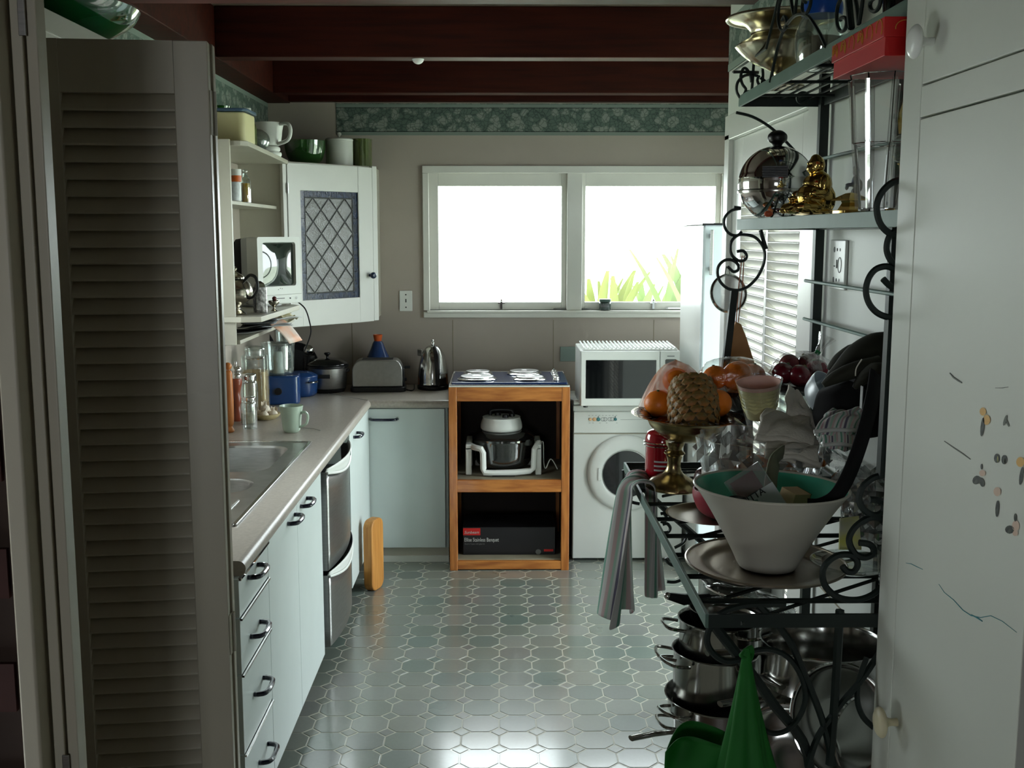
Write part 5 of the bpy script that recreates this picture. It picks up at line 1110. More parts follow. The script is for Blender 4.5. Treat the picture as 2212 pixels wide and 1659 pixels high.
# ================================================================ IRON BAKER'S RACK AND WHAT IT CARRIES
RXF, RXB, RY0, RY1 = 0.588, 0.790, 1.60, 2.72
WXF = 0.312; ZWK = 1.180; ZMID = 1.786; ZTOP = 2.086; ZLOW = 0.70
rk = thing('bakers_rack', 'dark green wrought iron shelving rack with scrolls along the right wall', 'rack', (0.6, 2.15, 0))
def iron(name, pts, r=0.005, mat='iron', flat=1.0, n=6, closed=False): return wobj(name, MB().tube(pts, r, n, closed, flat=flat), M[mat], rk)
def trace(name, pts, Y=None, X=None, r=0.005, k=4, z=None):
    """scroll through points seen in the photograph, laid in its own upright plane of the rack"""
    P = [at(u, v, Y=Y, X=X) for u, v in pts]
    return iron(name, spline(P, k), r)
def zz(pts, x0, y0, s): return [(x0 + a / s, y0 + b_ / s) for a, b_ in pts]
def bar(name, x0, x1, y0, y1, z0, z1, mat='iron', bev=0.001): return wobj(name, B(x0, x1, y0, y1, z0, z1), M[mat], rk, smooth=0, bevel=bev)
# uprights
for y in (RY1, 2.19, RY0 + 0.02): bar('post', RXB - 0.012, RXB + 0.010, y - 0.011, y + 0.011, 0.0, ZTOP + 0.05)
# shelves: rims and rods
def shelf(xf, xb, y0, y1, z, rods, cross, rim='ironrim', hgt=0.026):
    bar('shelf_rim', xf - 0.004, xf + 0.002, y0, y1, z - hgt, z, rim)  # front rim gets the lit tone by default, other rims the dark iron
    bar('shelf_rim', xb - 0.004, xb + 0.002, y0, y1, z - hgt, z)
    bar('shelf_rim', xf, xb, y1 - 0.005, y1, z - hgt, z - 0.0005); bar('shelf_rim', xf, xb, y0, y0 + 0.005, z - hgt, z - 0.0005)
    for k in range(rods): iron('rod', [(xf + (xb - xf) * (k + 1) / (rods + 1), y0, z - 0.006), (xf + (xb - xf) * (k + 1) / (rods + 1), y1, z - 0.006)], 0.003)
    for k in range(cross): y = y0 + (y1 - y0) * (k + .5) / cross; iron('cross_rod', [(xf, y, z - 0.012), (xb, y, z - 0.012)], 0.0035)
shelf(RXF, RXB, RY0, RY1 + 0.02, ZTOP, 5, 5)
shelf(RXF, RXB, RY0, RY1, ZMID, 6, 5)
shelf(WXF, RXB, RY0 - 0.02, RY1 - 0.03, ZWK, 0, 0, hgt=0.022)
for k in range(9): iron('cross_rod', [(WXF, RY0 + 0.06 + k * 0.125, ZWK - 0.007), (RXB, RY0 + 0.06 + k * 0.125, ZWK - 0.007)], 0.0045)
for k in range(10):
    y = RY0 - 0.02 + k * 0.115
    iron('lattice_rod', [(WXF + 0.05, y, ZWK - 0.014), (RXB - 0.03, min(RY1 - .04, y + 0.30), ZWK - 0.014)], 0.0035)
# pan shelf below
shelf(WXF + 0.12, RXB, RY0, RY1 - 0.25, ZLOW, 6, 5, rim='iron')
# legs below the work shelf
iron('leg', spline([(WXF + 0.01, RY1 - 0.04, ZWK - 0.02), (WXF + 0.08, RY1 - 0.04, ZWK - 0.10), (WXF + 0.30, RY1 - 0.04, ZWK - 0.30), (RXB - 0.02, RY1 - 0.02, ZLOW)], 6), 0.008)
for y in (RY0,):
    iron('leg', spline([(WXF + 0.01, y, ZWK - 0.02), (WXF + 0.10, y, ZWK - 0.14), (WXF + 0.17, y, ZWK - 0.26), (WXF + 0.12, y, ZLOW), (WXF + 0.10, y, 0.3), (WXF + 0.08, y, 0)], 6), 0.008)
# back rods
for z in (1.632, 1.535, 1.25, 1.93): iron('back_rod', [(RXB - 0.014, RY0 - 0.0, z), (RXB - 0.014, RY1 + 0.06, z)], 0.0042, 'ironrim')
# far end scrollwork
YF = RY1 - 0.02
s4 = 4.2545
trace('scroll', zz([(435, 255), (400, 290), (340, 285), (290, 240), (270, 170), (290, 110), (350, 60), (425, 45)], 1500, 440, s4), Y=YF, r=0.0036)
trace('scroll', zz([(390, 440), (450, 435), (480, 480), (460, 520), (410, 525), (350, 480), (330, 410), (345, 340), (400, 290), (470, 285), (550, 305), (610, 360), (645, 440), (640, 540), (600, 640), (550, 710), (480, 770), (400, 795), (310, 780), (240, 720), (212, 640), (225, 570), (280, 520), (350, 520), (400, 560), (400, 610), (360, 625), (330, 600), (305, 578)], 1500, 440, s4), Y=YF, r=0.0038)
trace('brace', [(1643, 497), (1648, 515), (1655, 538)], Y=YF, r=0.005)
pA, pB = at(1586, 628, Y=YF), at(1566, 800, Y=YF)
wobj('front_post', MB().tube([pA, pB, (pB.x - 0.02, YF, ZWK)], 0.013, 4, flat=0.9), M['iron'], rk, smooth=20)
trace('brace', [(1590, 243), (1625, 252), (1660, 272), (1692, 300), (1725, 335)], Y=RY1, r=0.0036)
iron('cap_rod', [at(1585, 448, Y=YF), at(1600, 450, Y=YF)], 0.0045)
# near end scrollwork and post
YN = RY0 + 0.01; s7 = 3.0219; s8 = 4.1455
trace('scroll', zz([(1290, 550), (1340, 598), (1385, 600), (1405, 565), (1390, 515), (1350, 480), (1300, 470), (1240, 492), (1197, 550), (1180, 630), (1200, 710), (1250, 770), (1320, 800), (1400, 800)], 1480, 420, s7), Y=YN, r=0.0048)
trace('scroll', zz([(1420, 475), (1370, 460), (1330, 410), (1315, 350), (1330, 280), (1370, 240), (1425, 215)], 1480, 420, s7), Y=YN, r=0.0048)
trace('scroll', [(1960, 388), (1930, 393), (1905, 415), (1894, 445), (1900, 480), (1920, 503), (1955, 518)], Y=YN, r=0.0050)
trace('scroll', zz([(780, 455), (680, 447), (590, 475), (510, 550), (480, 640), (500, 720), (560, 780), (630, 800), (690, 770), (705, 720), (680, 680), (620, 662), (575, 660)], 1740, 920, s8), Y=YN, r=0.0052)
trace('scroll', zz([(760, 860), (640, 822), (550, 832), (450, 900), (395, 990), (400, 1070), (450, 1150), (530, 1178), (600, 1150), (608, 1100), (570, 1060), (480, 1045)], 1740, 920, s8), Y=YN, r=0.0052)
trace('scroll', zz([(330, 1255), (370, 1300), (430, 1305), (465, 1255), (455, 1200), (400, 1155), (290, 1160), (200, 1220), (155, 1300), (170, 1420), (250, 1510), (350, 1552), (480, 1555), (600, 1510), (690, 1430), (725, 1370)], 1740, 920, s8), Y=YN, r=0.0052)
pA, pB = at(1927, 690, Y=YN), at(1908, 1030, Y=YN)
wobj('front_post', MB().tube([pA, pB], 0.013, 4, flat=0.9), M['iron'], rk, smooth=20)
s2 = 2.518; YL = RY0 - 0.012
trace('leg_scroll', zz([(1000, 770), (860, 770), (760, 778), (660, 812), (600, 870), (572, 960), (600, 1030), (670, 1078), (760, 1070)], 1300, 1000, s2), Y=YL, r=0.005)
trace('leg_scroll', zz([(800, 1030), (900, 1014), (1010, 1055), (1085, 1160), (1108, 1280), (1070, 1390), (1000, 1458), (920, 1470), (860, 1435)], 1300, 1000, s2), Y=YL, r=0.0045)
trace('leg_brace', zz([(850, 770), (1010, 950), (1110, 1170), (1200, 1400), (1260, 1640)], 1300, 1000, s2), Y=YL, r=0.0055)
trace('leg_brace', zz([(1530, 1000), (1420, 1170), (1310, 1300), (1180, 1480), (1120, 1650)], 1300, 1000, s2), Y=YL, r=0.0055)
trace('leg_brace', zz([(1295, 800), (1285, 1000), (1270, 1250), (1240, 1640)], 1300, 1000, s2), Y=YL, r=0.007)
trace('leg_scroll', zz([(1440, 1060), (1400, 1180), (1390, 1290), (1420, 1380), (1480, 1440)], 1300, 1000, s2), Y=YL, r=0.0045)
# scrolls under the far end of the work shelf
YU = RY1 - 0.04; s9 = 3.6885
for c_ in ([(170, 130), (175, 230), (190, 320), (230, 380), (300, 400)], [(320, 290), (310, 250), (340, 240), (380, 250)], [(468, 480), (495, 478), (515, 510), (500, 545), (470, 540)], [(485, 565), (520, 558), (545, 590), (530, 625), (490, 630)], [(580, 750), (650, 710), (680, 650), (690, 620)], [(510, 830), (530, 870), (570, 890), (590, 860), (545, 825)], [(520, 1020), (590, 1022), (660, 990)]):
    trace('leg_scroll', zz(c_, 1300, 980, s9), Y=YU, r=0.0042)
# gallery on the top shelf
s3 = 5.3951
XG = RXF - 0.004
def gal(pts, r=0.0034, Y=None, X=XG): return trace('gallery_scroll', zz(pts, 1550, 0, s3), X=None if Y else X, Y=Y, r=r)
gal([(182, 838), (350, 720), (545, 580), (575, 530), (640, 270), (705, 0), (715, -60)], 0.003)
gal([(612, 955), (650, 780), (710, 520), (790, 310), (890, 195), (980, 165), (1070, 205), (1150, 320), (1210, 430), (1262, 545)])
gal([(745, -40), (712, 90), (708, 240), (735, 340), (770, 355), (805, 300), (800, 225), (778, 190), (752, 235)])
gal([(850, -40), (870, 80), (892, 185)]); gal([(925, -40), (912, 80), (900, 185)])
gal([(1090, -40), (1080, 60), (1040, 150), (1000, 150), (985, 80), (1000, 10), (1030, 30)])
gal([(1450, -40), (1405, 60), (1388, 180), (1400, 300), (1440, 368), (1485, 340), (1505, 260), (1490, 210), (1445, 208), (1430, 240)])
gal([(1525, -40), (1540, 140), (1560, 330)], 0.006); gal([(1600, -40), (1630, 120), (1645, 285)]); gal([(1695, -40), (1675, 120), (1650, 275)])
gal([(1905, -40), (1890, 60), (1850, 125), (1800, 125), (1775, 70), (1790, 10), (1830, -20)])
for P_ in ([(262, 1140), (222, 1060), (235, 960), (300, 890), (380, 870), (470, 885)], [(310, 1100), (330, 1040), (290, 980), (270, 890), (300, 800), (345, 810), (385, 890), (395, 960)], [(400, 1045), (412, 900), (425, 730), (460, 665), (505, 720), (530, 850), (520, 960), (495, 995), (465, 940), (485, 880)], [(310, 1105), (340, 1075), (370, 1065)], [(500, 905), (540, 935), (575, 965)], [(185, 840), (330, 838), (480, 845)]):
    gal(P_, 0.0036, Y=RY1 + 0.01)
for P_ in ([(925, 1120), (935, 1180), (975, 1200), (1030, 1175)], [(930, 1110), (980, 1080), (1030, 1085)]): gal(P_, 0.0036, Y=RY1 - 0.05)

# ---------------------------------------------------------------- top shelf
def spot(u, y, z): # x so that the thing stands at pixel column u
    p = at(u, 500, Y=y); k = ppm((p.x, y, z)); return (u - 1083) / k
M['palebrass'] = mk('worn_pale_brass', (0.78, 0.70, 0.50, 1), 0.22, 1.0, var=0.35, vscale=10, bump=0.08, bscale=18)
t = thing('brass_urn', 'wide-mouthed brass pedestal urn with fluted belly at the far end of the top shelf', 'urn', (0.650, 2.60, ZTOP + 0.001))
pr = [(r_, z_ * .93) for r_, z_ in [(0.055, 0), (0.052, 0.008), (0.020, 0.022), (0.018, 0.035), (0.030, 0.045), (0.070, 0.068), (0.100, 0.098), (0.098, 0.108), (0.075, 0.122), (0.070, 0.135), (0.090, 0.158), (0.124, 0.168)]]
obj('urn_body', MB().shell(smooth_prof(pr), 0.004, 64, wob=lambda a, j, z: 1 + (0.035 * abs(math.cos(14 * a)) if 0.045 < z < 0.095 else 0)), M['palebrass'], t)
obj('rim', MB().tube([(0.125 * math.cos(k * PI / 28), 0.125 * math.sin(k * PI / 28), 0.156) for k in range(56)], 0.004, 8, True), M['palebrass'], t)
t = thing('cookie_jar', 'round glass jar with bright blue lid on the top shelf', 'jar', (0.665, 2.33, ZTOP + 0.001))
obj('jar_body', MB().shell(smooth_prof([(0.030, 0), (0.046, 0.010), (0.053, 0.05), (0.052, 0.08), (0.040, 0.110)]), 0.0025, 40), M['jarglass'], t)
obj('contents', MB().lathe(smooth_prof([(0.0001, 0.006), (0.036, 0.008), (0.044, 0.04), (0.042, 0.065), (0.0001, 0.07)]), 28), mk('brown_lentils', S(150, 132, 100), 0.8, var=0.4, vscale=60), t)
obj('lid', MB().lathe([(0.041, 0.1105), (0.043, 0.122), (0.041, 0.136), (0.0001, 0.138)], 36), mk('bright_blue_plastic', S(26, 84, 186), 0.3), t)
t = thing('dark_bottle', 'dark bottle further along the top shelf behind the scrolls', 'bottle', (0.70, 1.95, ZTOP + 0.001))
obj('bottle_body', MB().shell(smooth_prof([(0.035, 0), (0.037, 0.12), (0.015, 0.17), (0.013, 0.21)]), 0.003, 28), mk('dark_bottle_glass', S(28, 30, 28), 0.1, coat=0.6), t)
t = thing('glass_decanter', 'clear cut glass decanter at the near end of the top shelf', 'decanter', (0.69, 1.78, ZTOP + 0.001))
obj('decanter_body', MB().shell(smooth_prof([(0.04, 0), (0.045, 0.06), (0.02, 0.11), (0.018, 0.14)]), 0.003, 12), M['crystal'], t)
# red box: top and bottom
p0 = at(1883, 100, X=0.548)
by0, by1 = 1.605, 1.855; bx0, bx1 = 0.548, 0.70; bz0, bz1 = 2.004, 2.058
t = thing('red_gift_box', 'red cardboard gift box with gold pattern resting on the crystal vase', 'box', ((bx0 + bx1) / 2, (by0 + by1) / 2, bz0))
M['red'] = mk('red_gift_card', S(196, 12, 20), 0.4); M['gold'] = mk('gold_print', S(214, 166, 70), 0.35, 0.4)
wobj('box_base', B(bx0 + 0.003, bx1 - 0.003, by0 + 0.003, by1 - 0.003, bz0, bz0 + 0.033), M['red'], t, smooth=0, bevel=0.001)
wobj('box_lid', B(bx0, bx1, by0, by1, bz0 + 0.026, bz1), M['red'], t, smooth=0, bevel=0.001)
for k in range(6):
    yy = by0 + 0.02 + k * 0.042; zc = bz0 + 0.040
    for r in (0.013, 0.009, 0.005)[: 3 if k in (2, 4, 5) else 1]:
        wobj('gold_swirl', MB().tube([(bx0 - 0.0006, yy + r * 1.0 * math.cos(a), zc + r * 1.0 * math.sin(a)) for a in [(-0.3 + q * 0.30) for q in range(15)]], 0.0007, 4), M['gold'], t)
for k in range(3): wobj('gold_swirl', MB().tube([(bx0 + 0.03 + k * 0.045 + 0.014 * math.cos(a), by0 - 0.0006, bz0 + 0.038 + 0.011 * math.sin(a)) for a in [(-0.3 + q * 0.30) for q in range(13)]], 0.0007, 4), M['gold'], t)
# crystal vase
t = thing('crystal_vase', 'tall tapering crystal vase with panel-cut sides under the red box', 'vase', (0.612, 1.785, ZMID + 0.001))
obj('vase_body', MB().shell([(0.032, 0), (0.032, 0.012), (0.038, 0.06), (0.043, 0.105), (0.047, 0.108), (0.050, 0.16), (0.053, 0.208), (0.0545, 0.214)], 0.005, 8), mk('bright_crystal', (1, 1, 1, 1), 0.015, trans=1.0, ior=1.52), t, smooth=10)
for k in range(8): obj('flute_rib', MB().tube([(0.0325 * math.cos(k * PI / 4), 0.0325 * math.sin(k * PI / 4), 0.004), (0.0525 * math.cos(k * PI / 4), 0.0525 * math.sin(k * PI / 4), 0.205)], 0.0045, 6), M['crystal'], t)
t = thing('brass_candlestick', 'slim brass candlestick with a clear glass ball behind the crystal vase', 'candlestick', (0.735, 2.02, ZMID + 0.001))
obj('foot', lat([(0.03, 0), (0.028, 0.006), (0.006, 0.014), (0.005, 0.08), (0.010, 0.09), (0.0001, 0.092)]), M['brass'], t)
obj('glass_ball', MB().ball(0.026, (0, 0, 0.117), 14), M['glass'], t)
obj('prongs', MB().tube([(0.006, 0, 0.144), (0.012, 0, 0.18), (0.004, 0, 0.215)], 0.004, 6).tube([(-0.006, 0, 0.144), (-0.010, 0, 0.18), (0.0, 0, 0.215)], 0.004, 6), M['brass'], t)
# ice bucket
t = thing('ice_bucket', 'round polished steel ice bucket with black knob and ribbed side handle', 'ice bucket', (spot(1674, 2.54, ZMID), 2.54, ZMID + 0.001))
R_ = 0.086
def sph(a0, a1, n=10): return [(R_ * math.cos(a0 + (a1 - a0) * i / n), 0.078 + R_ * math.sin(a0 + (a1 - a0) * i / n)) for i in range(n + 1)]
obj('bowl', MB().lathe([(0.0001, 0.001)] + sph(-1.18, 0.15, 14), 56), M['chrome'], t)
obj('band', MB().lathe([(R_ + 0.0002, 0.056), (R_ + 0.0012, 0.060), (R_ + 0.0002, 0.064)], 56), M['steel'], t)
l_ = obj('lid', MB().lathe([(R_ * .995, 0.0905)] + sph(0.16, 1.35, 12) + [(0.0001, 0.1605)], 56), M['chrome'], t)
obj('lid_knob', lat([(0.010, 0.160), (0.012, 0.167), (0.021, 0.175), (0.021, 0.188), (0.010, 0.197), (0.0001, 0.198)], 24), M['black'], l_)
for k in range(7): obj('handle_rib', MB().tube([(-0.030, -0.0835 - 0.001, 0.090 + k * 0.0036), (0.026, -0.0835, 0.090 + k * 0.0036)], 0.0022, 6), M['black'], t, rot=(0, 0, -0.25))
# small red sweet
b_ = spot(1660, 2.36, ZMID); solo('red_bead', 'tiny orange-red bead lying on the middle shelf beside the ice bucket', 'bead', MB().ball(0.007, (0, 0, 0.006), 8, sx=1.4), mk('orange_red_bead', S(206, 96, 60), 0.3), (b_, 2.36, ZMID + 0.001))
# seated brass figure, one continuous surface
def blobfig(name, label, cat, balls, mat, loc, rz=0, vox=0.0022, grp=None, rot=None):
    m = MB()
    for (x, y, z, rx, ry, rz_) in balls: m.lathe([(max(math.sin(PI * i / 8), 1e-4), -math.cos(PI * i / 8)) for i in range(9)], 12, T(x, y, z) @ Matrix.Diagonal((rx, ry, rz_, 1)))
    o = obj(name, m, mat, loc=loc, rot=rot or (0, 0, rz))
    md = o.modifiers.new('remesh', 'REMESH'); md.mode = 'VOXEL'; md.voxel_size = vox; md.use_smooth_shade = True
    sm_ = o.modifiers.new('smooth', 'SMOOTH'); sm_.factor = 0.5; sm_.iterations = 2
    return tag(o, label, cat, grp)
# faces -x (towards the room) with head turned a little
fig = [(0.010, 0, 0.030, .028, .034, .030), (-0.004, 0, 0.034, .026, .030, .026), (0.014, 0, 0.058, .024, .030, .026), (0.002, 0, 0.060, .018, .024, .018),
       (0.008, 0, 0.094, .0165, .0155, .019), (0.000, 0, 0.088, .012, .012, .011), (-0.0075, 0, 0.0925, .0035, .0035, .004), (-0.009, 0, 0.0865, .003, .005, .0022),
       (-0.007, 0.005, 0.098, .003, .003, .002), (-0.007, -0.005, 0.098, .003, .003, .002), (0.011, 0.0165, 0.092, .004, .003, .008), (0.011, -0.0165, 0.092, .004, .003, .008), (0.010, 0, 0.077, .012, .012, .006),
       (-0.022, 0.024, 0.014, .030, .014, .012), (-0.022, -0.024, 0.014, .030, .014, .012), (-0.040, 0.0, 0.010, .016, .022, .008), (-0.052, -0.010, 0.008, .010, .006, .005), (-0.052, 0.010, 0.008, .010, .006, .005),
       (0.010, 0.030, 0.056, .012, .010, .020), (0.010, -0.030, 0.056, .012, .010, .020), (-0.006, 0.033, 0.040, .018, .008, .009), (-0.006, -0.033, 0.040, .018, .008, .009), (-0.026, 0.026, 0.032, .009, .007, .006), (-0.026, -0.026, 0.032, .009, .007, .006), (0.0, 0, 0.006, .044, .036, .007), (0.026, 0, 0.03, .02, .03, .03), (0.006, 0, 0.106, .010, .010, .009)]
blobfig('seated_statuette', 'shiny brass laughing seated figure on the middle shelf', 'statuette', [(x * 1.05, y * 1.05, z * 1.05, a * 1.05, b2_ * 1.05, c_ * 1.05) for x, y, z, a, b2_, c_ in fig], M['brass'], (spot(1752, 2.20, ZMID) + 0.0, 2.20, ZMID + 0.001), rz=0.25, vox=0.0018)
# small figure on a gold pagoda base
t = thing('pagoda_ornament', 'small gold pagoda-roofed ornament behind the brass figure', 'ornament', (spot(1842, 2.10, ZMID) - 0.005, 2.10, ZMID + 0.001), rz=0.4)
obj('base', MB().prism(rrect(-0.030, 0.030, -0.018, 0.018, 0.004), 0, 0.008), M['brass'], t, bevel=0.001)
obj('body', MB().lathe([(0.024, 0.0082), (0.016, 0.022), (0.018, 0.026)], 4, RZ(PI / 4)), M['brass'], t, smooth=0)
obj('roof', MB().lathe([(0.036, 0.0262), (0.034, 0.029), (0.010, 0.040), (0.0001, 0.042)], 4, RZ(PI / 4)), M['brass'], t, smooth=0)
blobfig('porcelain_figurine', 'little pale standing figurine with blue sleeve beside the gold ornament', 'figurine', [(0, 0, 0.030, .012, .010, .030), (0, 0, 0.068, .009, .008, .014), (0, 0, 0.088, .0075, .0075, .009), (-0.012, 0, 0.062, .012, .004, .004), (-0.020, 0, 0.056, .004, .004, .005), (0.008, -.004, 0.06, .005, .005, .012), (0, 0, 0.004, .014, .012, .004), (0.0, 0.002, 0.096, .006, .006, .005)], mk('blue_white_porcelain', S(206, 204, 186), 0.25, col2=S(90, 104, 140), vscale=40), (spot(1846, 2.24, ZMID), 2.24, ZMID + 0.001), rz=0.2, vox=0.0016)
solo('dark_boat', 'small dark curved boat ornament next to the figurine', 'ornament', MB().grid(lambda u, v: ((u - .5) * .05, (v - .5) * .018 * math.sin(PI * min(.97, max(.03, u))), 0.002 + 0.022 * (2 * u - 1) ** 2 - 0.0 * v), 14, 5), M['black'], (spot(1818, 2.30, ZMID) , 2.34, ZMID + 0.001), solid=0.003)
solo('black_box', 'small black ribbed box at the near end of the middle shelf', 'box', MB().box(-0.02, 0.03, -0.018, 0.018, 0, 0.028), M['black'], (0.655, 1.655, ZMID + 0.001), bevel=0.003)

# ---------------------------------------------------------------- hanging utensils at the far end
p = at(1574, 634, Y=2.80)
t = thing('sieve', 'round metal sieve hanging from the iron scroll', 'sieve', p, rot=(math.radians(80), 0.0, 0.25))
obj('mesh_bowl', MB().lathe(smooth_prof([(0.0001, -0.040), (0.022, -0.036), (0.040, -0.018), (0.047, 0)]), 40, cap=False), thin('fine_wire_mesh', (0.75, 0.75, 0.75, 1), 0.15, 0.4, haze=0.45, hcol=(0.75, 0.75, 0.73, 1)), t)
obj('hoop', MB().tube([(0.048 * math.cos(k * PI / 20), 0.048 * math.sin(k * PI / 20), 0) for k in range(40)], 0.0035, 6, True, flat=1.6), M['steel'], t)
obj('hanging_loop', MB().tube([(-0.008, 0.048, 0), (-0.002, 0.070, 0), (0.004, 0.070, 0), (0.006, 0.048, 0)], 0.0014, 6), M['steel'], t)
obj('handle', MB().tube([(0.004, -0.048, 0), (0.018, -0.10, 0.004), (0.01, -0.16, 0.004)], 0.003, 6), M['steel'], t)
# wooden paddle board on a cord
P_ = [at(u, v, Y=2.76) for u, v in ((1588, 694), (1600, 700), (1612, 730), (1628, 780), (1638, 815), (1640, 850), (1575, 850), (1570, 815), (1573, 770), (1580, 715))]
c_ = sum(P_, Vector()) / len(P_)
t = thing('wooden_paddle', 'brown wooden pear-shaped board hanging by an orange cord', 'board', c_)
obj('board', MB().prism([(q.x - c_.x, q.z - c_.z) for q in P_], -0.008, 0.008, RX(PI / 2)), mk('scratched_brown_wood', S(186, 140, 92), 0.5, col2=S(160, 112, 66), vscale=10), t, smooth=0, bevel=0.003)
cA = at(1605, 552, Y=2.76) - c_; cB = at(1592, 696, Y=2.76) - c_
for d_ in (-0.002, 0.003): obj('cord', MB().tube([cA + Vector((d_, 0, 0)), (cA + cB) / 2 + Vector((d_ * 2, 0, 0)), cB + Vector((d_, 0, 0))], 0.0013, 6), mk('orange_cord', S(150, 84, 50), 0.7), t)
# ---------------------------------------------------------------- tea towel over the work shelf rim
from mathutils.kdtree import KDTree
def towel_mat():
    m = bpy.data.materials.new('striped_tea_towel'); m.use_nodes = True; n, l = nodes(m); b = n['Principled BSDF']; b.inputs['Roughness'].default_value = 0.9; b.inputs['Sheen Weight'].default_value = 0.3
    uv = n.new('ShaderNodeUVMap'); sp_ = n.new('ShaderNodeSeparateXYZ'); l.new(uv.outputs[0], sp_.inputs[0])
    mt = n.new('ShaderNodeMath'); mt.operation = 'FRACT'; m2 = n.new('ShaderNodeMath'); m2.operation = 'MULTIPLY'; m2.inputs[1].default_value = 2.6; l.new(sp_.outputs[0], m2.inputs[0]); l.new(m2.outputs[0], mt.inputs[0])
    r = n.new('ShaderNodeValToRGB'); r.color_ramp.interpolation = 'CONSTANT'; e = r.color_ramp.elements
    cols = [(0, S(196, 196, 192)), (.14, S(96, 150, 128)), (.24, S(188, 190, 186)), (.36, S(178, 140, 146)), (.46, S(196, 194, 190)), (.56, S(92, 86, 104)), (.68, S(182, 184, 180)), (.78, S(150, 178, 160)), (.88, S(186, 162, 160))]
    e[0].position, e[0].color = cols[0]; e[1].position, e[1].color = cols[1]
    for p_, c_ in cols[2:]: q = e.new(p_); q.color = c_
    l.new(mt.outputs[0], r.inputs[0]); l.new(r.outputs[0], b.inputs['Base Color']); return m
M['towel'] = towel_mat()
def cloth(name, label, cat, fn, nu, nv, mat, loc=(0, 0, 0), thick=0.003, parent=None, sub=1, **kw):
    m = MB().grid(fn, nu, nv); me = m.mesh(name, mat, 180)
    # uv from the grid before welding is lost: lay it by nearest parameter order
    o = obj(name, me, mat, parent, loc=loc, **kw)
    uvl = me.uv_layers.new(name='UVMap'); kd = [(fn(i / nu, j / nv), i / nu, j / nv) for j in range(nv + 1) for i in range(nu + 1)]
    tree = KDTree(len(kd))
    for i_, (p, a, b_) in enumerate(kd): tree.insert(Vector(p), i_)
    tree.balance()
    for poly in me.polygons:
        for li in poly.loop_indices:
            co = me.vertices[me.loops[li].vertex_index].co; i_ = tree.find(co)[1]; uvl.data[li].uv = (kd[i_][1], kd[i_][2])
    md = o.modifiers.new('solid', 'SOLIDIFY'); md.thickness = thick; md.offset = 0
    if sub: md = o.modifiers.new('sub', 'SUBSURF'); md.levels = sub; md.render_levels = sub
    if parent is None: tag(o, label, cat)
    return o
yt0, yt1 = 2.30, 2.53
def towel(u, v):
    # v: 0 room-side hem, 0.6 over the rim, 1 wall-side hem; gathered at the rim, fanning out below
    g = abs(v - .60) / .60; y0_ = 2.42; w_ = 0.12 + 0.06 * g
    zig = math.sin(u * 8.5 + 0.6) * (0.012 + 0.024 * g) + 0.004 * math.sin(u * 19 + 5 * v)
    y = y0_ + (u - .5) * w_ + 0.012 * math.cos(u * 8.5) * g
    if v < .54:
        d = (0.54 - v) / .54
        x = WXF - 0.030 + zig - 0.030 * d + (u - .45) * 0.075 * d; z = ZWK + 0.004 - d * (0.330 - 0.03 * math.sin(3 * u + .4))
    elif v > .66:
        d = (v - .66) / .34
        x = WXF + 0.026 + zig * .7 + (u - .3) * 0.05 * d; z = ZWK + 0.004 - d * (0.245 + 0.03 * u)
    else:
        a = PI * (v - .54) / .12; x = WXF - 0.002 - 0.028 * math.cos(a) + zig * .6; z = ZWK + 0.006 + 0.018 * math.sin(a) + 0.004 * math.sin(u * 15)
    return (x, y, z)
cloth('tea_towel', 'striped green, pink and grey tea towel hanging over the rack shelf edge', 'towel', towel, 26, 40, M['towel'])

# ---------------------------------------------------------------- work shelf
def rest(u, v, z=ZWK): p = at(u, v, Z=z); return p
# compote
p = rest(1453, 1062)
t = thing('brass_compote', 'antique brass pedestal fruit bowl holding the pineapple', 'bowl', (p.x + 0.004, p.y + 0.03, ZWK + 0.001), rot=(0.03, 0.035, 0))
obj('foot', MB().lathe(smooth_prof([(0.0001, 0.004), (0.040, 0.002), (0.056, 0.0), (0.058, 0.006), (0.046, 0.020), (0.022, 0.036), (0.015, 0.055), (0.019, 0.075), (0.024, 0.082), (0.016, 0.090), (0.020, 0.100), (0.022, 0.108)]), 48, wob=lambda a, j, z: 1 + (0.04 * abs(math.cos(8 * a)) if z < .03 else 0)), M['oldbrass'], t)
cb_ = (0.024, 0, 0)
obj('bowl', MB().shell(smooth_prof([(0.020, 0.1085), (0.050, 0.118), (0.080, 0.140), (0.092, 0.160), (0.112, 0.168), (0.126, 0.170)]), 0.0025, 64, T(*cb_)), M['oldbrass'], t)
for k in range(44):
    a = 2 * PI * k / 44; obj('pierced_slot', MB().box(-0.0018, 0.0018, 0.106, 0.119, 0.1712, 0.1722, T(*cb_) @ RZ(a)), M['black'], t, smooth=0)
BX, BY, BZ = t.location.x + 0.024, t.location.y, ZWK
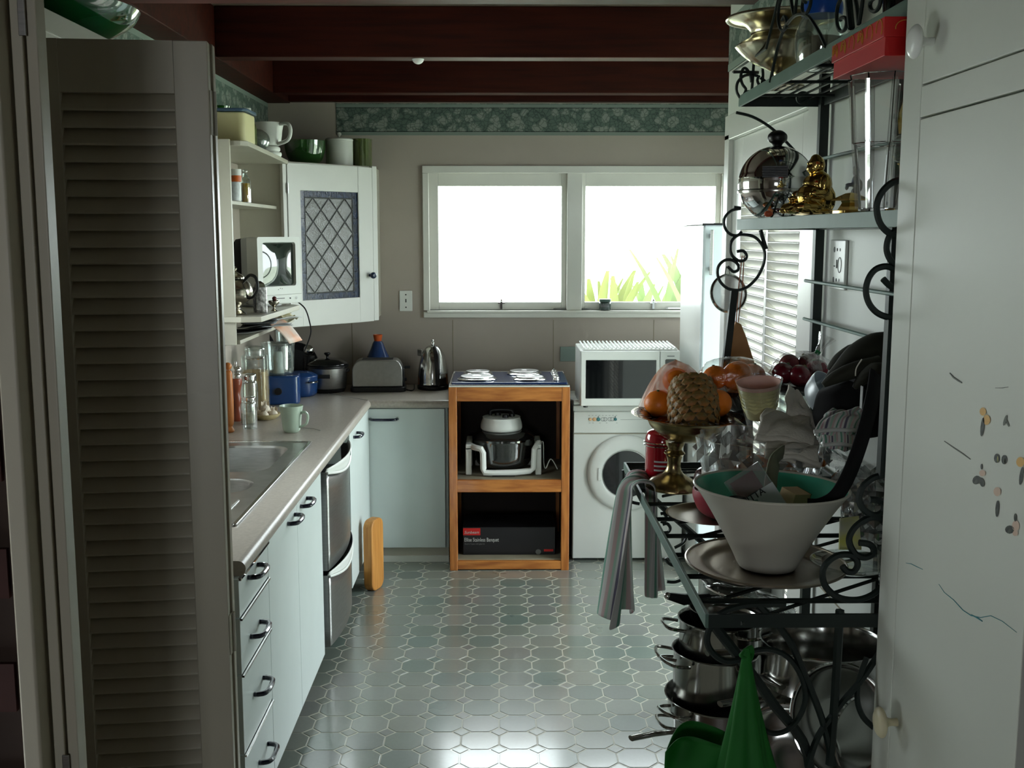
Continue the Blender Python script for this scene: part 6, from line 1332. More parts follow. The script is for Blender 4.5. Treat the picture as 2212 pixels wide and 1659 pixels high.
# pineapple
t = thing('pineapple', 'whole ripe pineapple without its crown lying in the brass bowl', 'pineapple', (BX + 0.018, BY - 0.006, BZ + 0.186), rot=(math.radians(-30), math.radians(12), 0.3))
m = MB(); NB = 9; rows = 8; 
def prad(z): return 0.057 * (1 - (abs(z) / 0.075) ** 3.2 * 0.42)
m.lathe([(0.0001, -0.067)] + [(prad(z) * .96, z) for z in [-0.066 + 0.132 * i / 20 for i in range(21)]] + [(0.0001, 0.067)], 40)
M['pine_skin'] = mk('pineapple_rind', S(112, 84, 44), 0.6, col2=S(62, 58, 34), vscale=30, bump=0.6, bscale=120); M['pine_eye'] = mk('pineapple_eye', S(176, 116, 56), 0.5, col2=S(116, 104, 58), vscale=60, bump=0.5, bscale=160)
obj('flesh_core', m, M['pine_skin'], t)
eye = MB(); eye.add([(0.0125 * math.cos(k * PI / 3), 0.0095 * math.sin(k * PI / 3), 0) for k in range(6)] + [(0.0085 * math.cos(k * PI / 3), 0.006 * math.sin(k * PI / 3), 0.0022) for k in range(6)] + [(0.002, -0.001, 0.0040)],
    [(k, (k + 1) % 6, 6 + (k + 1) % 6, 6 + k) for k in range(6)] + [(6 + k, 6 + (k + 1) % 6, 12) for k in range(6)])
eme = eye.mesh('eye', M['pine_eye'], 0)
for r in range(rows):
    z = -0.057 + r * 0.0163
    for k in range(12):
        a = 2 * PI * (k + .5 * (r % 2)) / 12 + r * 0.05; rr_ = prad(z) * 0.955
        o = bpy.data.objects.new('eye', eme); COL.objects.link(o); o.parent = t; KIDS.setdefault(t.name, []).append(o)
        o.matrix_local = T(rr_ * math.cos(a), rr_ * math.sin(a), z) @ RZ(a) @ RY(PI / 2) @ RZ(PI / 2 + random.uniform(-.1, .1)) @ Matrix.Scale(random.uniform(1.12, 1.3), 4)
for k in range(9):
    a = k * 0.7; o = bpy.data.objects.new('eye', eme); COL.objects.link(o); o.parent = t
    o.matrix_local = T(0.022 * math.cos(a) * (1 if k else 0), 0.022 * math.sin(a) * (1 if k else 0), 0.0655) @ RZ(a)
# oranges
om = mk('orange_peel', S(250, 134, 34), 0.4, bump=0.25, bscale=260, var=0.08, vscale=10)
def orange(x, y, z, r, label, grp, mat=None, name='orange', cat='orange'):
    t = thing(name, label, cat, (x, y, z), rot=(random.uniform(-.6, .6), random.uniform(-.6, .6), random.random()), group=grp)
    obj('fruit', MB().ball(r, n=16, sz=0.93), mat or om, t); obj('stem_end', lat([(0.0035, 0), (0.003, 0.002), (0.0001, 0.0025)], 8, 0, M=T(0, 0, r * 0.93)), mk('stem_green', S(92, 100, 50), .7) if 'stem' not in M else M['stem'], t)
    return t
M['stem'] = mk('stem_green', S(92, 100, 50), 0.7)
for (dx, dy, dz, r), lb in zip(((-0.050, 0.055, 0.186, 0.034), (0.028, 0.075, 0.192, 0.036), (0.078, 0.030, 0.190, 0.034), (-0.01, 0.07, 0.238, 0.030)), ('orange at the left behind the pineapple in the brass bowl', 'orange hidden directly behind the pineapple', 'orange at the right of the pineapple in the brass bowl', 'topmost orange in the net bag behind the pineapple')):
    orange(BX + dx, BY + dy, BZ + dz, r, lb, 'oranges in the brass bowl')
def bagmesh(c, rx, ry, rz_, seed, n=28, amp=0.07, neck=None):
    rnd = random.Random(seed); ph = [rnd.uniform(0, 6) for _ in range(6)]
    m = MB()
    def w(a, j, z): return 1 + amp * (math.sin(5 * a + ph[0] + 14 * z / rz_) + .6 * math.sin(9 * a + ph[1] - 9 * z / rz_) + .4 * math.sin(13 * a + ph[2]))
    pr = [(max(1e-4, math.sin(PI * i / 12)) , -math.cos(PI * i / 12)) for i in range(13)]
    pr = [(r, z) for r, z in pr]
    m.lathe([(r, z) for r, z in pr], n, T(*c) @ Matrix.Diagonal((rx, ry, rz_, 1)), wob=lambda a, j, z: 1 + amp * (math.sin(5 * a + ph[0] + 4 * z) + .6 * math.sin(9 * a + ph[1] - 5 * z) + .3 * math.sin(14 * a + ph[2] + 8 * z)))
    return m
M['netfilm'] = mk('white_orange_printed_film', S(246, 232, 222), 0.2, alpha=0.5, col2=S(244, 160, 90), vscale=26, stretch=(1, 1, .4), bump=0.6, bscale=50)
def tentbag(u, v):
    a = 2 * PI * u; h_ = v
    r = (1 - h_) ** .55; x = 0.098 * r * math.cos(a) * (1 + .06 * math.sin(7 * a)); y = 0.045 * r * math.sin(a)
    return (x + 0.0 - 0.012 * h_, y, 0.125 * h_)
solo('orange_bag', 'white and orange printed plastic bag of oranges standing behind the pineapple', 'bag', MB().grid(tentbag, 40, 10), M['netfilm'], (BX + 0.002, BY + 0.072, BZ + 0.160), smooth=60)
# red canister
p = rest(1418, 1038)
t = thing('red_canister', 'red enamel lidded canister behind the brass bowl', 'canister', (p.x + 0.012, p.y - 0.005, ZWK + 0.001))
M['redenamel'] = mk('red_enamel', S(160, 20, 34), 0.12, coat=0.8)
obj('canister_body', MB().lathe(smooth_prof([(0.0001, 0), (0.028, 0), (0.038, 0.010), (0.040, 0.04), (0.039, 0.088)]), 40), M['redenamel'], t)
obj('lid', lat([(0.040, 0.0885), (0.040, 0.100), (0.034, 0.116), (0.012, 0.122), (0.0001, 0.122)]), M['redenamel'], t)
for z in (0.086, 0.093): obj('wire_clamp', MB().tube([(0.0425 * math.cos(k * PI / 18), 0.0425 * math.sin(k * PI / 18), z) for k in range(36)], 0.0016, 6, True), M['chrome'], t)
obj('label_plate', MB().lathe([(0.0405, 0.03), (0.0405, 0.034)], 20, a0=-2.2, a1=-1.1), M['whiteplastic'], t)
for z in (0.04, 0.05): obj('label_line', MB().lathe([(0.0405, z), (0.0408, z + 0.004)], 20, a0=-2.2, a1=-1.2), M['whiteplastic'], t)
# black bowl with bagged oranges
DB = at(1597, 880, Y=2.50)
t = thing('black_bowl', 'black lacquered bowl under the bag of oranges', 'bowl', (DB.x + 0.012, 2.52, DB.z - 0.012))
obj('bowl', MB().shell(smooth_prof([(0.028, 0), (0.040, 0.010), (0.056, 0.034), (0.066, 0.052)]), 0.004, 40), mk('black_lacquer', S(30, 22, 20), 0.15, coat=0.7), t)
obj('foot_ring', MB().cyl(0.030, -(DB.z - 0.012 - ZWK) + 0.001, -0.0005, 24, r2=0.024), M['black'], t)
rim = t.location.z + 0.052; orr = []
for u, v, r, lb in ((1545, 812, 0.030, 'orange at the left end of the clear bag'), (1592, 808, 0.036, 'largest orange in the middle of the clear bag'), (1632, 812, 0.031, 'orange at the right end of the clear bag')):
    q = at(u, v, Y=2.50); orange(q.x, 2.50 if u != 1632 else 2.53, q.z - 0.004, r, lb, 'oranges in the clear plastic bag')
q = at(1585, 812, Y=2.51); solo('plastic_bag', 'clear plastic bag wrapped round three oranges', 'bag', bagmesh((0, 0, 0), 0.084, 0.050, 0.046, 3), M['film'], (q.x, 2.51, q.z), smooth=60)
# cupcake cases
q = at(1648, 858, Y=2.16)
t = thing('cupcake_cases', 'stack of fluted pink and cream cupcake cases in clear wrap', 'cupcake cases', (q.x - 0.004, 2.16, q.z - 0.040), rot=(0.18, -0.12, 0))
M['pinkp'] = mk('pale_pink_paper', S(232, 190, 176), 0.7); M['creamp'] = mk('cream_paper', S(222, 216, 160), 0.7)
for k in range(7): obj('paper_case', MB().shell([(0.026 + 0.0015 * k, 0.008 * k), (0.036 + 0.0012 * k, 0.026 + 0.008 * k)], 0.0007, 72, wob=lambda a, j, z: 1 + 0.035 * math.sin(36 * a)), M['pinkp'] if k == 6 else M['creamp'], t)
obj('clear_wrap', MB().lathe(smooth_prof([(0.018, -0.05), (0.026, -0.02), (0.040, 0.05), (0.047, 0.078)]), 30, cap=False, wob=lambda a, j, z: 1 + .03 * math.sin(7 * a + 30 * z)), M['film'], t)
q2 = at(1640, 895, Y=2.16)
# plums in a tied bag
pm = mk('dark_red_plum', S(120, 22, 40), 0.25, var=0.5, vscale=18, coat=0.4)
for u, v, y, r, lb in ((1692, 806, 2.46, 0.026, 'dark red plum at the left of the tied bag'), (1728, 812, 2.44, 0.027, 'dark red plum in the middle of the tied bag'), (1764, 800, 2.46, 0.027, 'dark red plum at the right of the tied bag'), (1705, 786, 2.52, 0.024, 'dark plum at the back left of the tied bag'), (1745, 784, 2.52, 0.024, 'dark plum at the back right of the tied bag')):
    q = at(u, v, Y=y); orange(q.x, y, q.z, r, lb, 'plums in the tied bag', pm, 'plum', 'plum')
q = at(1729, 800, Y=2.48)
t = thing('fruit_bag', 'clear plastic bag of plums closed with a green tie', 'bag', (q.x, 2.48, q.z))
obj('bag_film', bagmesh((0, 0, 0.004), 0.068, 0.055, 0.042, 8), M['film'], t, smooth=60)
kn = at(1766, 762, Y=2.48) - Vector((q.x, 2.48, q.z)); tp = at(1790, 728, Y=2.48) - Vector((q.x, 2.48, q.z))
obj('green_tie', MB().cyl(0.0065, -0.005, 0.005, 12, T(*kn) @ RY(0.6)), mk('green_tie', S(20, 110, 60), 0.4), t)
obj('gathered_neck', MB().lathe([(0.030, -0.030), (0.012, -0.010), (0.006, 0.0)], 20, T(*kn) @ RY(0.6), cap=False, wob=lambda a, j, z: 1 + .15 * math.sin(6 * a)), M['film'], t, smooth=60)
obj('bag_tail', MB().lathe([(0.006, 0.004), (0.008, 0.02), (0.018, 0.045)], 20, T(*kn) @ RY(0.5), cap=False, wob=lambda a, j, z: 1 + .35 * math.sin(5 * a + 1)), M['film'], t, smooth=60)
q = at(1700, 850, Y=2.46)
solo('dark_dish', 'dark dish with a chrome rim carrying the bag of plums', 'dish', MB().shell(smooth_prof([(0.045, 0), (0.070, 0.012), (0.078, 0.026)]), 0.004, 36), mk('dark_brown_dish', S(36, 22, 24), 0.2), (q.x + 0.025, 2.49, q.z - 0.004))
solo('dish_support', 'clear glass pot standing under the dish of plums', 'pot', MB().shell(smooth_prof([(0.036, 0), (0.040, 0.05), (0.036, q.z - 0.005 - ZWK)]), 0.004, 30), M['jarglass'], (q.x + 0.025, 2.49, ZWK + 0.001))
# frosted plastic bowl
q = at(1748, 850, Y=2.22)
solo('frosted_bowl', 'frosted translucent plastic bowl turned on its side by the black bag', 'bowl', MB().shell(smooth_prof([(0.020, 0), (0.042, 0.012), (0.052, 0.038), (0.054, 0.05)]), 0.002, 36), thin('frosted_plastic', (0.75, 0.8, 0.84, 1), 0.08, 0.3, haze=0.55, hcol=(0.62, 0.68, 0.72, 1)), (q.x + 0.02, 2.25, q.z - 0.03), rot=(0.5, 0.75, 0))
# white cloths
M['whitecloth'] = mk('undyed_cotton', S(212, 206, 194), 0.9, bump=0.9, bscale=160, var=0.08, vscale=16)
def folded(name, label, pts_uv, Y, thick, seed, mat='whitecloth', cat='cloth', yd=0.09):
    """thick folded cloth: outline polyline seen from the room, swept back along the shelf"""
    P = [at(u, v, Y=Y) for u, v in pts_uv]; c = sum(P, Vector()) / len(P); Ps = spline([q - c for q in P], 4)
    def f(u, v):
        i = u * (len(Ps) - 1); k = min(int(i), len(Ps) - 2); q = Ps[k].lerp(Ps[k + 1], i - k)
        return (q.x + 0.01 * math.sin(4 * v + seed) * v, (v - .15) * yd + 0.01 * math.sin(6 * u + seed), q.z + 0.005 * math.sin(9 * u + 5 * v + seed) + 0.004 * v)
    return cloth(name, label, cat, f, 22, 10, M[mat], loc=c, thick=thick)
def patch(name, label, cat, corners, mat, thick=0.008, seed=1, layers=1, lift=0.011, amp=0.004, sag=0.0):
    """folded cloth: a sheet laid between four corner points, hem turned under; layers stack up"""
    P = [at(u, v, Y=y) for u, v, y in corners]; c = sum(P, Vector()) / 4
    A_c, B_c, C_c, D_c = [q - c for q in P]      # back left, back right, front right, front left
    root = thing(name, label, cat, c)
    for L_ in range(layers):
        def f(u, v, L_=L_):
            top = A_c.lerp(B_c, u); bot = D_c.lerp(C_c, u); q = top.lerp(bot, v)
            k = 1 - 0.06 * L_
            z = q.z - L_ * lift + amp * math.sin(7 * u + seed + L_ * 2) * math.sin(4 * v + seed) + amp * .5 * math.sin(17 * u + 9 * v + seed) - sag * (2 * u - 1) ** 2 - 0.016 * max(0, v - .82) / .18
            return (q.x * k + 0.003 * math.sin(9 * v + seed), q.y * k - 0.004 * L_ * math.sin(3 * u + L_), z)
        cloth('fold', None, None, f, 22, 14, M[mat], thick=thick, parent=root)
    obj('hem', MB().tube([D_c.lerp(C_c, i / 16) + Vector((0.003 * math.sin(9 + seed), -0.001, -0.016 + amp * math.sin(7 * i / 16 + seed) * math.sin(4 + seed) - sag * (i / 8 - 1) ** 2)) for i in range(17)], thick * .62, 8), M[mat], root)
    return root
patch('folded_cloth', 'undyed cotton cloth folded flat over the glass bowl, uppermost', 'cloth', [(1652, 884, 2.14), (1748, 908, 2.12), (1760, 948, 2.00), (1634, 922, 2.00)], 'whitecloth', 0.010, 1, 2)
patch('folded_cloth', 'undyed cotton cloth folded below the uppermost one, by the glass bowl', 'cloth', [(1665, 938, 2.06), (1765, 950, 2.05), (1770, 982, 1.96), (1652, 962, 1.96)], 'whitecloth', 0.009, 4, 2)
patch('folded_cloth', 'undyed cotton cloth standing behind against the frosted bowl', 'cloth', [(1700, 836, 2.20), (1722, 846, 2.20), (1768, 912, 2.12), (1696, 892, 2.12)], 'whitecloth', 0.008, 7, 1)
patch('folded_towel', 'mint and pink striped towel folded in a pile in front of the black bag', 'towel', [(1795, 886, 1.99), (1872, 884, 1.98), (1866, 908, 1.90), (1762, 912, 1.90)], 'towel', 0.006, 2, 3, 0.0095)
patch('folded_towel', 'lower mint and grey striped towel in the pile before the black bag', 'towel', [(1790, 918, 1.97), (1868, 920, 1.96), (1860, 944, 1.89), (1774, 940, 1.89)], 'towel', 0.006, 5, 2, 0.009)
# black and olive bag
M['olivecloth'] = mk('olive_velvet', S(46, 46, 34), 0.8, var=0.25, vscale=12, bump=0.1, bscale=30); M['blackcloth'] = mk('black_cloth', S(13, 12, 14), 0.9, var=0.2, vscale=8)
q = at(1830, 880, Y=2.05)
t = thing('shoulder_bag', 'olive and black cloth shoulder bag slumped against the rack, strap hanging', 'bag', (q.x, 2.05, q.z))
def bp_(u, v, y=2.05): return at(u, v, Y=y) - Vector((q.x, 2.05, q.z))
def limb(name, pts, rr, mat, y=2.05, flat=1.0, n=12):
    P = spline([bp_(u, v, y) for u, v in pts], 5); k = len(P) - 1
    R2 = [rr[min(int(i / k * (len(rr) - 1)), len(rr) - 2)] * (1 - ((i / k * (len(rr) - 1)) % 1 if i < k else 1)) + rr[min(int(i / k * (len(rr) - 1)) + 1, len(rr) - 1)] * ((i / k * (len(rr) - 1)) % 1 if i < k else 1) for i in range(k + 1)]
    return obj(name, MB().tube(P, 0.03, n, rr=R2, flat=flat), M[mat], t, smooth=60)
limb('bag_body', [(1800, 835), (1815, 870), (1830, 905), (1850, 925)], [0.030, 0.056, 0.062, 0.042], 'blackcloth', flat=1.0, n=18)
limb('bag_body_side', [(1860, 820), (1875, 860), (1890, 900), (1900, 930)], [0.040, 0.055, 0.055, 0.04], 'blackcloth', 2.10, n=18)
limb('top_fold', [(1788, 822), (1815, 800), (1850, 770), (1890, 752), (1935, 748)], [0.010, 0.020, 0.030, 0.036, 0.036], 'olivecloth', 2.05, 0.8, 16)
limb('side_fold', [(1778, 832), (1800, 818), (1830, 805), (1865, 795), (1900, 790)], [0.006, 0.014, 0.018, 0.020, 0.024], 'olivecloth', 1.96, 0.8, 14)
limb('back_fold', [(1792, 800), (1812, 778), (1840, 762), (1862, 757)], [0.010, 0.018, 0.024, 0.024], 'olivecloth', 2.16, 0.7, 14)
limb('zip_flap', [(1845, 838), (1868, 815), (1890, 805), (1905, 806)], [0.006, 0.020, 0.030, 0.032], 'olivecloth', 1.93, 0.6, 14)
limb('piping', [(1862, 776), (1850, 795), (1848, 812)], [0.0012, 0.0012, 0.0012], 'whitecloth', 1.925, 1, 6)
obj('care_label', MB().box(-0.0006, 0.0006, -0.006, 0.006, -0.020, 0.020, T(*bp_(1861, 858, 1.905))), M['paper'], t, smooth=0)
def strap(name, pts, w, mat, ydeep, par):
    P = spline([at(u, v, Y=y) - Vector(par.location) for u, v, y in pts], 6); vs = []
    for i, p_ in enumerate(P):
        d_ = (P[min(i + 1, len(P) - 1)] - P[max(i - 1, 0)]).normalized(); s_ = Vector((d_.z, 0, -d_.x)).normalized() if abs(d_.x) + abs(d_.z) > 1e-6 else Vector((1, 0, 0))
        ww = w[0] + (w[1] - w[0]) * i / (len(P) - 1); vs += [p_ - s_ * ww, p_ + s_ * ww + Vector((0, ydeep, 0))]
    m = MB(); m.add(vs, [(2 * i, 2 * i + 1, 2 * i + 3, 2 * i + 2) for i in range(len(P) - 1)])
    return obj(name, m, M[mat], par, solid=0.004, smooth=60)
strap('strap', [(1893, 805, 1.90), (1885, 860, 1.84), (1868, 930, 1.79), (1845, 1000, 1.75), (1822, 1050, 1.73), (1800, 1078, 1.72), (1770, 1092, 1.72), (1745, 1092, 1.72)], (0.012, 0.011), 'blackcloth', 0.004, t)
# khaki ribbon
q = at(1670, 1020, Y=1.86); t = thing('khaki_ribbon', 'khaki webbing strap hanging into the white bowl', 'strap', q)
M['khaki'] = mk('khaki_webbing', S(112, 114, 92), 0.8, bump=0.4, bscale=200)
strap('webbing', [(1692, 975, 1.96), (1676, 990, 1.90), (1668, 1020, 1.86), (1664, 1050, 1.83), (1663, 1082, 1.80)], (0.012, 0.011), 'khaki', 0.0, t)

# pressed glass bowls
def cutbowl(name, label, c, R, h, mat='crystal', seed=0, rot=None):
    t = thing(name, label, 'bowl', c, rot=rot)
    n = 40
    def w(a, j, z): return 1 + 0.05 * math.cos(10 * a) * (max(0.0, z) / h) ** .5
    obj('glass_wall', MB().shell(smooth_prof([(R * .38, 0), (R * .55, 0.006), (R * .82, h * .45), (R * .95, h * .8), (R, h)], 3), 0.004, 80, wob=w), M[mat], t, smooth=25)
    st = MB(); st.lathe([(0.014, 0), (0.0001, 0.006)], 4, None)
    M['facet'] = thin('bright_facet', (0.62, 0.63, 0.64, 1), 0.32, 0.05, haze=0.04)
    sme = st.mesh('facet', M['facet'], 0)
    for r in range(4):
        zc = h * (.18 + r * .22); rad = R * (.60 + .13 * r + .02) 
        for k in range(18):
            a = 2 * PI * (k + .5 * (r % 2)) / 18
            o = bpy.data.objects.new('facet', sme); COL.objects.link(o); o.parent = t
            o.matrix_local = T(rad * math.cos(a), rad * math.sin(a), zc) @ RZ(a) @ RY(PI / 2 - 0.35) @ Matrix.Scale(1.0 + .15 * r, 4)
    return t
q = rest(1640, 1052)
cutbowl('crystal_bowl', 'large pressed crystal fruit bowl with flared rim behind the white bowl', (0.508, 2.085, ZWK + 0.001), 0.124, 0.178)
CBx, CBy = 0.508, 2.085
# packets in the crystal bowl
M['orangepack'] = mk('orange_wrapper', S(226, 128, 38), 0.35, var=0.2, vscale=30)
lbs = ['orange wrapped bar lying upper left in the crystal bowl', 'orange wrapped bar at the upper right in the crystal bowl', 'orange wrapped bar at the lower left in the crystal bowl', 'orange wrapped bar at the lower middle in the crystal bowl', 'orange wrapped bar at the far right of the crystal bowl', 'orange wrapped bar on top in the middle of the crystal bowl']
for (u, v, rz_), lb in zip(((1650, 1003, 0.1), (1715, 1003, -0.15), (1640, 1028, 0.0), (1700, 1030, 0.12), (1768, 1000, -0.5), (1690, 992, 0.2)), lbs):
    q = at(u, v, Y=CBy - 0.035); o = thing('snack_bar', lb, 'packet', (q.x, CBy - 0.035 + (0.03 if v < 1010 else 0), q.z), rz=rz_, group='orange bars in the crystal bowl')
    obj('wrapper', MB().prism(rrect(-0.024, 0.024, -0.016, 0.016, 0.004), -0.010, 0.010), M['orangepack'], o, bevel=0.003); obj('crimped_end', MB().box(-0.033, -0.0265, -0.014, 0.014, -0.001, 0.001).box(0.0265, 0.033, -0.014, 0.014, -0.001, 0.001), M['paper'], o, smooth=0)
q = at(1700, 960, Y=CBy)
solo('plastic_film', 'crumpled clear plastic film lying over the crystal bowl', 'film', MB().grid(lambda u, v: ((u - .5) * .26, (v - .5) * .14, 0.016 * math.sin(8 * u + 2) * math.cos(7 * v) - 0.05 * (2 * u - 1) ** 2 * u + 0.012 * math.sin(17 * v + 5 * u)), 24, 14), M['film'], (q.x + 0.03, CBy, q.z), rot=(0.15, 0.12, 0), smooth=60)
q = rest(1860, 1075)
cutbowl('glass_dish', 'cut glass dish at the near right behind the iron scrolls', (0.70, 1.98, ZWK + 0.001), 0.075, 0.13)
q = rest(1835, 1190); 
def tumbler(label, x, y, r, h, grp='glasses behind the scrolls'):
    return solo('glass_tumbler', label, 'glass', MB().shell(smooth_prof([(r * .72, 0), (r * .8, 0.004), (r, h)], 3), 0.003, 28), M['jarglass'], (x, y, ZWK + 0.001), group=grp)
tumbler('clear glass tumbler nearest the upright post', 0.63, 1.66, 0.036, 0.075); tumbler('clear glass tumbler behind the nearest one', 0.69, 1.77, 0.036, 0.085)
solo('glass_plate', 'clear glass saucer lying flat at the near end of the shelf', 'saucer', MB().shell(smooth_prof([(0.035, 0), (0.060, 0.010), (0.068, 0.018)]), 0.003, 36), M['jarglass'], (0.595, 1.79, ZWK + 0.001))
solo('yellow_packet', 'small yellow and white packet behind the black strap', 'packet', MB().prism([(-.02, -.03), (.02, -.03), (.018, .03), (-.016, .026)], -.003, .003, RX(1.3)), mk('yellow_print', S(206, 204, 90), 0.5, col2=S(200, 200, 190), vscale=20), (0.62, 1.88, ZWK + 0.042), bevel=0.001)
solo('yellow_sponge', 'bright yellow green sponge near the edge of the tall cupboard', 'sponge', MB().box(-.02, .02, -.03, .03, 0, .03), mk('yellow_green_sponge', S(170, 180, 30), 0.8), (0.745, 1.80, ZWK + 0.20), bevel=0.004)
solo('biscuit_tin', 'dark tin standing under the yellow sponge', 'tin', MB().prism(rrect(-.045, .045, -.05, .05, .012), 0, .198), mk('khaki_tin', S(70, 72, 44), 0.4), (0.735, 1.80, ZWK + 0.001), bevel=0.003)

# oval tray and white bowl
p = rest(1655, 1232)
TXc, TYc = p.x + 0.000, p.y + 0.01
t = thing('oval_tray', 'oval metal tray with bronze sheen under the white bowl', 'tray', (TXc, TYc, ZWK + 0.001))
M['traymetal'] = mk('bronze_toned_tray', (0.46, 0.40, 0.32, 1), 0.32, 1.0, var=0.25, vscale=6)
obj('tray_dish', MB().shell(smooth_prof([(0.085, 0), (0.100, 0.004), (0.112, 0.010), (0.134, 0.013)]), 0.0025, 64, sx=1.0, sy=1.08), M['traymetal'], t)
obj('rolled_rim', MB().tube([(0.134 * math.cos(k * PI / 32), 0.134 * 1.08 * math.sin(k * PI / 32), 0.013) for k in range(64)], 0.0025, 6, True), M['traymetal'], t)
t = thing('white_bowl', 'large white flared bowl with turquoise inside standing on the tray', 'bowl', (TXc + 0.002, TYc - 0.005, ZWK + 0.0045), rot=(0, 0.02, 0))
M['bowlwhite'] = mk('off_white_glazed_pottery', S(204, 200, 186), 0.35, coat=0.25, var=0.04); M['turq'] = mk('turquoise_glaze', S(84, 190, 160), 0.25, coat=0.4, var=0.1)
prf = [(0.040, 0), (0.050, 0.006), (0.062, 0.030), (0.084, 0.070), (0.108, 0.110), (0.130, 0.142)]
obj('bowl_outside', MB().lathe(smooth_prof([(0.0001, 0.001)] + prf), 64, cap=False), M['bowlwhite'], t, smooth=60)
obj('bowl_inside', MB().lathe(smooth_prof([(0.0001, 0.008), (0.040, 0.010), (0.056, 0.030), (0.079, 0.070), (0.103, 0.110), (0.1265, 0.1405)]), 64, cap=False), M['turq'], t, smooth=60)
obj('rim', MB().tube([(0.1285 * math.cos(k * PI / 36), 0.1285 * math.sin(k * PI / 36), 0.1415) for k in range(72)], 0.0024, 8, True), M['bowlwhite'], t)
WB = Vector((TXc, TYc, ZWK))
def inbowl(u, v, y): return at(u, v, Y=y)
q = inbowl(1640, 1080, TYc - 0.028)
t = thing('printed_packet', 'clear-topped packet with white printed label leaning in the white bowl', 'packet', q, rot=(math.radians(72), 0, math.radians(-3))); t.scale = (1.2, 1.2, 1.2)
M['maroon'] = mk('maroon_contents', S(92, 42, 46), 0.5); M['clearbox'] = thin('clear_stiff_plastic', (0.85, 0.88, 0.88, 1), 0.2, 0.05, haze=0.12)
Rm = RZ(math.radians(-58))
obj('carton', MB().box(-0.046, 0.046, -0.028, 0.028, -0.006, 0.006, Rm), M['clearbox'], t, smooth=0, bevel=0.001)
obj('contents', MB().box(-0.040, 0.002, -0.022, 0.014, -0.004, 0.004, Rm), M['maroon'], t, smooth=0)
obj('label', MB().box(-0.012, 0.046, -0.0282, 0.0282, 0.0062, 0.0066, Rm), M['paper'], t, smooth=0)
for body, s_, x_, y_ in (('PITTA', 0.013, -0.008, -0.022), ('Bread', 0.009, 0.006, -0.020)): text_obj('lettering', body, s_, M['black'], t, Rm @ T(x_ + 0.004, y_, 0.0068) @ RZ(PI / 2), bold=0.0002)
for k in range(6): obj('print_line', MB().box(0.016 + k * 0.0045, 0.0175 + k * 0.0045, -0.022, 0.018 - 0.004 * (k % 3), 0.0067, 0.0069, Rm), M['greyline'], t, smooth=0)
q = inbowl(1612, 1092, TYc - 0.040)
t = thing('foil_packet', 'torn black and teal foil packet at the left inside the white bowl', 'packet', q, rot=(math.radians(60), 0.1, 0.35))
obj('foil', MB().grid(lambda u, v: ((u - .5) * .060, (v - .5) * .030, 0.004 * math.sin(9 * u) * math.cos(7 * v)), 14, 8), mk('black_foil', S(22, 26, 26), 0.25, coat=0.5), t, solid=0.006, smooth=30)
obj('teal_stripe', MB().box(-0.02, 0.030, -0.004, 0.004, 0.0068, 0.0075, RZ(0.25)), M['ironrim'], t, smooth=0)
q = inbowl(1712, 1085, TYc - 0.02)
t = thing('soap_box', 'small buff and brown cardboard box standing in the white bowl', 'box', q, rot=(0.25, 0.12, math.radians(35)))
obj('buff_card', MB().box(-0.020, 0.020, -0.016, 0.016, -0.045, 0.022), mk('buff_card', S(204, 178, 132), 0.6), t, smooth=0, bevel=0.001)
obj('brown_side', MB().box(0.0202, 0.0208, -0.016, 0.016, -0.045, 0.022), mk('brown_card', S(104, 72, 44), 0.6), t, smooth=0)
# plates and pink bowl behind
q = rest(1545, 1128)
solo('grey_plate', 'shallow grey metal plate sticking out behind the white bowl', 'plate', MB().shell(smooth_prof([(0.055, 0), (0.075, 0.004), (0.094, 0.010)]), 0.0025, 48), M['traymetal'], (q.x - 0.0, q.y + 0.03, ZWK + 0.001))
solo('pink_bowl', 'pink bowl on the grey plate beside the white bowl', 'bowl', MB().shell(smooth_prof([(0.026, 0), (0.048, 0.014), (0.060, 0.042), (0.060, 0.058)]), 0.003, 40), mk('dusky_pink', S(178, 74, 86), 0.35, var=0.1), (q.x + 0.018, q.y + 0.02, ZWK + 0.0055))
solo('maroon_pot', 'dark maroon round pot between the brass foot and the pink bowl', 'pot', lat([(0.0001, 0), (0.034, 0), (0.044, 0.02), (0.042, 0.055), (0.030, 0.07), (0.0001, 0.075)]), mk('maroon_glaze', S(58, 20, 28), 0.25), (q.x + 0.030, q.y + 0.175, ZWK + 0.001))

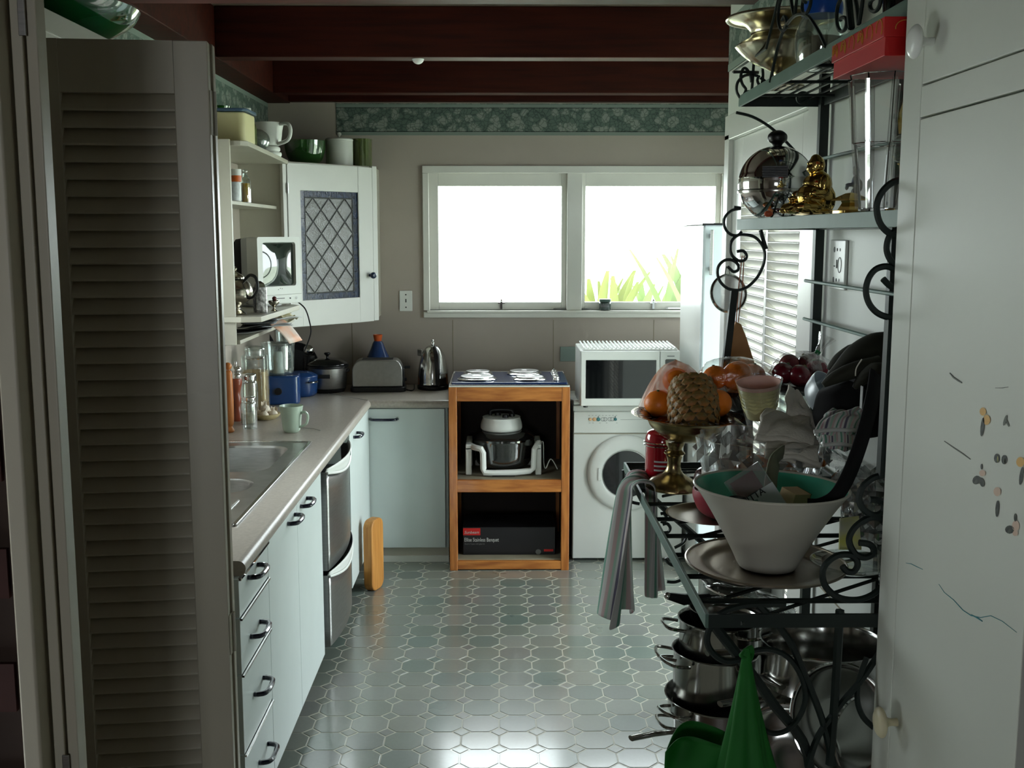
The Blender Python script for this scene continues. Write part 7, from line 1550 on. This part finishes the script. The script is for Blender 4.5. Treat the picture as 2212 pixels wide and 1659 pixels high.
# ---------------------------------------------------------------- pots and pans on the low shelf
def loop_handle(t, z, r, ang, L=0.03, w=0.03, rad=0.0032, mat='steel'):
    obj('handle', MB().tube(spline([(r - .002, -w, z), (r + L, -w * .8, z + 0.006), (r + L, w * .8, z + 0.006), (r - .002, w, z)], 6), rad, 8), M[mat], t, rot=(0, 0, ang))
def long_handle(t, z, r, ang, L=0.13, mat='steel', up=0.02):
    obj('handle', MB().tube([(r - .002, 0, z), (r + L * .2, 0, z + up * .3), (r + L * .6, 0, z + up * .8), (r + L, 0, z + up)], 0.009, 10, rr=[0.005, 0.006, 0.009, 0.008], flat=.6), M[mat], t, rot=(0, 0, ang))
def pot(label, x, y, z, r, h, loops=(), longs=(), name='saucepan', flare=0.004, cat='pot', grp='steel pans on the low shelf', rot=None, mat='steel', lid=False):
    t = thing(name, label, cat, (x, y, z), group=grp, rot=rot)
    obj('pan_body', MB().shell([(r * .94, 0), (r, 0.008), (r, h - 0.006), (r + flare, h)], 0.0025, 48), M[mat], t)
    for a in loops: loop_handle(t, h - 0.014, r, a)
    for a in longs: long_handle(t, h - 0.014, r, a, mat='steel' if mat == 'steel' else 'black')
    if lid:
        l_ = obj('lid', lat([(r + .004, h + .0005), (r * .95, h + .006), (r * .5, h + .020), (0.02, h + .025), (0.0001, h + .025)], 48), M['steel'], t)
        obj('lid_knob', lat([(0.006, h + .0255), (0.006, h + .034), (0.014, h + .040), (0.0001, h + .044)], 18), M['black'], l_)
    return t
SA = at(1556, 1480, Y=1.98); sx_, sy_ = SA.x, 1.98
za_ = lambda v: at(1556, v, Y=1.98 - 0.09).z
Z0 = ZLOW + 0.001
pot('wide steel pan at the bottom of the left stack with two left handles', sx_ + 0.01, sy_, Z0, 0.098, za_(1585) - Z0, (PI + .15,), (PI + 0.55,))
b1 = za_(1585) + 0.0
z1_, z2_ = b1 + 0.001, at(1556, 1498, Y=1.98).z
pot('shallow wide pan with thick rim, second in the left stack', sx_ + 0.003, sy_, z1_, 0.102, max(0.03, z2_ - z1_), (0.4, PI + .5), (), flare=0.007)
z3 = at(1556, 1400, Y=1.98).z; z4 = at(1556, 1355, Y=1.98).z
pot('deep brushed pot in the middle of the left stack', sx_ - 0.010, sy_, z1_ + 0.004, 0.080, z3 - z1_ - 0.004, (PI - .05, PI + .42), (-1.2,))
pot('upper pot of the left stack with a loop handle', sx_ - 0.006, sy_, z3 - 0.03, 0.074, z4 + 0.02 - z3 + 0.03, (PI + .1, -0.9), ())
pk = pot('small saucepan on top of the left stack, holding pans inside', sx_ + 0.01, sy_ + 0.01, z4 - 0.015, 0.068, 0.052, (), ())
t = thing('pan_lid', 'tilted glass saucepan lid with steel rim on top of the left stack', 'lid', (sx_ + 0.055, sy_ + 0.01, z4 + 0.054), rot=(-0.1, 0.28, 0))
obj('lid_glass', MB().lathe(smooth_prof([(0.088, 0), (0.06, 0.014), (0.0001, 0.02)]), 44), M['jarglass'], t); obj('steel_rim', MB().tube([(0.089 * math.cos(k * PI / 22), 0.089 * math.sin(k * PI / 22), 0) for k in range(44)], 0.003, 6, True), M['chrome'], t); obj('knob', lat([(0.007, 0.019), (0.006, 0.03), (0.015, 0.038), (0.0001, 0.042)], 18), M['black'], t)
t = thing('frying_pan', 'black-handled pan sticking out leftwards on top of the left stack', 'pan', (sx_ + 0.02, sy_ + 0.02, z4 + 0.058), rot=(0, 0.35, 0))
pA = at(1442, 1287, Y=1.95) ; 
t.rotation_euler = (0, 0, 0)
obj('handle', MB().tube([pA - t.location, (pA - t.location) * .75 + Vector((0, 0, -.008)), (pA - t.location) * .35 + Vector((0, 0, -.004))], 0.008, 8, rr=[0.007, 0.011, 0.007]), M['black'], t)
obj('pan_dish', MB().shell([(0.045, 0.012), (0.062, 0.034)], 0.0025, 40), M['steel'], t)
obj('handle_cap', MB().ball(0.007, tuple(pA - t.location), 8), M['chrome'], t)
# domed steel lid above, under tray
q = at(1600, 1300, Y=2.28); t = thing('steel_lid', 'shiny domed steel lid lying further back on the pans', 'lid', (q.x, 2.28, ZWK - 0.125), rot=(0.05, 0, 0))
obj('dome', MB().lathe(smooth_prof([(0.095, 0), (0.092, 0.012), (0.06, 0.032), (0.0001, 0.038)]), 48), M['chrome'], t); obj('knob', lat([(0.008, 0.038), (0.007, 0.048), (0.015, 0.055), (0.0001, 0.06)], 18), M['black'], t)
pot('tall stockpot at the back of the low shelf under the domed lid', q.x, 2.28, Z0, 0.092, ZWK - 0.13 - Z0, (1.0,), ())
# right-hand pot
q = at(1775, 1380, Y=1.86)
RXp, RYp = q.x, 1.86; zr = q.z
pot('large open steel pot at the right, seen into from above', RXp, RYp, zr - 0.085, 0.105, 0.085, (), (PI + .35,), flare=0.004)
pot('second saucepan under the large open pot', RXp - 0.01, RYp + 0.01, zr - 0.150, 0.085, 0.064, (), (PI + .50,))
pot('lowest pan of the right stack', RXp - 0.005, RYp + 0.02, Z0, 0.088, zr - 0.151 - Z0, (PI - .4,), ())
# leaning lids in front
def lean_lid(label, u, v, y, r, rot, perf=False, knob=True):
    q = at(u, v, Y=y); t = thing('pan_lid', label, 'lid', q, rot=rot, group='lids leaning before the pans')
    obj('dome', MB().shell(smooth_prof([(0.0005, 0), (r * .5, 0.004), (r * .9, 0.022), (r, 0.034)]), 0.002, 56), M['steel'], t)
    obj('rim', MB().tube([(r * math.cos(k * PI / 26), r * math.sin(k * PI / 26), 0.034) for k in range(52)], 0.0028, 6, True), M['chrome'], t)
    if perf:
        for rr_ in (r * .45, r * .6, r * .75):
            for k in range(int(rr_ * 420)):
                a = 2 * PI * k / int(rr_ * 420); obj('drain_hole', MB().cyl(0.0018, -0.0006, 0.0004, 6, T(rr_ * math.cos(a), rr_ * math.sin(a), 0.0035 + (rr_ / r - .45) * .022 - .004)), M['blackm'], t, smooth=0)
    else: obj('knob', MB().tube(spline([(-.016, 0, 0), (-.013, 0, -0.02), (.013, 0, -.02), (.016, 0, 0)], 5), 0.0045, 8), M['steel'], t)
lean_lid('steel lid with strap handle leaning lowest, behind the green bag', 1702, 1640, 1.72, 0.085, (math.radians(55), math.radians(-30), 0))
lean_lid('perforated steel colander leaning at the right of the low shelf', 1800, 1560, 1.70, 0.092, (math.radians(60), math.radians(25), 0), perf=True)
lean_lid('steel lid leaning behind the other two, left of the colander', 1690, 1545, 1.84, 0.075, (math.radians(62), math.radians(-20), 0))
lean_lid('steel lid at the far right by the cupboard, partly hidden', 1865, 1610, 1.72, 0.080, (math.radians(58), math.radians(35), 0))
# green shopping bag hung on the near leg scroll
M['greenbag'] = mk('bright_green_fabric_bag', S(8, 104, 24), 0.7, var=0.15, vscale=10)
YG = RY0 - 0.035
top = at(1612, 1402, Y=YG)
t = thing('green_bag', 'bright green cloth shopping bag hanging from the leg scroll', 'bag', top)
def gb(u, v, y): return at(u, v, Y=y) - top
def coneb(u, v):
    a = 2 * PI * u; w = 0.004 + 0.040 * v ** 1.1; c_ = gb(1612 - 2 * v, 1402 + 300 * v, YG)
    r_ = 1 + 0.22 * math.sin(5 * a + 1) * v + .1 * math.sin(9 * a) * v
    return (c_.x + w * r_ * math.cos(a), 0.045 * v * r_ * math.sin(a), c_.z)
obj('hanging_part', MB().grid(coneb, 48, 16), M['greenbag'], t, smooth=60, solid=0.002)
def bodyb(u, v):
    uu = 1440 + 200 * u; vv = 1632 + 10 * math.sin(4 * u) - 26 * math.sin(PI * min(1, u * 1.1)) + 130 * v + 40 * max(0, u - .8); c_ = gb(uu, vv, YG + 0.01)
    return (c_.x, 0.02 + 0.030 * math.sin(5 * u) * (1 - v) + 0.01 * math.sin(9 * u + 3 * v), c_.z)
obj('bag_side', MB().grid(bodyb, 24, 12), M['greenbag'], t, smooth=60, solid=0.002)
def bodyc(u, v):
    p_ = bodyb(u, v); return (p_[0] + .004, p_[1] + 0.045 * math.sin(PI * u) + .01, p_[2] + 0.004 * (1 - v) * math.sin(PI * u))
obj('bag_back', MB().grid(bodyc, 24, 12), M['greenbag'], t, smooth=60, solid=0.002)
obj('handle_loop', MB().tube(spline([gb(1610, 1420, YG), gb(1600, 1415, YG), gb(1618, 1398, YG + .01), gb(1622, 1412, YG + .02), gb(1615, 1430, YG)], 5), 0.0055, 8, flat=.5), M['greenbag'], t)
